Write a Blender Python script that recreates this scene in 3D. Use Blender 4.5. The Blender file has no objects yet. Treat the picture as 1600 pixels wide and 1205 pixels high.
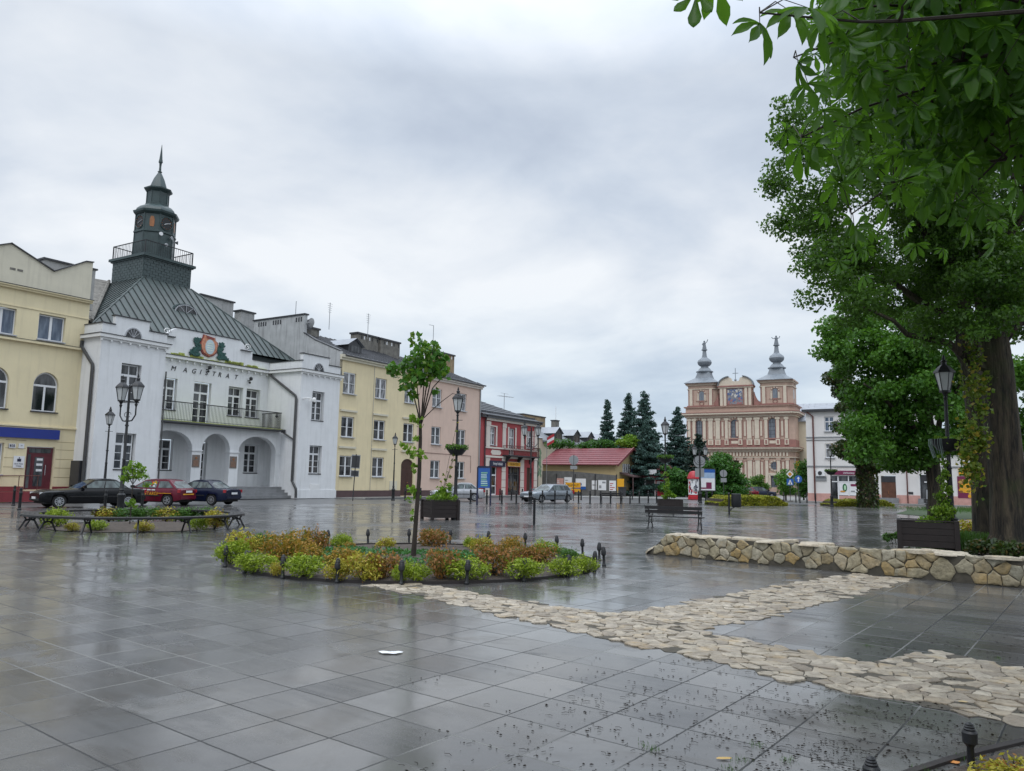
import bpy, math, random
import numpy as np
from mathutils import Vector, Matrix

random.seed(7)
rng = np.random.default_rng(11)
sc = bpy.context.scene
col = sc.collection
R = math.radians
PI = math.pi

# ---------------------------------------------------------------- camera
F = 1200.0; CX = 800.0; CY = 602.5; EYE = 1.7
PITCH = math.atan(148 / 1200.0); ROLL = 0.018
cam_d = bpy.data.cameras.new('camera')
cam = bpy.data.objects.new('camera', cam_d); col.objects.link(cam)
cam_d.sensor_width = 36.0
cam_d.lens = F / 1600.0 * 36.0
cam_d.clip_end = 6000; cam_d.clip_start = 0.05
cam.matrix_world = Matrix.Translation((0, 0, EYE)) @ Matrix.Rotation(PI / 2 + PITCH, 4, 'X') @ Matrix.Rotation(ROLL, 4, 'Z')
sc.camera = cam


def ray(px, py):
    x = (px - CX) / F; y = -(py - CY) / F
    c, s = math.cos(ROLL), math.sin(ROLL)
    xr = c * x - s * y; yr = s * x + c * y
    cp, sp = math.cos(PITCH), math.sin(PITCH)
    return (xr, cp - sp * yr, sp + cp * yr)


def gnd(px, py, z=0.0):
    d = ray(px, py); t = (z - EYE) / d[2]
    return (d[0] * t, d[1] * t)


def far(px, py, Y):
    d = ray(px, py); t = Y / d[1]
    return (d[0] * t, Y, EYE + d[2] * t)


# ---------------------------------------------------------------- mesh helpers
class MB:
    def __init__(self):
        self.v = []; self.f = []; self.m = []

    def poly(self, pts, m=0):
        i = len(self.v); self.v += [tuple(p) for p in pts]
        self.f.append(tuple(range(i, i + len(pts)))); self.m.append(m)
        return self

    def box(self, x0, y0, z0, x1, y1, z1, m=0):
        i = len(self.v)
        self.v += [(x0, y0, z0), (x1, y0, z0), (x1, y1, z0), (x0, y1, z0), (x0, y0, z1), (x1, y0, z1), (x1, y1, z1), (x0, y1, z1)]
        for q in ((0, 3, 2, 1), (4, 5, 6, 7), (0, 1, 5, 4), (1, 2, 6, 5), (2, 3, 7, 6), (3, 0, 4, 7)):
            self.f.append(tuple(i + k for k in q)); self.m.append(m)
        return self

    def obox(self, c, ax, hx, hy, hz, m=0):
        """box about centre c with x axis along ax (any direction)"""
        ax = Vector(ax).normalized()
        up = Vector((0, 0, 1)) if abs(ax.z) < .95 else Vector((1, 0, 0))
        ay = up.cross(ax).normalized(); az = ax.cross(ay)
        i = len(self.v); c = Vector(c)
        for sz in (-1, 1):
            for sx, sy in ((-1, -1), (1, -1), (1, 1), (-1, 1)):
                self.v.append(tuple(c + ax * hx * sx + ay * hy * sy + az * hz * sz))
        for q in ((0, 3, 2, 1), (4, 5, 6, 7), (0, 1, 5, 4), (1, 2, 6, 5), (2, 3, 7, 6), (3, 0, 4, 7)):
            self.f.append(tuple(i + k for k in q)); self.m.append(m)
        return self

    def prism(self, pts, y0, y1, m=0, axis='y'):
        """extrude a 2-D outline; axis y: pts are (x,z); axis x: pts are (y,z); axis z: pts are (x,y)"""
        n = len(pts); i = len(self.v)
        for t in (y0, y1):
            for a, b in pts:
                self.v.append((a, t, b) if axis == 'y' else (t, a, b) if axis == 'x' else (a, b, t))
        self.f.append(tuple(range(i, i + n))); self.m.append(m)
        self.f.append(tuple(range(i + 2 * n - 1, i + n - 1, -1))); self.m.append(m)
        for k in range(n):
            k2 = (k + 1) % n
            self.f.append((i + k, i + n + k, i + n + k2, i + k2)); self.m.append(m)
        return self

    def lathe(self, prof, n=14, c=(0, 0, 0), rot=0.0, m=0, cap=True):
        i = len(self.v)
        for r, z in prof:
            for k in range(n):
                a = rot + 2 * PI * k / n
                self.v.append((c[0] + r * math.cos(a), c[1] + r * math.sin(a), c[2] + z))
        for j in range(len(prof) - 1):
            for k in range(n):
                k2 = (k + 1) % n
                self.f.append((i + j * n + k, i + j * n + k2, i + (j + 1) * n + k2, i + (j + 1) * n + k)); self.m.append(m)
        if cap:
            self.f.append(tuple(i + k for k in range(n - 1, -1, -1))); self.m.append(m)
            self.f.append(tuple(i + (len(prof) - 1) * n + k for k in range(n))); self.m.append(m)
        return self

    def tube(self, pts, r, n=6, m=0, r2=None):
        pts = [Vector(p) for p in pts]; i = len(self.v); L = len(pts)
        prev = None
        for j, p in enumerate(pts):
            d = (pts[min(j + 1, L - 1)] - pts[max(j - 1, 0)]).normalized()
            a = prev if prev is not None else (Vector((0, 0, 1)) if abs(d.z) < .9 else Vector((1, 0, 0)))
            a = (a - d * a.dot(d)).normalized(); prev = a; b = d.cross(a)
            if isinstance(r, (list, tuple)): rr = r[j]
            else: rr = r if r2 is None else r + (r2 - r) * j / max(1, L - 1)
            for k in range(n):
                t = 2 * PI * k / n
                self.v.append(tuple(p + a * (rr * math.cos(t)) + b * (rr * math.sin(t))))
        for j in range(L - 1):
            for k in range(n):
                k2 = (k + 1) % n
                self.f.append((i + j * n + k, i + j * n + k2, i + (j + 1) * n + k2, i + (j + 1) * n + k)); self.m.append(m)
        self.f.append(tuple(i + k for k in range(n - 1, -1, -1))); self.m.append(m)
        self.f.append(tuple(i + (L - 1) * n + k for k in range(n))); self.m.append(m)
        return self

    def ball(self, c, r, m=0, n=8, sz=1.0):
        prof = [(r * math.sin(PI * k / 6), -r * sz * math.cos(PI * k / 6)) for k in range(7)]
        prof[0] = (r * .05, prof[0][1]); prof[-1] = (r * .05, prof[-1][1])
        return self.lathe(prof, n, c, m=m)

    def add(self, vs, fs, m=0):
        i = len(self.v); self.v += [tuple(p) for p in vs]
        for q in fs: self.f.append(tuple(i + k for k in q)); self.m.append(m)
        return self

    def mesh(self, name, mats, smooth=True):
        me = bpy.data.meshes.new(name)
        me.from_pydata(self.v, [], self.f)
        if not isinstance(mats, (list, tuple)): mats = [mats]
        for mt in mats: me.materials.append(mt)
        if len(mats) > 1: me.polygons.foreach_set('material_index', self.m)
        if smooth:
            me.polygons.foreach_set('use_smooth', [True] * len(self.f))
            me.set_sharp_from_angle(angle=R(32))
        me.update()
        return me

    def build(self, name, mats, parent=None, smooth=True, loc=None, rotz=0.0, label=None):
        return link(name, self.mesh(name, mats, smooth), parent, loc, rotz, label)


def link(name, me, parent=None, loc=None, rotz=0.0, label=None):
    o = bpy.data.objects.new(name, me); col.objects.link(o)
    if loc is not None: o.location = loc
    if rotz: o.rotation_euler = (0, 0, rotz)
    if parent is not None: o.parent = parent
    if label: o['label'] = label
    return o


def tag(o, label, cat, group=None):
    o['label'] = label; o['category'] = cat
    if group: o['group'] = group
    return o


def thing(name, label, cat, loc=(0, 0, 0), rotz=0.0, group=None):
    o = bpy.data.objects.new(name, None); col.objects.link(o)
    o.location = loc; o.rotation_euler = (0, 0, rotz); o.empty_display_size = .3
    return tag(o, label, cat, group)


def struct(o, kind='structure'):
    o['kind'] = kind
    return o


def dup(root, loc, rotz=0.0, scale=None, label=None):
    r = root.copy(); col.objects.link(r); r.location = loc; r.rotation_euler = (0, 0, rotz)
    if scale is not None: r.scale = scale if hasattr(scale, '__len__') else (scale,) * 3
    if label: r['label'] = label
    for ch in list(root.children):
        c = ch.copy(); col.objects.link(c); c.parent = r
        for g in ch.children:
            d = g.copy(); col.objects.link(d); d.parent = c
    return r


def arr_mesh(name, verts, faces_flat, nper, mats, smooth=False):
    """fast mesh: verts (N,3) array, faces as flat index array with nper corners each"""
    me = bpy.data.meshes.new(name)
    nf = len(faces_flat) // nper
    me.vertices.add(len(verts)); me.vertices.foreach_set('co', np.asarray(verts, dtype=np.float32).ravel())
    me.loops.add(len(faces_flat)); me.loops.foreach_set('vertex_index', np.asarray(faces_flat, dtype=np.int32))
    me.polygons.add(nf)
    me.polygons.foreach_set('loop_start', np.arange(0, nf * nper, nper, dtype=np.int32))
    if not isinstance(mats, (list, tuple)): mats = [mats]
    for mt in mats: me.materials.append(mt)
    me.update(calc_edges=True); me.validate()
    if smooth: me.polygons.foreach_set('use_smooth', [True] * nf)
    return me


# ---------------------------------------------------------------- materials
def nodes(name):
    m = bpy.data.materials.new(name); m.use_nodes = True
    nt = m.node_tree
    return m, nt, nt.nodes['Principled BSDF'], nt.nodes['Material Output']


def N(nt, t, **kw):
    n = nt.nodes.new(t)
    for k, v in kw.items():
        if k in n.inputs: n.inputs[k].default_value = v
        else: setattr(n, k, v)
    return n


def math_(nt, op, a, b=None, c=None, clamp=False):
    n = nt.nodes.new('ShaderNodeMath'); n.operation = op; n.use_clamp = clamp
    for i, x in enumerate((a, b, c)):
        if x is None: continue
        if isinstance(x, (int, float)): n.inputs[i].default_value = x
        else: nt.links.new(x, n.inputs[i])
    return n.outputs[0]


def mix_(nt, fac, a, b, blend='MIX'):
    n = nt.nodes.new('ShaderNodeMix'); n.data_type = 'RGBA'; n.blend_type = blend
    for i, x in ((0, fac), (6, a), (7, b)):
        if isinstance(x, (int, float)): n.inputs[i].default_value = x
        elif isinstance(x, tuple): n.inputs[i].default_value = (*x, 1) if len(x) == 3 else x
        else: nt.links.new(x, n.inputs[i])
    return n.outputs[2]


def ramp_(nt, fac, stops):
    n = nt.nodes.new('ShaderNodeValToRGB')
    e = n.color_ramp.elements
    while len(e) < len(stops): e.new(0.5)
    for k, (p, c) in enumerate(stops):
        e[k].position = p
        e[k].color = (c, c, c, 1) if isinstance(c, (int, float)) else (*c, 1)
    nt.links.new(fac, n.inputs[0])
    return n.outputs[0]


def noise_(nt, vec, scale, detail=4, rough=.55, dist=0.0, out=0):
    n = nt.nodes.new('ShaderNodeTexNoise')
    n.inputs['Scale'].default_value = scale; n.inputs['Detail'].default_value = detail
    n.inputs['Roughness'].default_value = rough; n.inputs['Distortion'].default_value = dist
    if vec is not None: nt.links.new(vec, n.inputs['Vector'])
    return n.outputs[out]


def coords(nt, kind='Object'):
    return nt.nodes.new('ShaderNodeTexCoord').outputs[kind]


def mapped(nt, vec, scale=(1, 1, 1), rot=(0, 0, 0), loc=(0, 0, 0)):
    n = nt.nodes.new('ShaderNodeMapping')
    n.inputs['Scale'].default_value = scale; n.inputs['Rotation'].default_value = rot; n.inputs['Location'].default_value = loc
    nt.links.new(vec, n.inputs['Vector'])
    return n.outputs[0]


def bump_(nt, h, strength=.3, dist=.02):
    n = nt.nodes.new('ShaderNodeBump'); n.inputs['Strength'].default_value = strength; n.inputs['Distance'].default_value = dist
    nt.links.new(h, n.inputs['Height'])
    return n.outputs[0]


def mat(name, c, rough=.6, var=.12, scale=3.0, metal=0.0, bump=0.0, bscale=40.0, streak=0.0, spec=None, dirt=None, coat=0.0):
    m, nt, b, o = nodes(name)
    v = coords(nt)
    n1 = noise_(nt, v, scale, 5, .6)
    lo = tuple(x * (1 - var) for x in c); hi = tuple(min(1, x * (1 + var)) for x in c)
    cc = mix_(nt, ramp_(nt, n1, [(.3, 0.0), (.7, 1.0)]), lo, hi)
    if streak:
        s = noise_(nt, mapped(nt, v, (2.2, 2.2, .16)), 1.6, 5, .62)
        d = dirt or tuple(x * .45 for x in c)
        cc = mix_(nt, math_(nt, 'MULTIPLY', ramp_(nt, s, [(.52, 0.0), (.78, 1.0)]), streak), cc, d)
    nt.links.new(cc, b.inputs['Base Color'])
    rr = math_(nt, 'MULTIPLY_ADD', n1, .18, rough - .09, clamp=True)
    nt.links.new(rr, b.inputs['Roughness'])
    b.inputs['Metallic'].default_value = metal
    if spec is not None: b.inputs['Specular IOR Level'].default_value = spec
    if coat: b.inputs['Coat Weight'].default_value = coat; b.inputs['Coat Roughness'].default_value = .06
    if bump:
        nt.links.new(bump_(nt, noise_(nt, v, bscale, 4, .6), bump, .02), b.inputs['Normal'])
    return m


def leaf_mat(name, c1, c2, c3=None, trans=.35, rough=.45, cscale=.5, tcol=(.17, .36, .025)):
    """leaf colour varies per leaf and, in drifts, through the crown"""
    m, nt, b, o = nodes(name)
    g = nt.nodes.new('ShaderNodeNewGeometry')
    rnd = g.outputs['Random Per Island']
    cl = noise_(nt, coords(nt), cscale, 3, .5)
    f = math_(nt, 'ADD', math_(nt, 'MULTIPLY', rnd, .6), math_(nt, 'MULTIPLY_ADD', cl, 1.2, -.4), clamp=True)
    cc = mix_(nt, f, c1, c2)
    if c3 is not None:
        k = ramp_(nt, math_(nt, 'FRACT', math_(nt, 'MULTIPLY', rnd, 17.3)), [(.80, 0.0), (.86, 1.0)])
        cc = mix_(nt, k, cc, c3)
    nt.links.new(cc, b.inputs['Base Color'])
    b.inputs['Roughness'].default_value = rough
    b.inputs['Specular IOR Level'].default_value = .35
    t = nt.nodes.new('ShaderNodeBsdfTranslucent')
    nt.links.new(mix_(nt, .5, cc, tcol), t.inputs['Color'])
    mx = nt.nodes.new('ShaderNodeMixShader'); mx.inputs[0].default_value = trans
    nt.links.new(b.outputs[0], mx.inputs[1]); nt.links.new(t.outputs[0], mx.inputs[2])
    nt.links.new(mx.outputs[0], o.inputs['Surface'])
    return m


def bark_mat(name, c, c2, moss):
    m, nt, b, o = nodes(name)
    v = coords(nt)
    r = noise_(nt, mapped(nt, v, (5.5, 5.5, .55)), 1.6, 6, .62, .6)
    r2 = noise_(nt, mapped(nt, v, (16, 16, 3)), 1.3, 5, .6, .3)
    h = math_(nt, 'ADD', r, math_(nt, 'MULTIPLY', r2, .45))
    cc = mix_(nt, ramp_(nt, h, [(.60, 0.0), (.88, 1.0)]), c, c2)  # relief shading put into colour: furrows darkened, ridges lightened
    mo_ = noise_(nt, v, .9, 4, .6)
    cc = mix_(nt, math_(nt, 'MULTIPLY', ramp_(nt, mo_, [(.48, 0.0), (.66, 1.0)]), .65), cc, moss)
    nt.links.new(cc, b.inputs['Base Color']); b.inputs['Roughness'].default_value = .85
    nt.links.new(bump_(nt, h, 1.0, .09), b.inputs['Normal'])
    return m


def glass_mat(name, c, c2, scale=1.3, rough=.06):
    """window glass over a dim room with curtains: dark, glossy"""
    m, nt, b, o = nodes(name)
    v = nt.nodes.new('ShaderNodeNewGeometry').outputs['Position']
    n1 = noise_(nt, mapped(nt, v, (2.6, 2.6, .6)), scale, 3, .5)
    nt.links.new(mix_(nt, ramp_(nt, n1, [(.42, 0.0), (.6, 1.0)]), c, c2), b.inputs['Base Color'])
    b.inputs['Roughness'].default_value = rough
    b.inputs['Specular IOR Level'].default_value = .6
    return m


M = {}
M['white'] = mat('white_plaster', (.72, .73, .735), .75, .05, 1.2, bump=.15, bscale=60, streak=.42, dirt=(.44, .45, .44))
M['white_trim'] = mat('white_trim', (.74, .74, .73), .7, .05, 2, bump=.08)
M['oldwhite'] = mat('weathered_plaster', (.44, .45, .45), .8, .14, 1.1, bump=.2, bscale=25, streak=.75, dirt=(.09, .09, .09))
M['cream'] = mat('yellow_plaster', (.74, .645, .42), .8, .05, .9, bump=.15, bscale=50, streak=.5, dirt=(.52, .44, .29))
M['cream_pale'] = mat('pale_plaster', (.62, .58, .46), .8, .06, 1.1, bump=.15, bscale=50, streak=.3, dirt=(.34, .31, .25))
M['yellow'] = mat('warm_yellow_plaster', (.73, .625, .40), .8, .05, .9, bump=.12, bscale=50, streak=.5, dirt=(.50, .41, .26))
M['pink'] = mat('peach_plaster', (.66, .49, .40), .8, .05, .9, bump=.12, bscale=50, streak=.5, dirt=(.47, .34, .27))
M['plinth'] = mat('brown_plinth', (.085, .05, .05), .6, .12, 2)
M['redplinth'] = mat('red_plinth', (.20, .028, .035), .55, .12, 2)
M['red'] = mat('red_plaster', (.36, .06, .065), .75, .08, 1.2, bump=.1, streak=.2, dirt=(.2, .03, .035))
M['redtrim'] = mat('pale_stone_trim', (.64, .58, .52), .75, .06, 2, streak=.15)
M['black'] = mat('black_iron', (.010, .011, .013), .45, .2, 8, metal=.0, bump=.05)
M['dkmetal'] = mat('dark_sheet_metal', (.035, .036, .04), .4, .2, 3)
M['pipe'] = mat('dark_downpipe', (.05, .05, .05), .45, .2, 3)
M['brownpipe'] = mat('brown_downpipe', (.11, .035, .03), .45, .15, 3)
M['frame'] = mat('white_window_frame', (.72, .73, .74), .4, .03, 5)
M['greyframe'] = mat('grey_window_frame', (.42, .43, .45), .45, .04, 5)
M['glass'] = glass_mat('window_glass', (.008, .010, .013), (.085, .088, .092), 1.0)
M['glass2'] = glass_mat('curtained_glass', (.05, .05, .055), (.30, .30, .31), 2.2)
M['glassblue'] = glass_mat('blue_window_glass', (.05, .075, .12), (.14, .18, .24))
M['wood'] = mat('dark_wood', (.055, .022, .014), .55, .25, 3, bump=.2, bscale=20)
M['doorred'] = mat('maroon_door', (.10, .012, .02), .35, .15, 3)
M['copper'] = mat('patinated_copper', (.048, .066, .063), .45, .38, .45, streak=.55, dirt=(.085, .125, .11), bump=.08, bscale=9)
M['seam'] = mat('copper_seam', (.022, .030, .029), .5, .3, 3)
M['slate'] = mat('green_slate', (.050, .072, .072), .5, .25, 6, bump=.15, bscale=30)
M['towercu'] = mat('dark_copper', (.035, .058, .058), .42, .25, 2, streak=.35, dirt=(.06, .09, .09))
M['gold'] = mat('gilded_metal', (.30, .12, .045), .4, .15, 4)
M['tin'] = mat('dark_tin_roof', (.055, .058, .065), .38, .35, 1.6, streak=.3, dirt=(.12, .12, .12), bump=.1, bscale=10)
M['tinlight'] = mat('grey_tin_roof', (.30, .32, .35), .42, .15, 1.2)
M['chim'] = mat('sooty_chimney', (.17, .16, .14), .85, .35, 2.5, bump=.3, bscale=20, streak=.5, dirt=(.05, .05, .05))
M['chimpale'] = mat('grey_chimney', (.36, .36, .35), .8, .2, 2, bump=.2, bscale=20, streak=.6, dirt=(.12, .12, .12))
M['chimtan'] = mat('tan_chimney', (.30, .22, .13), .85, .3, 2, bump=.3, streak=.5, dirt=(.09, .07, .05))
M['stone'] = mat('step_stone', (.20, .205, .21), .5, .15, 3, bump=.1)
M['moss'] = mat('mossy_ledge', (.36, .40, .10), .9, .3, 5, bump=.3)
M['bluesign'] = mat('blue_sign', (.012, .030, .22), .35, .08, 2)
M['navysign'] = mat('navy_sign', (.012, .014, .045), .35, .08, 2)
M['whitesign'] = mat('white_sign', (.72, .73, .74), .4, .04, 4)
M['yellowsign'] = mat('yellow_sign', (.72, .36, .02), .4, .06, 4)
M['orangesign'] = mat('orange_sign', (.55, .24, .02), .4, .06, 4)
M['redsign'] = mat('red_sign', (.42, .02, .03), .4, .06, 4)
M['greysign'] = mat('sign_back', (.30, .31, .32), .4, .08, 4, metal=.3)
M['burgundy'] = mat('burgundy_sign', (.17, .018, .065), .4, .06, 4)
M['roadblue'] = mat('road_sign_blue', (.02, .10, .36), .35, .05, 4)
M['plaque'] = mat('bronze_plaque', (.17, .14, .12), .45, .35, 12)
M['chsal'] = mat('church_salmon', (.47, .335, .262), .85, .10, 1.2, bump=.1, streak=.25, dirt=(.28, .16, .12))  # church wall tones paled and desaturated in place of distance haze
M['chcream'] = mat('church_cream', (.62, .54, .43), .85, .08, 1.4, streak=.22, dirt=(.36, .27, .19))
M['chred'] = mat('church_red_edge', (.30, .15, .125), .85, .12, 1.5)
M['chgrey'] = mat('church_lead_roof', (.20, .225, .25), .45, .15, 1.0, streak=.3, dirt=(.11, .12, .13))
M['chglass'] = glass_mat('church_glass', (.13, .15, .18), (.20, .22, .25))
M['redroof'] = mat('red_tile_roof', (.19, .048, .055), .5, .16, 1.2, streak=.2)
M['tan'] = mat('tan_shop_wall', (.46, .36, .19), .8, .06, 1.2, streak=.2)
M['fencegrey'] = mat('grey_fence_boards', (.12, .12, .115), .7, .25, 2.5, streak=.4, dirt=(.05, .05, .05))
M['shopwhite'] = mat('offwhite_plaster', (.70, .68, .66), .8, .04, 1, bump=.1, streak=.14, dirt=(.42, .40, .38))
M['pinkplinth'] = mat('pink_plinth', (.52, .29, .25), .75, .14, 2, streak=.25)
M['beige'] = mat('beige_plaster', (.56, .50, .38), .85, .05, 1.0, streak=.15)
M['rubber'] = mat('tyre_rubber', (.012, .012, .013), .8, .15, 8)
M['alloy'] = mat('alloy_rim', (.48, .49, .51), .3, .06, 6, metal=.7)
M['planter'] = mat('planter_board', (.016, .010, .009), .6, .25, 6, bump=.12, bscale=22)
M['benchwood'] = mat('wet_bench_wood', (.010, .009, .010), .5, .25, 6, bump=.08)
M['lampglass'] = mat('lantern_glass', (.50, .52, .52), .18, .06, 4)
M['bark'] = bark_mat('tree_bark', (.006, .005, .003), (.070, .054, .034), (.040, .050, .014))
M['twig'] = mat('dark_twig', (.030, .022, .016), .8, .3, 8, bump=.3)
M['soil'] = mat('garden_soil', (.062, .048, .038), .9, .45, 9, bump=1.0, bscale=30)
M['asphalt'] = mat('wet_asphalt', (.10, .10, .10), .32, .2, .5, bump=.15, bscale=60)
M['pavement'] = mat('pavement_concrete', (.22, .22, .21), .45, .15, .8, bump=.1, bscale=20)
M['kerb'] = mat('kerb_stone', (.14, .14, .14), .5, .2, 2)
M['darkkerb'] = mat('bed_edging', (.022, .017, .016), .55, .3, 4)
M['paper'] = mat('white_litter', (.70, .71, .72), .5, .08, 30)
M['debris'] = mat('fallen_debris', (.014, .010, .007), .95, .5, 30, spec=.05)
M['skin_stone'] = mat('statue_zinc', (.16, .18, .20), .5, .15, 3)
# ---------------------------------------------------------------- wet slab paving
TH = R(37.8); TS = 0.575


def slab_material():
    m, nt, b, o = nodes('wet_stone_slabs')
    v = coords(nt)
    tv = mapped(nt, v, (1 / TS, 1 / TS, 1), (0, 0, TH), (4.15 / TS, -2.90 / TS, 0))
    wob = nt.nodes.new('ShaderNodeVectorMath'); wob.operation = 'MULTIPLY_ADD'; wob.inputs[1].default_value = (.022, .022, 0)
    nt.links.new(noise_(nt, tv, 5.5, 4, .7, 0, 1), wob.inputs[0]); nt.links.new(tv, wob.inputs[2])
    br = nt.nodes.new('ShaderNodeTexBrick')
    br.offset = 0.0; br.squash = 1.0
    br.inputs['Scale'].default_value = 1.0; br.inputs['Mortar Size'].default_value = .0135
    br.inputs['Mortar Smooth'].default_value = .15; br.inputs['Brick Width'].default_value = 1.0; br.inputs['Row Height'].default_value = 1.0
    br.inputs['Bias'].default_value = 0
    nt.links.new(wob.outputs[0], br.inputs['Vector'])
    mort = br.outputs['Fac']
    fl = nt.nodes.new('ShaderNodeVectorMath'); fl.operation = 'FLOOR'; nt.links.new(tv, fl.inputs[0])
    wn = nt.nodes.new('ShaderNodeTexWhiteNoise'); wn.noise_dimensions = '2D'; nt.links.new(fl.outputs[0], wn.inputs['Vector'])
    tile = wn.outputs['Value']
    big = noise_(nt, v, .16, 4, .55, .3)
    mid = noise_(nt, v, 1.1, 5, .6, .4)
    fine = noise_(nt, v, 55, 3, .6)
    # brushed streaks that run along one slab direction
    st = noise_(nt, mapped(nt, tv, (.5, 9, 1)), 1.0, 3, .55)
    base = mix_(nt, tile, (.050, .050, .051), (.118, .117, .115))
    base = mix_(nt, math_(nt, 'MULTIPLY', ramp_(nt, mid, [(.35, 0.0), (.75, 1.0)]), .45), base, (.165, .158, .146))
    base = mix_(nt, math_(nt, 'MULTIPLY', ramp_(nt, fine, [(.55, 0.0), (.75, 1.0)]), .25), base, (.19, .19, .19))
    stain = noise_(nt, v, .55, 6, .68, .6)
    base = mix_(nt, math_(nt, 'MULTIPLY', ramp_(nt, stain, [(.52, 0.0), (.68, 1.0)]), .65), base, (.052, .044, .034))
    light_joint = ramp_(nt, noise_(nt, v, .35, 2, .5), [(.50, 0.0), (.58, 1.0)])
    jc = mix_(nt, light_joint, (.012, .012, .012), (.15, .15, .14))
    base = mix_(nt, mort, base, jc)
    nt.links.new(base, b.inputs['Base Color'])
    # standing water: broad patches, pulled about by the slab each lies on
    w = math_(nt, 'ADD', math_(nt, 'MULTIPLY', big, .62), math_(nt, 'MULTIPLY', mid, .30))
    w = math_(nt, 'ADD', w, math_(nt, 'MULTIPLY', tile, .14))
    wet = ramp_(nt, w, [(.36, 0.0), (.60, 1.0)])
    rgh = math_(nt, 'ADD', math_(nt, 'MULTIPLY_ADD', tile, .14, .20), math_(nt, 'MULTIPLY', ramp_(nt, st, [(.4, 0.0), (.75, 1.0)]), .16))
    inv = math_(nt, 'SUBTRACT', 1.0, wet)
    rr = math_(nt, 'MULTIPLY_ADD', rgh, inv, math_(nt, 'MULTIPLY', wet, .095))
    rr = math_(nt, 'ADD', rr, math_(nt, 'MULTIPLY', mort, .3), clamp=True)
    # drier, dull patches that keep to no slab
    dry = ramp_(nt, noise_(nt, mapped(nt, tv, (.34, .62, 1)), 1.0, 6, .62, .35), [(.56, 0.0), (.68, 1.0)])
    rr = math_(nt, 'ADD', rr, math_(nt, 'MULTIPLY', dry, .30), clamp=True)
    nt.links.new(rr, b.inputs['Roughness'])
    b.inputs['IOR'].default_value = 1.5
    h = math_(nt, 'ADD', math_(nt, 'MULTIPLY', fine, .10), math_(nt, 'MULTIPLY', st, .5))
    h = math_(nt, 'MULTIPLY', h, math_(nt, 'MULTIPLY_ADD', inv, .9, .1))
    h = math_(nt, 'SUBTRACT', h, math_(nt, 'MULTIPLY', mort, 1.2))
    bn = nt.nodes.new('ShaderNodeBump'); bn.inputs['Strength'].default_value = .22; bn.inputs['Distance'].default_value = .004
    nt.links.new(h, bn.inputs['Height'])
    # each slab is laid a touch out of level
    sub = nt.nodes.new('ShaderNodeVectorMath'); sub.operation = 'SUBTRACT'; sub.inputs[1].default_value = (.5, .5, .5)
    nt.links.new(wn.outputs['Color'], sub.inputs[0])
    scl = nt.nodes.new('ShaderNodeVectorMath'); scl.operation = 'MULTIPLY'; scl.inputs[1].default_value = (.020, .020, 0)
    nt.links.new(sub.outputs[0], scl.inputs[0])
    add = nt.nodes.new('ShaderNodeVectorMath'); add.operation = 'ADD'
    nt.links.new(bn.outputs[0], add.inputs[0]); nt.links.new(scl.outputs[0], add.inputs[1])
    nm = nt.nodes.new('ShaderNodeVectorMath'); nm.operation = 'NORMALIZE'; nt.links.new(add.outputs[0], nm.inputs[0])
    nt.links.new(nm.outputs[0], b.inputs['Normal'])
    return m


M['slabs'] = slab_material()


def rock_material(name, pal, rough=.55, bs=.7):
    m, nt, b, o = nodes(name)
    v = coords(nt)
    rnd = nt.nodes.new('ShaderNodeNewGeometry').outputs['Random Per Island']
    cc = ramp_(nt, rnd, [(i / (len(pal) - 1), c) for i, c in enumerate(pal)])
    n1 = noise_(nt, v, 9, 6, .65)
    cc = mix_(nt, math_(nt, 'MULTIPLY', ramp_(nt, n1, [(.38, 1.0), (.62, 0.0)]), .6), cc, tuple(x * .40 for x in pal[0]))
    n2 = noise_(nt, v, 3.2, 4, .6)
    cc = mix_(nt, math_(nt, 'MULTIPLY', ramp_(nt, n2, [(.55, 0.0), (.72, 1.0)]), .35), cc, (.50, .32, .10))
    nt.links.new(cc, b.inputs['Base Color'])
    b.inputs['Roughness'].default_value = rough
    h = math_(nt, 'ADD', noise_(nt, v, 22, 5, .65), math_(nt, 'MULTIPLY', noise_(nt, v, 7, 3, .5), 1.5))
    nt.links.new(bump_(nt, h, bs, .02), b.inputs['Normal'])
    return m


M['paverock'] = rock_material('rough_limestone_paving', [(.36, .30, .22), (.46, .40, .31), (.24, .195, .145), (.52, .455, .36), (.32, .255, .175)], .5, 1.0)
M['wallrock'] = rock_material('limestone_wall_stone', [(.36, .31, .20), (.42, .36, .24), (.33, .31, .24), (.40, .27, .10), (.46, .42, .33), (.38, .33, .22)], .6, 1.0)
M['caprock'] = rock_material('limestone_cap', [(.52, .44, .32), (.46, .40, .30), (.56, .49, .38)], .5)
M['mortar'] = mat('dark_mortar', (.075, .066, .05), .9, .3, 8, bump=.4)

# bare ground to the horizon (road surface), plaza on top of it
gb = MB(); gb.poly([(-2500, -800, -.05), (2500, -800, -.05), (2500, 3500, -.05), (-2500, 3500, -.05)])
struct(gb.build('ground', M['asphalt']))
pz = MB(); pz.poly([(-60, -25, 0), (70, -25, 0), (70, 70.5, 0), (21, 70.5, 0), (-2.2, 57.5, 0), (-34, 27.5, 0), (-60, 12, 0)])
struct(pz.build('plaza', M['slabs']))


# ---------------------------------------------------------------- irregular stones (Voronoi cells)
def clip(poly, p, n):
    out = []
    for i in range(len(poly)):
        a = poly[i]; b = poly[(i + 1) % len(poly)]
        da = (a[0] - p[0]) * n[0] + (a[1] - p[1]) * n[1]; db = (b[0] - p[0]) * n[0] + (b[1] - p[1]) * n[1]
        if da <= 0: out.append(a)
        if da * db < 0:
            t = da / (da - db); out.append((a[0] + (b[0] - a[0]) * t, a[1] + (b[1] - a[1]) * t))
    return out


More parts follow.
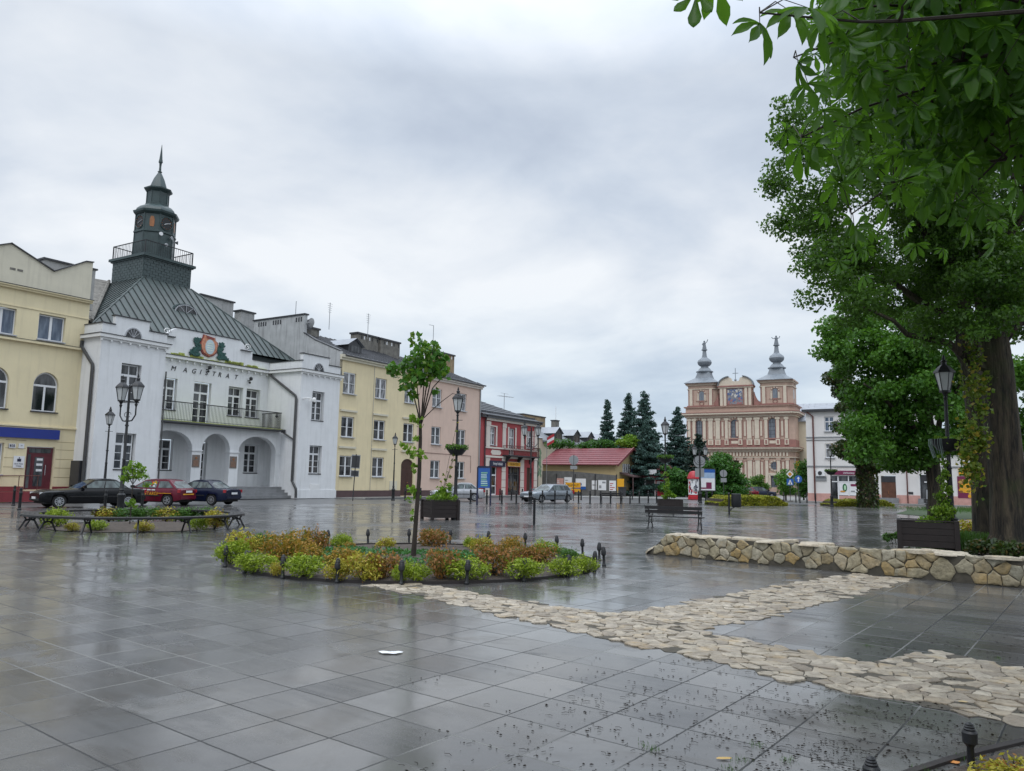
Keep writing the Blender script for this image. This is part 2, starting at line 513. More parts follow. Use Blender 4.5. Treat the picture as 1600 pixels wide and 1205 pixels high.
def inside(poly, p):
    c = False
    for i in range(len(poly)):
        a = poly[i]; b = poly[i - 1]
        if (a[1] > p[1]) != (b[1] > p[1]) and p[0] < (b[0] - a[0]) * (p[1] - a[1]) / (b[1] - a[1]) + a[0]: c = not c
    return c


def cells(regions, step, jit=.42, aspect=1.0, ang=0.0, rr=None, drop=.24):
    """Voronoi cells of jittered seeds; only cells whose seed lies in one of the polygons are returned, so the edge of a field follows its stones"""
    rr = rr or random.Random(3)
    xs = [p[0] for r_ in regions for p in r_]; ys = [p[1] for r_ in regions for p in r_]
    ca, sa = math.cos(ang), math.sin(ang)
    cx, cy = (max(xs) + min(xs)) / 2, (max(ys) + min(ys)) / 2
    ext = math.hypot(max(xs) - min(xs), max(ys) - min(ys)) * .5 + 2 * step
    sx, sy = step * aspect, step
    seeds = []; ok = []
    for j in range(int(-ext / sy), int(ext / sy) + 1):
        for i in range(int(-ext / sx), int(ext / sx) + 1):
            u = (i + .5 * (j % 2) + rr.uniform(-jit, jit)) * sx; w = (j + rr.uniform(-jit, jit)) * sy
            p = (cx + u * ca - w * sa, cy + u * sa + w * ca)
            if rr.random() < drop: continue
            if not (min(xs) - 2 * sx < p[0] < max(xs) + 2 * sx and min(ys) - 2 * sx < p[1] < max(ys) + 2 * sx): continue
            seeds.append(p); ok.append(any(inside(r_, p) for r_ in regions))
    S = np.array(seeds); out = []; q_ = 2.2 * step * aspect
    for k, p in enumerate(seeds):
        if not ok[k]: continue
        poly = [(p[0] - q_, p[1] - q_), (p[0] + q_, p[1] - q_), (p[0] + q_, p[1] + q_), (p[0] - q_, p[1] + q_)]
        d = np.hypot(S[:, 0] - p[0], S[:, 1] - p[1])
        for n_ in np.argsort(d)[1:18]:
            q = seeds[n_]
            poly = clip(poly, ((p[0] + q[0]) / 2, (p[1] + q[1]) / 2), (q[0] - p[0], q[1] - p[1]))
            if not poly: break
        if poly and len(poly) >= 3: out.append((p, poly))
    return out


def stone_field(mb, region, step, h0, h1, gap, place, aspect=1.0, ang=0.0, seed=3, convex=True, bulge=.5, drop=.24, jit=.42, bed=None, skip=0.0):
    rr = random.Random(seed)
    for p, poly in cells([region] if convex else region, step, jit, aspect, ang, rr, drop):
        if convex:
            for i in range(len(region)):
                a = region[i]; b = region[(i + 1) % len(region)]
                poly = clip(poly, a, (b[1] - a[1], -(b[0] - a[0])))
                if len(poly) < 3: break
        if len(poly) < 3: continue
        cx = sum(q[0] for q in poly) / len(poly); cy = sum(q[1] for q in poly) / len(poly)
        if bed is not None: bed.poly([(x, y, .0036) for x, y in poly])
        if rr.random() < skip: continue
        ring = []
        for i in range(len(poly)):
            a = poly[i]; b = poly[(i + 1) % len(poly)]
            L = math.hypot(b[0] - a[0], b[1] - a[1]); k = max(1, int(L / (step * .26)))
            for t in range(k):
                x = a[0] + (b[0] - a[0]) * t / k; y = a[1] + (b[1] - a[1]) * t / k
                ring.append((x + rr.uniform(-.06, .06) * step, y + rr.uniform(-.06, .06) * step))
        dd = [math.hypot(x - cx, y - cy) for x, y in ring]
        if min(dd) < gap * 1.3 or len(ring) < 4: continue
        h = rr.uniform(h0, h1); tx, ty = rr.uniform(-.07, .07), rr.uniform(-.07, .07)
        lev = []
        for frac, hh in ((gap, -.02), (gap + step * .03, h * .5), (gap + step * .11, h * .88), (.62, h), (.3, h * (1 + .1 * bulge))):
            r_ = []
            for (x, y), d in zip(ring, dd):
                s = (d - frac) / d if frac < .29 else frac
                X = cx + (x - cx) * s; Y = cy + (y - cy) * s
                z = hh if hh < 0 else hh + (X - cx) * tx + (Y - cy) * ty + rr.uniform(-.13, .13) * h * bulge
                r_.append(place(X, Y, z))
            lev.append(r_)
        n = len(ring); vs = sum(lev, []) + [place(cx, cy, h * (1 + .12 * bulge))]
        fs = []
        for j in range(4):
            for k in range(n):
                k2 = (k + 1) % n
                fs.append((j * n + k, j * n + k2, (j + 1) * n + k2, (j + 1) * n + k))
        for k in range(n): fs.append((4 * n + k, 4 * n + (k + 1) % n, 5 * n))
        mb.add(vs, fs)


# strips of rough limestone set in the slabs
flat = lambda x, y, z: (x, y, z + .004)
sp = MB()
strip1 = [(-2.35, 12.62), (-1.45, 12.75), (.06, 11.40), (1.27, 10.30), (2.25, 9.20), (3.42, 7.85), (5.2, 6.1), (7.2, 3.9), (5.4, 3.6), (3.78, 5.75), (2.72, 6.72), (1.28, 8.42), (.05, 9.85), (-1.3, 11.45)]
quads = [[(-2.35, 12.6), (-1.3, 11.45), (.05, 9.85), (1.27, 10.30), (.06, 11.40), (-1.45, 12.75)],
         [(.05, 9.85), (1.28, 8.42), (2.28, 9.15), (1.27, 10.30)],
         [(1.28, 8.42), (2.72, 6.72), (3.42, 7.80), (2.28, 9.15)],
         [(2.72, 6.72), (3.9, 5.7), (5.25, 6.9), (4.49, 8.3), (3.42, 7.80)],
         [(3.9, 5.7), (6.2, 3.9), (7.4, 5.4), (5.25, 6.9)],
         [(1.89, 10.70), (2.30, 9.20), (7.60, 14.55), (6.70, 15.40)],
         [(1.27, 10.30), (2.28, 9.15), (2.30, 9.20), (1.89, 10.70)]]
beds = MB()
stone_field(sp, quads, .105, .002, .015, .0015, flat, 1.8, -R(35), 20, False, 1.0, .22, .46, beds, .05)
struct(sp.build('stone_paving', M['paverock'], smooth=False))
struct(beds.build('paving_bed', M['mortar']))

# ---------------------------------------------------------------- low limestone wall
W0 = Vector((3.25, 18.80)); W1 = Vector((11.5, 11.15))
wd = (W1 - W0); wl = wd.length; wa = math.atan2(wd.y, wd.x)
wall = thing('stone_wall', 'low honey limestone rubble wall with rough pale cap and a sloped left end', 'wall', (W0.x, W0.y, 0), wa)
HW = .50
body = MB(); body.prism([(0.03, 0), (wl, 0), (wl, HW - .02), (.62, HW - .02)], .03, .42)
body.build('core', M['mortar'], wall)
fs_ = MB()
stone_field(fs_, [(0, .01), (wl, .01), (wl, HW), (.62, HW)], .200, .018, .036, .003, lambda x, z, h: (x, .03 - h, max(.0, z)), 1.25, 0.02, 5, True, .9, .14, .36)
stone_field(fs_, [(0, .01), (wl, .01), (wl, HW), (.62, HW)], .24, .03, .06, .012, lambda x, z, h: (x, .42 + h, max(.0, z)), 1.3, 0.02, 6)
fs_.build('face_stones', M['wallrock'], wall)
cp = MB()
stone_field(cp, [(.58, -.07), (wl, -.07), (wl, .50), (.58, .50)], .40, .035, .06, .006, lambda x, y, h: (x, y, HW - .015 + h), 1.7, 0.0, 9)
sl = math.atan2(HW, .62)
stone_field(cp, [(0, -.05), (.78, -.05), (.78, .48), (0, .48)], .3, .02, .05, .006, lambda x, y, h: (x * math.cos(sl) - h * math.sin(sl), y, x * math.sin(sl) + h * math.cos(sl) - .01), 1.2, 0.0, 10)
cp.build('cap_stones', M['caprock'], wall, smooth=False)
# ---------------------------------------------------------------- building helpers (local: x along the front, y into the building, z up)
def wall(mb, x0, x1, z0, z1, holes=(), y=0.0, rev=.2, m=0, thick=None):
    """front wall with openings; hole = (hx0, hx1, hz0, hz1, arch_rise or 0)"""
    xs = sorted({x0, x1, *[h[0] for h in holes], *[h[1] for h in holes]})
    zs = sorted({z0, z1, *[h[2] for h in holes], *[h[3] for h in holes]})
    xs = [x for x in xs if x0 <= x <= x1]; zs = [z for z in zs if z0 <= z <= z1]
    for i in range(len(xs) - 1):
        for j in range(len(zs) - 1):
            cx = (xs[i] + xs[i + 1]) / 2; cz = (zs[j] + zs[j + 1]) / 2
            if any(h[0] < cx < h[1] and h[2] < cz < h[3] for h in holes): continue
            mb.poly([(xs[i], y, zs[j]), (xs[i + 1], y, zs[j]), (xs[i + 1], y, zs[j + 1]), (xs[i], y, zs[j + 1])], m)
    for h in holes:
        a, b, c, d = h[:4]; ar = h[4] if len(h) > 4 else 0; y2 = y + rev
        zt = d - ar
        mb.poly([(a, y, c), (a, y2, c), (a, y2, zt), (a, y, zt)], m)
        mb.poly([(b, y, c), (b, y, zt), (b, y2, zt), (b, y2, c)], m)
        mb.poly([(a, y, c), (b, y, c), (b, y2, c), (a, y2, c)], m)
        if not ar:
            mb.poly([(a, y, d), (a, y2, d), (b, y2, d), (b, y, d)], m)
        else:
            n = 14; cx = (a + b) / 2; hw = (b - a) / 2
            P = [(cx - hw * math.cos(PI * k / n), zt + ar * math.sin(PI * k / n)) for k in range(n + 1)]
            for k in range(n):
                p, q = P[k], P[k + 1]
                mb.poly([(p[0], y, p[1]), (q[0], y, q[1]), (q[0], y, d), (p[0], y, d)], m)
                mb.poly([(p[0], y, p[1]), (p[0], y2, p[1]), (q[0], y2, q[1]), (q[0], y, q[1])], m)
            if thick: pass


def arch_pts(w, h, rise, n=12):
    return [(-w / 2, 0), (w / 2, 0)] + [(w / 2 * math.cos(PI * k / n), h - rise + rise * math.sin(PI * k / n)) for k in range(0, n + 1)]


_win = {}


def window(parent, x, z, w, h, y, kind='two', glass='glass', frame='frame', sill=True, rise=0.0, sillmat='greyframe'):
    """x = centre, z = bottom, y = plane of the frame's front"""
    key = (round(w, 2), round(h, 2), kind, glass, frame, sill, round(rise, 2), sillmat)
    if key not in _win:
        fb = MB(); t = .07; d = .06
        if rise:
            P = arch_pts(w, h, rise); cx, cz = 0, h * .5
            Q = [((px) * (1 - 2 * t / w), t + (pz) * (1 - 2 * t / h)) for px, pz in P]
            n = len(P)
            for k in range(n):
                k2 = (k + 1) % n
                a, b, c, e = P[k], P[k2], Q[k2], Q[k]
                fb.poly([(a[0], 0, a[1]), (b[0], 0, b[1]), (c[0], 0, c[1]), (e[0], 0, e[1])])
                fb.poly([(e[0], 0, e[1]), (c[0], 0, c[1]), (c[0], d, c[1]), (e[0], d, e[1])])
            top = h - rise
            fb.box(-w / 2 + t, .003, top - .07, w / 2 - t, d, top + .05)
            fb.box(-.055, .005, t, .055, d, top - .07)
            pb = MB(); pb.poly([(px * .99, d * .7, pz) for px, pz in P])
        else:
            fb.box(-w / 2, 0, 0, -w / 2 + t, d, h); fb.box(w / 2 - t, 0, 0, w / 2, d, h)
            fb.box(-w / 2 + t, 0, 0, w / 2 - t, d, t); fb.box(-w / 2 + t, 0, h - t, w / 2 - t, d, h)
            if kind == 'hall':          # two-pane transom light over a pair of three-pane leaves
                zt = h * .70
                fb.box(-w / 2 + t, .002, zt - .07, w / 2 - t, d, zt + .07)
                fb.box(-.07, .004, t, .07, d, zt - .07); fb.box(-.025, .004, zt + .07, .025, d, h - t)
                for k in (1, 2):
                    zz = t + (zt - .07 - t) * k / 3
                    fb.box(-w / 2 + t, .008, zz - .018, -.07, d, zz + .018); fb.box(.07, .008, zz - .018, w / 2 - t, d, zz + .018)
            elif kind == 'halldoor':
                zt = h * .76
                fb.box(-w / 2 + t, .002, zt - .07, w / 2 - t, d, zt + .07)
                fb.box(-.07, .004, t, .07, d, zt - .07); fb.box(-.025, .004, zt + .07, .025, d, h - t)
                for k in (1, 2, 3):
                    zz = t + (zt - .07 - t) * k / 4
                    fb.box(-w / 2 + t, .008, zz - .025, -.07, d, zz + .025); fb.box(.07, .008, zz - .025, w / 2 - t, d, zz + .025)
            elif kind == 'two':         # pair of leaves each with one glazing bar
                fb.box(-.075, .003, t, .075, d, h - t)
                fb.box(-w / 2 + t, .01, h * .5 - .02, -.075, d, h * .5 + .02); fb.box(.075, .01, h * .5 - .02, w / 2 - t, d, h * .5 + .02)
            elif kind == 'plain':
                fb.box(-.07, .003, t, .07, d, h - t)
            elif kind == 'cross':
                fb.box(-.05, .003, t, .05, d, h - t); fb.box(-w / 2 + t, .005, h * .66 - .05, w / 2 - t, d, h * .66 + .05)
            pb = MB(); pb.poly([(-w / 2 + .02, d * .8, .02), (w / 2 - .02, d * .8, .02), (w / 2 - .02, d * .8, h - .02), (-w / 2 + .02, d * .8, h - .02)])
        sb = None
        if sill:
            sb = MB(); sb.box(-w / 2 - .07, -.28, -.07, w / 2 + .07, .0, -.005)
        _win[key] = (fb.mesh('window', M[frame], smooth=False), pb.mesh('pane', M[glass]), sb.mesh('sill', M[sillmat]) if sb else None)
    fm, pm, sm = _win[key]
    o = link('window', fm, parent, (x, y, z)); link('pane', pm, o)
    if sm: link('sill', sm, o)
    return o


def seam_roof(mb, eL, eR, tR, tL, step=.55, hgt=.05, wd_=.05, m=0, ms=0):
    """plane with standing seams running up from the eave eL-eR to the top tL-tR (a trapezium)"""
    eL, eR, tR, tL = map(Vector, (eL, eR, tR, tL))
    mb.poly([eL, eR, tR, tL], m)
    ex = (eR - eL); L = ex.length; ex.normalize()
    nrm = ex.cross(tL - eL).normalized()
    if nrm.z < 0: nrm = -nrm
    upd = nrm.cross(ex); 
    if upd.z < 0: upd = -upd
    a0 = (tL - eL).dot(ex); a1 = (tR - eL).dot(ex); H = (tL - eL).dot(upd)
    k = step * .5
    while k < L:
        if a0 > 0 and k < a0: hh = H * k / a0
        elif a1 < L and k > a1: hh = H * (L - k) / (L - a1)
        else: hh = H
        if hh > .15:
            p = eL + ex * k + nrm * hgt * .5; q = p + upd * hh
            mb.obox((p + q) / 2, q - p, hh / 2, wd_ / 2, hgt / 2, ms)
        k += step


def text_mesh(mb, s, size, x, z, y, depth=.02, m=0, shear=0.0, align='LEFT', sx=1.0):
    cu = bpy.data.curves.new('t', 'FONT'); cu.body = s; cu.size = size; cu.extrude = depth; cu.shear = shear; cu.align_x = align
    cu.resolution_u = 3
    ob = bpy.data.objects.new('t', cu); col.objects.link(ob)
    dg = bpy.context.evaluated_depsgraph_get()
    me = bpy.data.meshes.new_from_object(ob.evaluated_get(dg))
    mb.add([(x + v.co.x * sx, y - v.co.z, z + v.co.y) for v in me.vertices], [tuple(p.vertices) for p in me.polygons], m)
    bpy.data.objects.remove(ob); bpy.data.curves.remove(cu); bpy.data.meshes.remove(me)


ROW = R(59); A0 = Vector((-16.6034, 60.0))
U_ = Vector((math.sin(R(31)), math.cos(R(31)))); N_ = Vector((-math.cos(R(31)), math.sin(R(31))))


def rowpt(u, dd):
    p = A0 + U_ * u + N_ * dd
    return (p.x, p.y)


def on_row(px, py, dd):
    """point of the terrace frame (u, z) seen at a pixel on the plane dd behind the front line"""
    d = ray(px, py); a = A0 + N_ * dd
    t = (a.x * N_.x + a.y * N_.y) / (d[0] * N_.x + d[1] * N_.y)
    return ((d[0] * t - a.x) * U_.x + (d[1] * t - a.y) * U_.y, EYE + d[2] * t)


# ================================================================ TOWN HALL
hall = thing('town_hall', 'white town hall with green copper roof, dark clock tower and three-arched balcony porch', 'town hall', (A0.x, A0.y, 0), ROW)
for xa, xb, wins, at in ((-16.3, -11.9, -14.2, (-15.5, -13.2)), (0.0, 4.33, 1.95, (.08, 2.95))):
    w = MB()
    holes = [(wins - .67, wins + .67, 6.15, 8.52, 0), (wins - .67, wins + .67, 1.9, 4.17, 0)]
    wall(w, xa, xb, 0, 10.0, holes, 0, .30)
    w.poly([(xa, 0, 0), (xa, 9, 0), (xa, 9, 10.0), (xa, 0, 10.0)]); w.poly([(xb, 0, 0), (xb, 9, 0), (xb, 9, 10.0), (xb, 0, 10.0)])
    # plinth, parapet and stepped attic with a half-round light
    w.box(xa - .06, -.06, 0, xb + .06, -.003, .66)
    w.prism([(xa, 10.15), (xb, 10.15), (xb, 10.8), (at[1], 10.8), (at[1], 11.38), (at[0], 11.38), (at[0], 10.8), (xa, 10.8)], .0, .3)
    w.box(xa, .3, 10.15, xa + .3, 6, 10.8); w.box(xb - .3, .3, 10.15, xb, 6, 10.8)
    pav = w.build('pavilion', M['white'], hall)
    c = MB()
    c.box(xa - .22, -.22, 9.93, xb + .22, 6, 10.13); c.box(xa - .1, -.1, 9.80, xb + .1, -.002, 9.93)
    k = xa - .1
    while k < xb + .1:
        c.box(k, -.16, 9.70, k + .10, -.06, 9.80); k += .62
    c.build('cornice', M['white_trim'], pav)
    c = MB()
    c.box(xa - .26, -.26, 10.131, xb + .26, 6.1, 10.17)
    for p, q, z in ((xa, at[0] - .05, 10.8), (at[1] + .05, xb, 10.8), (at[0], at[1], 11.38)):
        c.box(p - .07, -.07, z + .001, q + .07, .37, z + .06)
    for p in (xa, xb - .3): c.box(p - .05, .375, 10.801, p + .35, 6, 10.85)
    c.build('flashing', M['dkmetal'], pav)
    cx = sum(at) / 2 + (.08 if xa < -5 else .3)
    f = MB(); g = MB()
    arcp = [(.55 * math.cos(PI * t / 14), .62 * math.sin(PI * t / 14)) for t in range(15)]
    g.poly([(cx + a, -.02, 10.18 + b) for a, b in arcp])
    for t in range(14):
        a, b = arcp[t], arcp[t + 1]
        f.obox((cx + (a[0] + b[0]) / 2, -.03, 10.18 + (a[1] + b[1]) / 2), (b[0] - a[0], 0, b[1] - a[1]), math.hypot(b[0] - a[0], b[1] - a[1]) / 2 + .01, .03, .035)
    for t in (3, 5, 7, 9, 11): f.obox((cx + arcp[t][0] * .5, -.035, 10.18 + arcp[t][1] * .5), (arcp[t][0], 0, arcp[t][1]), .3, .012, .014)
    ow = f.build('window', M['greyframe'], hall); g.build('pane', M['glass'], ow)
    for zz, hh in ((6.2, 2.28), (1.95, 2.2)):
        window(hall, wins - .03, zz, 1.22, hh, .24, 'hall', sillmat='dkmetal')

# recessed middle wall
w = MB(); Y = 3.7
upper = [(-11.1, -9.85, 6.2, 8.5), (-9.58, -8.28, 6.2, 8.5), (-6.88, -5.38, 5.35, 8.5), (-3.82, -2.46, 6.2, 8.5), (-2.12, -.76, 6.2, 8.5)]
lower = [(-9.6, -8.25, 1.95, 4.15), (-6.95, -5.4, .88, 4.1), (-1.98, -.62, 1.88, 4.15)]
wall(w, -11.9, 0, 0, 10.0, upper + lower, Y, .3)
w.prism([(-11.9, 10.1), (0, 10.1), (0, 10.82), (-1.78, 10.82), (-1.78, 11.50), (-2.3, 11.62), (-2.75, 12.0), (-3.1, 12.18), (-8.6, 12.18), (-8.95, 12.0), (-9.4, 11.62), (-9.95, 11.50), (-9.95, 10.82), (-11.9, 10.82)], Y, Y + .35)
mid = w.build('front_wall', M['white'], hall)
c = MB()
c.box(-11.68, Y - .25, 9.93, -.22, Y - .002, 10.13)
k = -11.5
while k < -.3: c.box(k, Y - .18, 9.72, k + .10, Y - .06, 9.86); k += .62
for s in (-1, 1):
    cx = -5.87 + s * 3.55
    c.tube([(cx + .33 * (1 - t / 14) * math.cos(t * .7), Y - .03, 11.78 + .26 * (1 - t / 14) * math.sin(t * .7)) for t in range(14)], .035, 5)
c.build('cornice', M['white_trim'], mid)
c = MB(); c.box(-11.66, Y - .29, 10.131, -.26, Y - .001, 10.18)
for p, q, z in ((-11.6, -10.03, 10.82), (-1.7, -.1, 10.82), (-8.65, -3.05, 12.18)): c.box(p, Y - .06, z + .001, q, Y + .40, z + .06)
for s in (-1, 1):
    xx = sorted((-5.87 + s * 3.95, -5.87 + s * 2.9)); c.box(xx[0], Y - .16, 11.42, xx[1], Y - .003, 11.48)
c.build('flashing', M['dkmetal'], mid)
ms = MB()
for a, b in ((-9.1, -7.7), (-6.3, -4.2), (-2.0, -.4)): ms.box(a, Y - .24, 10.182, b, Y - .02, 10.21)
for k in range(26):
    a = random.uniform(-9.4, -.6); ms.box(a, Y - .012, 10.2, a + random.uniform(.2, .9), Y - .004, 10.2 + random.uniform(.05, .28))
ms.build('moss', M['moss'], mid)
for h in upper:
    if h[2] < 6: window(hall, (h[0] + h[1]) / 2 - .05, h[2] + .02, h[1] - h[0] - .12, h[3] - h[2] - .08, Y + .24, 'halldoor', sill=False)
    else: window(hall, (h[0] + h[1]) / 2 - .03, h[2] + .04, h[1] - h[0] - .1, h[3] - h[2] - .1, Y + .24, 'hall', sillmat='dkmetal')
for h in lower:
    if h[2] < 1: window(hall, (h[0] + h[1]) / 2, h[2] + .02, h[1] - h[0] - .1, h[3] - h[2] - .08, Y + .24, 'halldoor', frame='frame', sill=False)
    else: window(hall, (h[0] + h[1]) / 2 - .03, h[2] + .04, h[1] - h[0] - .1, h[3] - h[2] - .1, Y + .24, 'hall', sillmat='dkmetal')
# lettering
t = MB()
for ch, x, z in zip('MAGISTRAT', (-8.92, -7.93, -7.22, -6.53, -6.05, -5.46, -4.92, -4.22, -3.42), (9.05, 9.06, 9.07, 9.08, 9.08, 9.09, 9.09, 9.09, 9.1)):
    text_mesh(t, ch, .50, x, z, Y - .03, .012, shear=.25)
t.build('lettering', M['dkmetal'], hall)
# coat of arms in relief
cr = MB()
sh = [(-.55, .2), (-.78, .55), (-.86, 1.0), (-.74, 1.35), (-.62, 1.55), (-.58, 1.78), (-.2, 1.72), (.12, 1.62), (.46, 1.68), (.5, 1.45), (.72, 1.3), (.78, .95), (.72, .55), (.45, .2), (0, .0)]
cr.prism([(-5.87 + a * .98, 10.42 + b * .93) for a, b in sh], Y - .10, Y - .004, 0)
cr.prism([(-5.87 + a * .86, 10.53 + b * .85) for a, b in sh], Y - .14, Y - .101, 1)
cr.prism([(-5.87 + .41 * math.cos(2 * PI * k / 20), 11.2 + .56 * math.sin(2 * PI * k / 20)) for k in range(20)], Y - .17, Y - .141, 2)
for k in range(4): cr.box(-6.13, Y - .178, 10.92 + k * .17, -5.63, Y - .171, 10.98 + k * .17, 3)
cr.prism([(-6.2, 11.82), (-5.55, 11.78), (-5.6, 11.95), (-6.25, 12.02)], Y - .165, Y - .141, 0)
crest = cr.build('crest', [mat('crest_edge', (.22, .05, .04), .6), mat('crest_orange', (.52, .22, .13), .6, .3, 6), mat('crest_oval', (.45, .55, .58), .5), mat('crest_fish', (.66, .70, .60), .5)], hall)
for s in (-1, 1):
    sp_ = MB(); rr = random.Random(5 + s)
    for k in range(110):
        tt = rr.random() ** 1.2; bx = -5.87 + s * (1.02 + .10 * math.sin(tt * 9) + rr.uniform(-.1, .5) * max(0, .5 - tt) * 2); bz = 10.45 + tt * 1.22
        ang = rr.uniform(0, PI)
        sp_.obox((bx + rr.uniform(-.2, .2), Y - .05 - rr.random() * .05, bz), (math.cos(ang), 0, math.sin(ang)), .13, .03, .055)
    sp_.build('heraldic_supporter', mat('crest_green', (.018, .075, .062), .5, .5, 9), crest)
for x, z in ((-5.92, 9.50), (-2.07, 9.12)):
    l = MB(); l.box(x - .05, Y - .22, z - .04, x + .05, Y, z + .02); l.lathe([(.05, 0), (.13, .05), (.13, .22), (.05, .30)], 8, (x + .06, Y - .28, z)); l.ball((x - .02, Y - .25, z - .16), .09)
    l.build('wall_lamp', M['black'], hall)

# porch with three arches
w = MB(); Y = 1.9
arches = [(-11.58, -8.02, .87, 4.68, 1.18), (-7.22, -4.82, .87, 4.68, 1.18), (-4.02, -.46, .87, 4.68, 1.18)]
wall(w, -11.9, 0, .0, 5.16, arches, Y, .5)
wall(w, -11.9, 0, .0, 5.16, arches, Y + .5, .001)
w.box(-11.9, Y + .5, 5.0, 0, 3.7, 5.16)
for x0, x1 in ((-8.02, -7.22), (-4.82, -4.02), (-.46, -.001)): w.box(x0 - .06, Y - .06, 3.34, x1 + (.06 if x1 < -.1 else 0), Y - .002, 3.44)
for x0, x1 in ((-8.02, -7.22), (-4.82, -4.02)): w.box(x0 - .06, Y - .002, 3.34, x0 - .003, Y + .52, 3.44); w.box(x1 + .003, Y - .002, 3.34, x1 + .06, Y + .52, 3.44)
w.build('porch', M['white'], hall)
for x in (-7.98, -4.78):
    p = MB(); p.box(x, Y - .03, 2.2, x + .62, Y - .004, 3.08); q = p.build('plaque', M['plaque'], hall)
    e = MB(); e.lathe([(.09, 0), (.09, .02)], 10, (0, 0, 0)); e.v = [(x + .31 + a, Y - .05 + c * .8, 2.86 + b) for a, b, c in e.v]
    for k in range(6): e.box(x + .1, Y - .036, 2.32 + k * .07, x + .52, Y - .031, 2.345 + k * .07)
    e.build('plaque_relief', M['gold'], q)
f = MB(); f.box(-11.9, 1.9, .0, 0, 3.699, .868)
for k in range(4): f.box(-11.9, 1.9 - .36 * (k + 1), 0, 0, 1.9 - .36 * k, .868 - .217 * (k + 0) - (.0 if k else .004) - .0)
f.v = [(a, b, c) for a, b, c in f.v]
f.build('steps', M['stone'], hall)
b = MB(); b.box(-11.88, 1.42, 5.17, -.25, 3.69, 5.30); b.tube([(-11.88, 1.36, 5.22), (-.2, 1.36, 5.22)], .085, 7); b.box(-.42, 1.3, 5.08, -.12, 1.5, 5.33)
bal = b.build('balcony', M['dkmetal'], hall)
g = MB(); g.box(-11.85, 1.46, 5.301, -.3, 3.6, 5.36); g.build('moss', M['moss'], bal)
r = MB(); k = -11.8
while k < -.45: r.box(k, 1.50, 5.36, k + .02, 1.52, 6.6); k += .118
for k in np.arange(1.6, 3.65, .118): r.box(-.46, k, 5.36, -.44, k + .02, 6.6)
r.box(-11.85, 1.48, 6.6, -.42, 1.54, 6.66); r.box(-11.85, 1.49, 5.42, -.44, 1.53, 5.45); r.box(-.48, 1.5, 6.6, -.42, 3.7, 6.66)
for x, q in ((-4.9, .12), (-1.1, .1)): r.box(x, 1.40, 6.28, x + .26, 1.5, 6.36); r.box(x + .1, 1.42, 6.2, x + .16, 1.5, 6.5)
r.build('railing', M['black'], bal)
# downpipes, cabinet, cameras
d = MB(); d.tube([(-.12, 3.55, 9.95), (-.14, 3.3, 9.75), (-.14, .42, 8.02), (-.14, .30, 7.8), (-.14, .30, 1.35), (-.14, -.18, .75), (-.14, -.22, .05)], .10, 8)
d.tube([(-.25, 1.40, 5.10), (-.14, 1.2, 4.95), (-.14, .36, 4.55)], .065, 7)
d.build('downpipe', M['pipe'], hall)
d = MB(); d.tube([(-16.42, 1.85, 9.8), (-16.44, 1.85, 9.45), (-16.44, .50, 8.25), (-16.44, .46, 8.0), (-16.44, .46, .1)], .10, 8); d.build('downpipe', M['pipe'], hall)
d = MB(); d.tube([(-11.84, -.07, 8.35), (-11.84, -.07, .05)], .05, 7); d.build('downpipe', M['pipe'], hall)
d = MB(); d.box(-16.62, .62, .35, -16.31, 1.55, 2.4); d.build('meter_cabinet', M['dkmetal'], hall)
d = MB(); d.tube([(.30, -.02, 7.78), (.30, -.35, 7.82), (.62, -.55, 7.82)], .05, 6); d.box(.5, -.62, 7.62, .85, -.45, 7.76); d.lathe([(.14, 0), (.17, .1), (.15, .3), (.06, .38)], 10, (1.0, -.5, 7.55)); d.ball((1.0, -.5, 7.53), .13, 1)
d.build('security_camera', [M['white_trim'], M['black']], hall)
d = MB(); d.box(1.5, -.05, .45, 2.5, -.003, 1.1); d.build('meter_cabinet', M['white_trim'], hall)

# hipped copper roof
rf = MB()
zE, zT = 11.35, 16.75
e = [(-14.8, 3.75, zE), (2.9, 3.75, zE), (2.9, 18.7, zE), (-14.8, 18.7, zE)]
tp = [(-8.05, 9.15, zT), (-3.85, 9.15, zT), (-3.85, 13.35, zT), (-8.05, 13.35, zT)]
for k in range(4):
    seam_roof(rf, e[k], e[(k + 1) % 4], tp[(k + 1) % 4], tp[k], .60, .06, .06, 0, 1)
for k in range(4): rf.tube([e[k], tp[k]], .07, 6)
rf.box(-15.0, 4.3, 10.95, 3.1, 18.9, 11.33)
roof = rf.build('roof', [M['copper'], M['seam']], hall)
sr = MB(); E_, T_ = (-14.9, 3.7, 11.55), (-8.3, 13.2, 16.85)
sr.poly([E_, T_, (-14.0, 13.6, 16.6)]); sr.poly([E_, (-14.0, 13.6, 16.6), (-20, 12, 15.0), (-18.0, 3.9, 11.3)]); sr.tube([E_, T_], .13, 6)
for k in range(14): p_ = Vector(E_).lerp(Vector(T_), k / 14); q_ = p_ + Vector((-5.0, .8, -.4)); sr.tube([p_, q_], .05, 4)
sr.build('side_roof', M['chim'], hall)
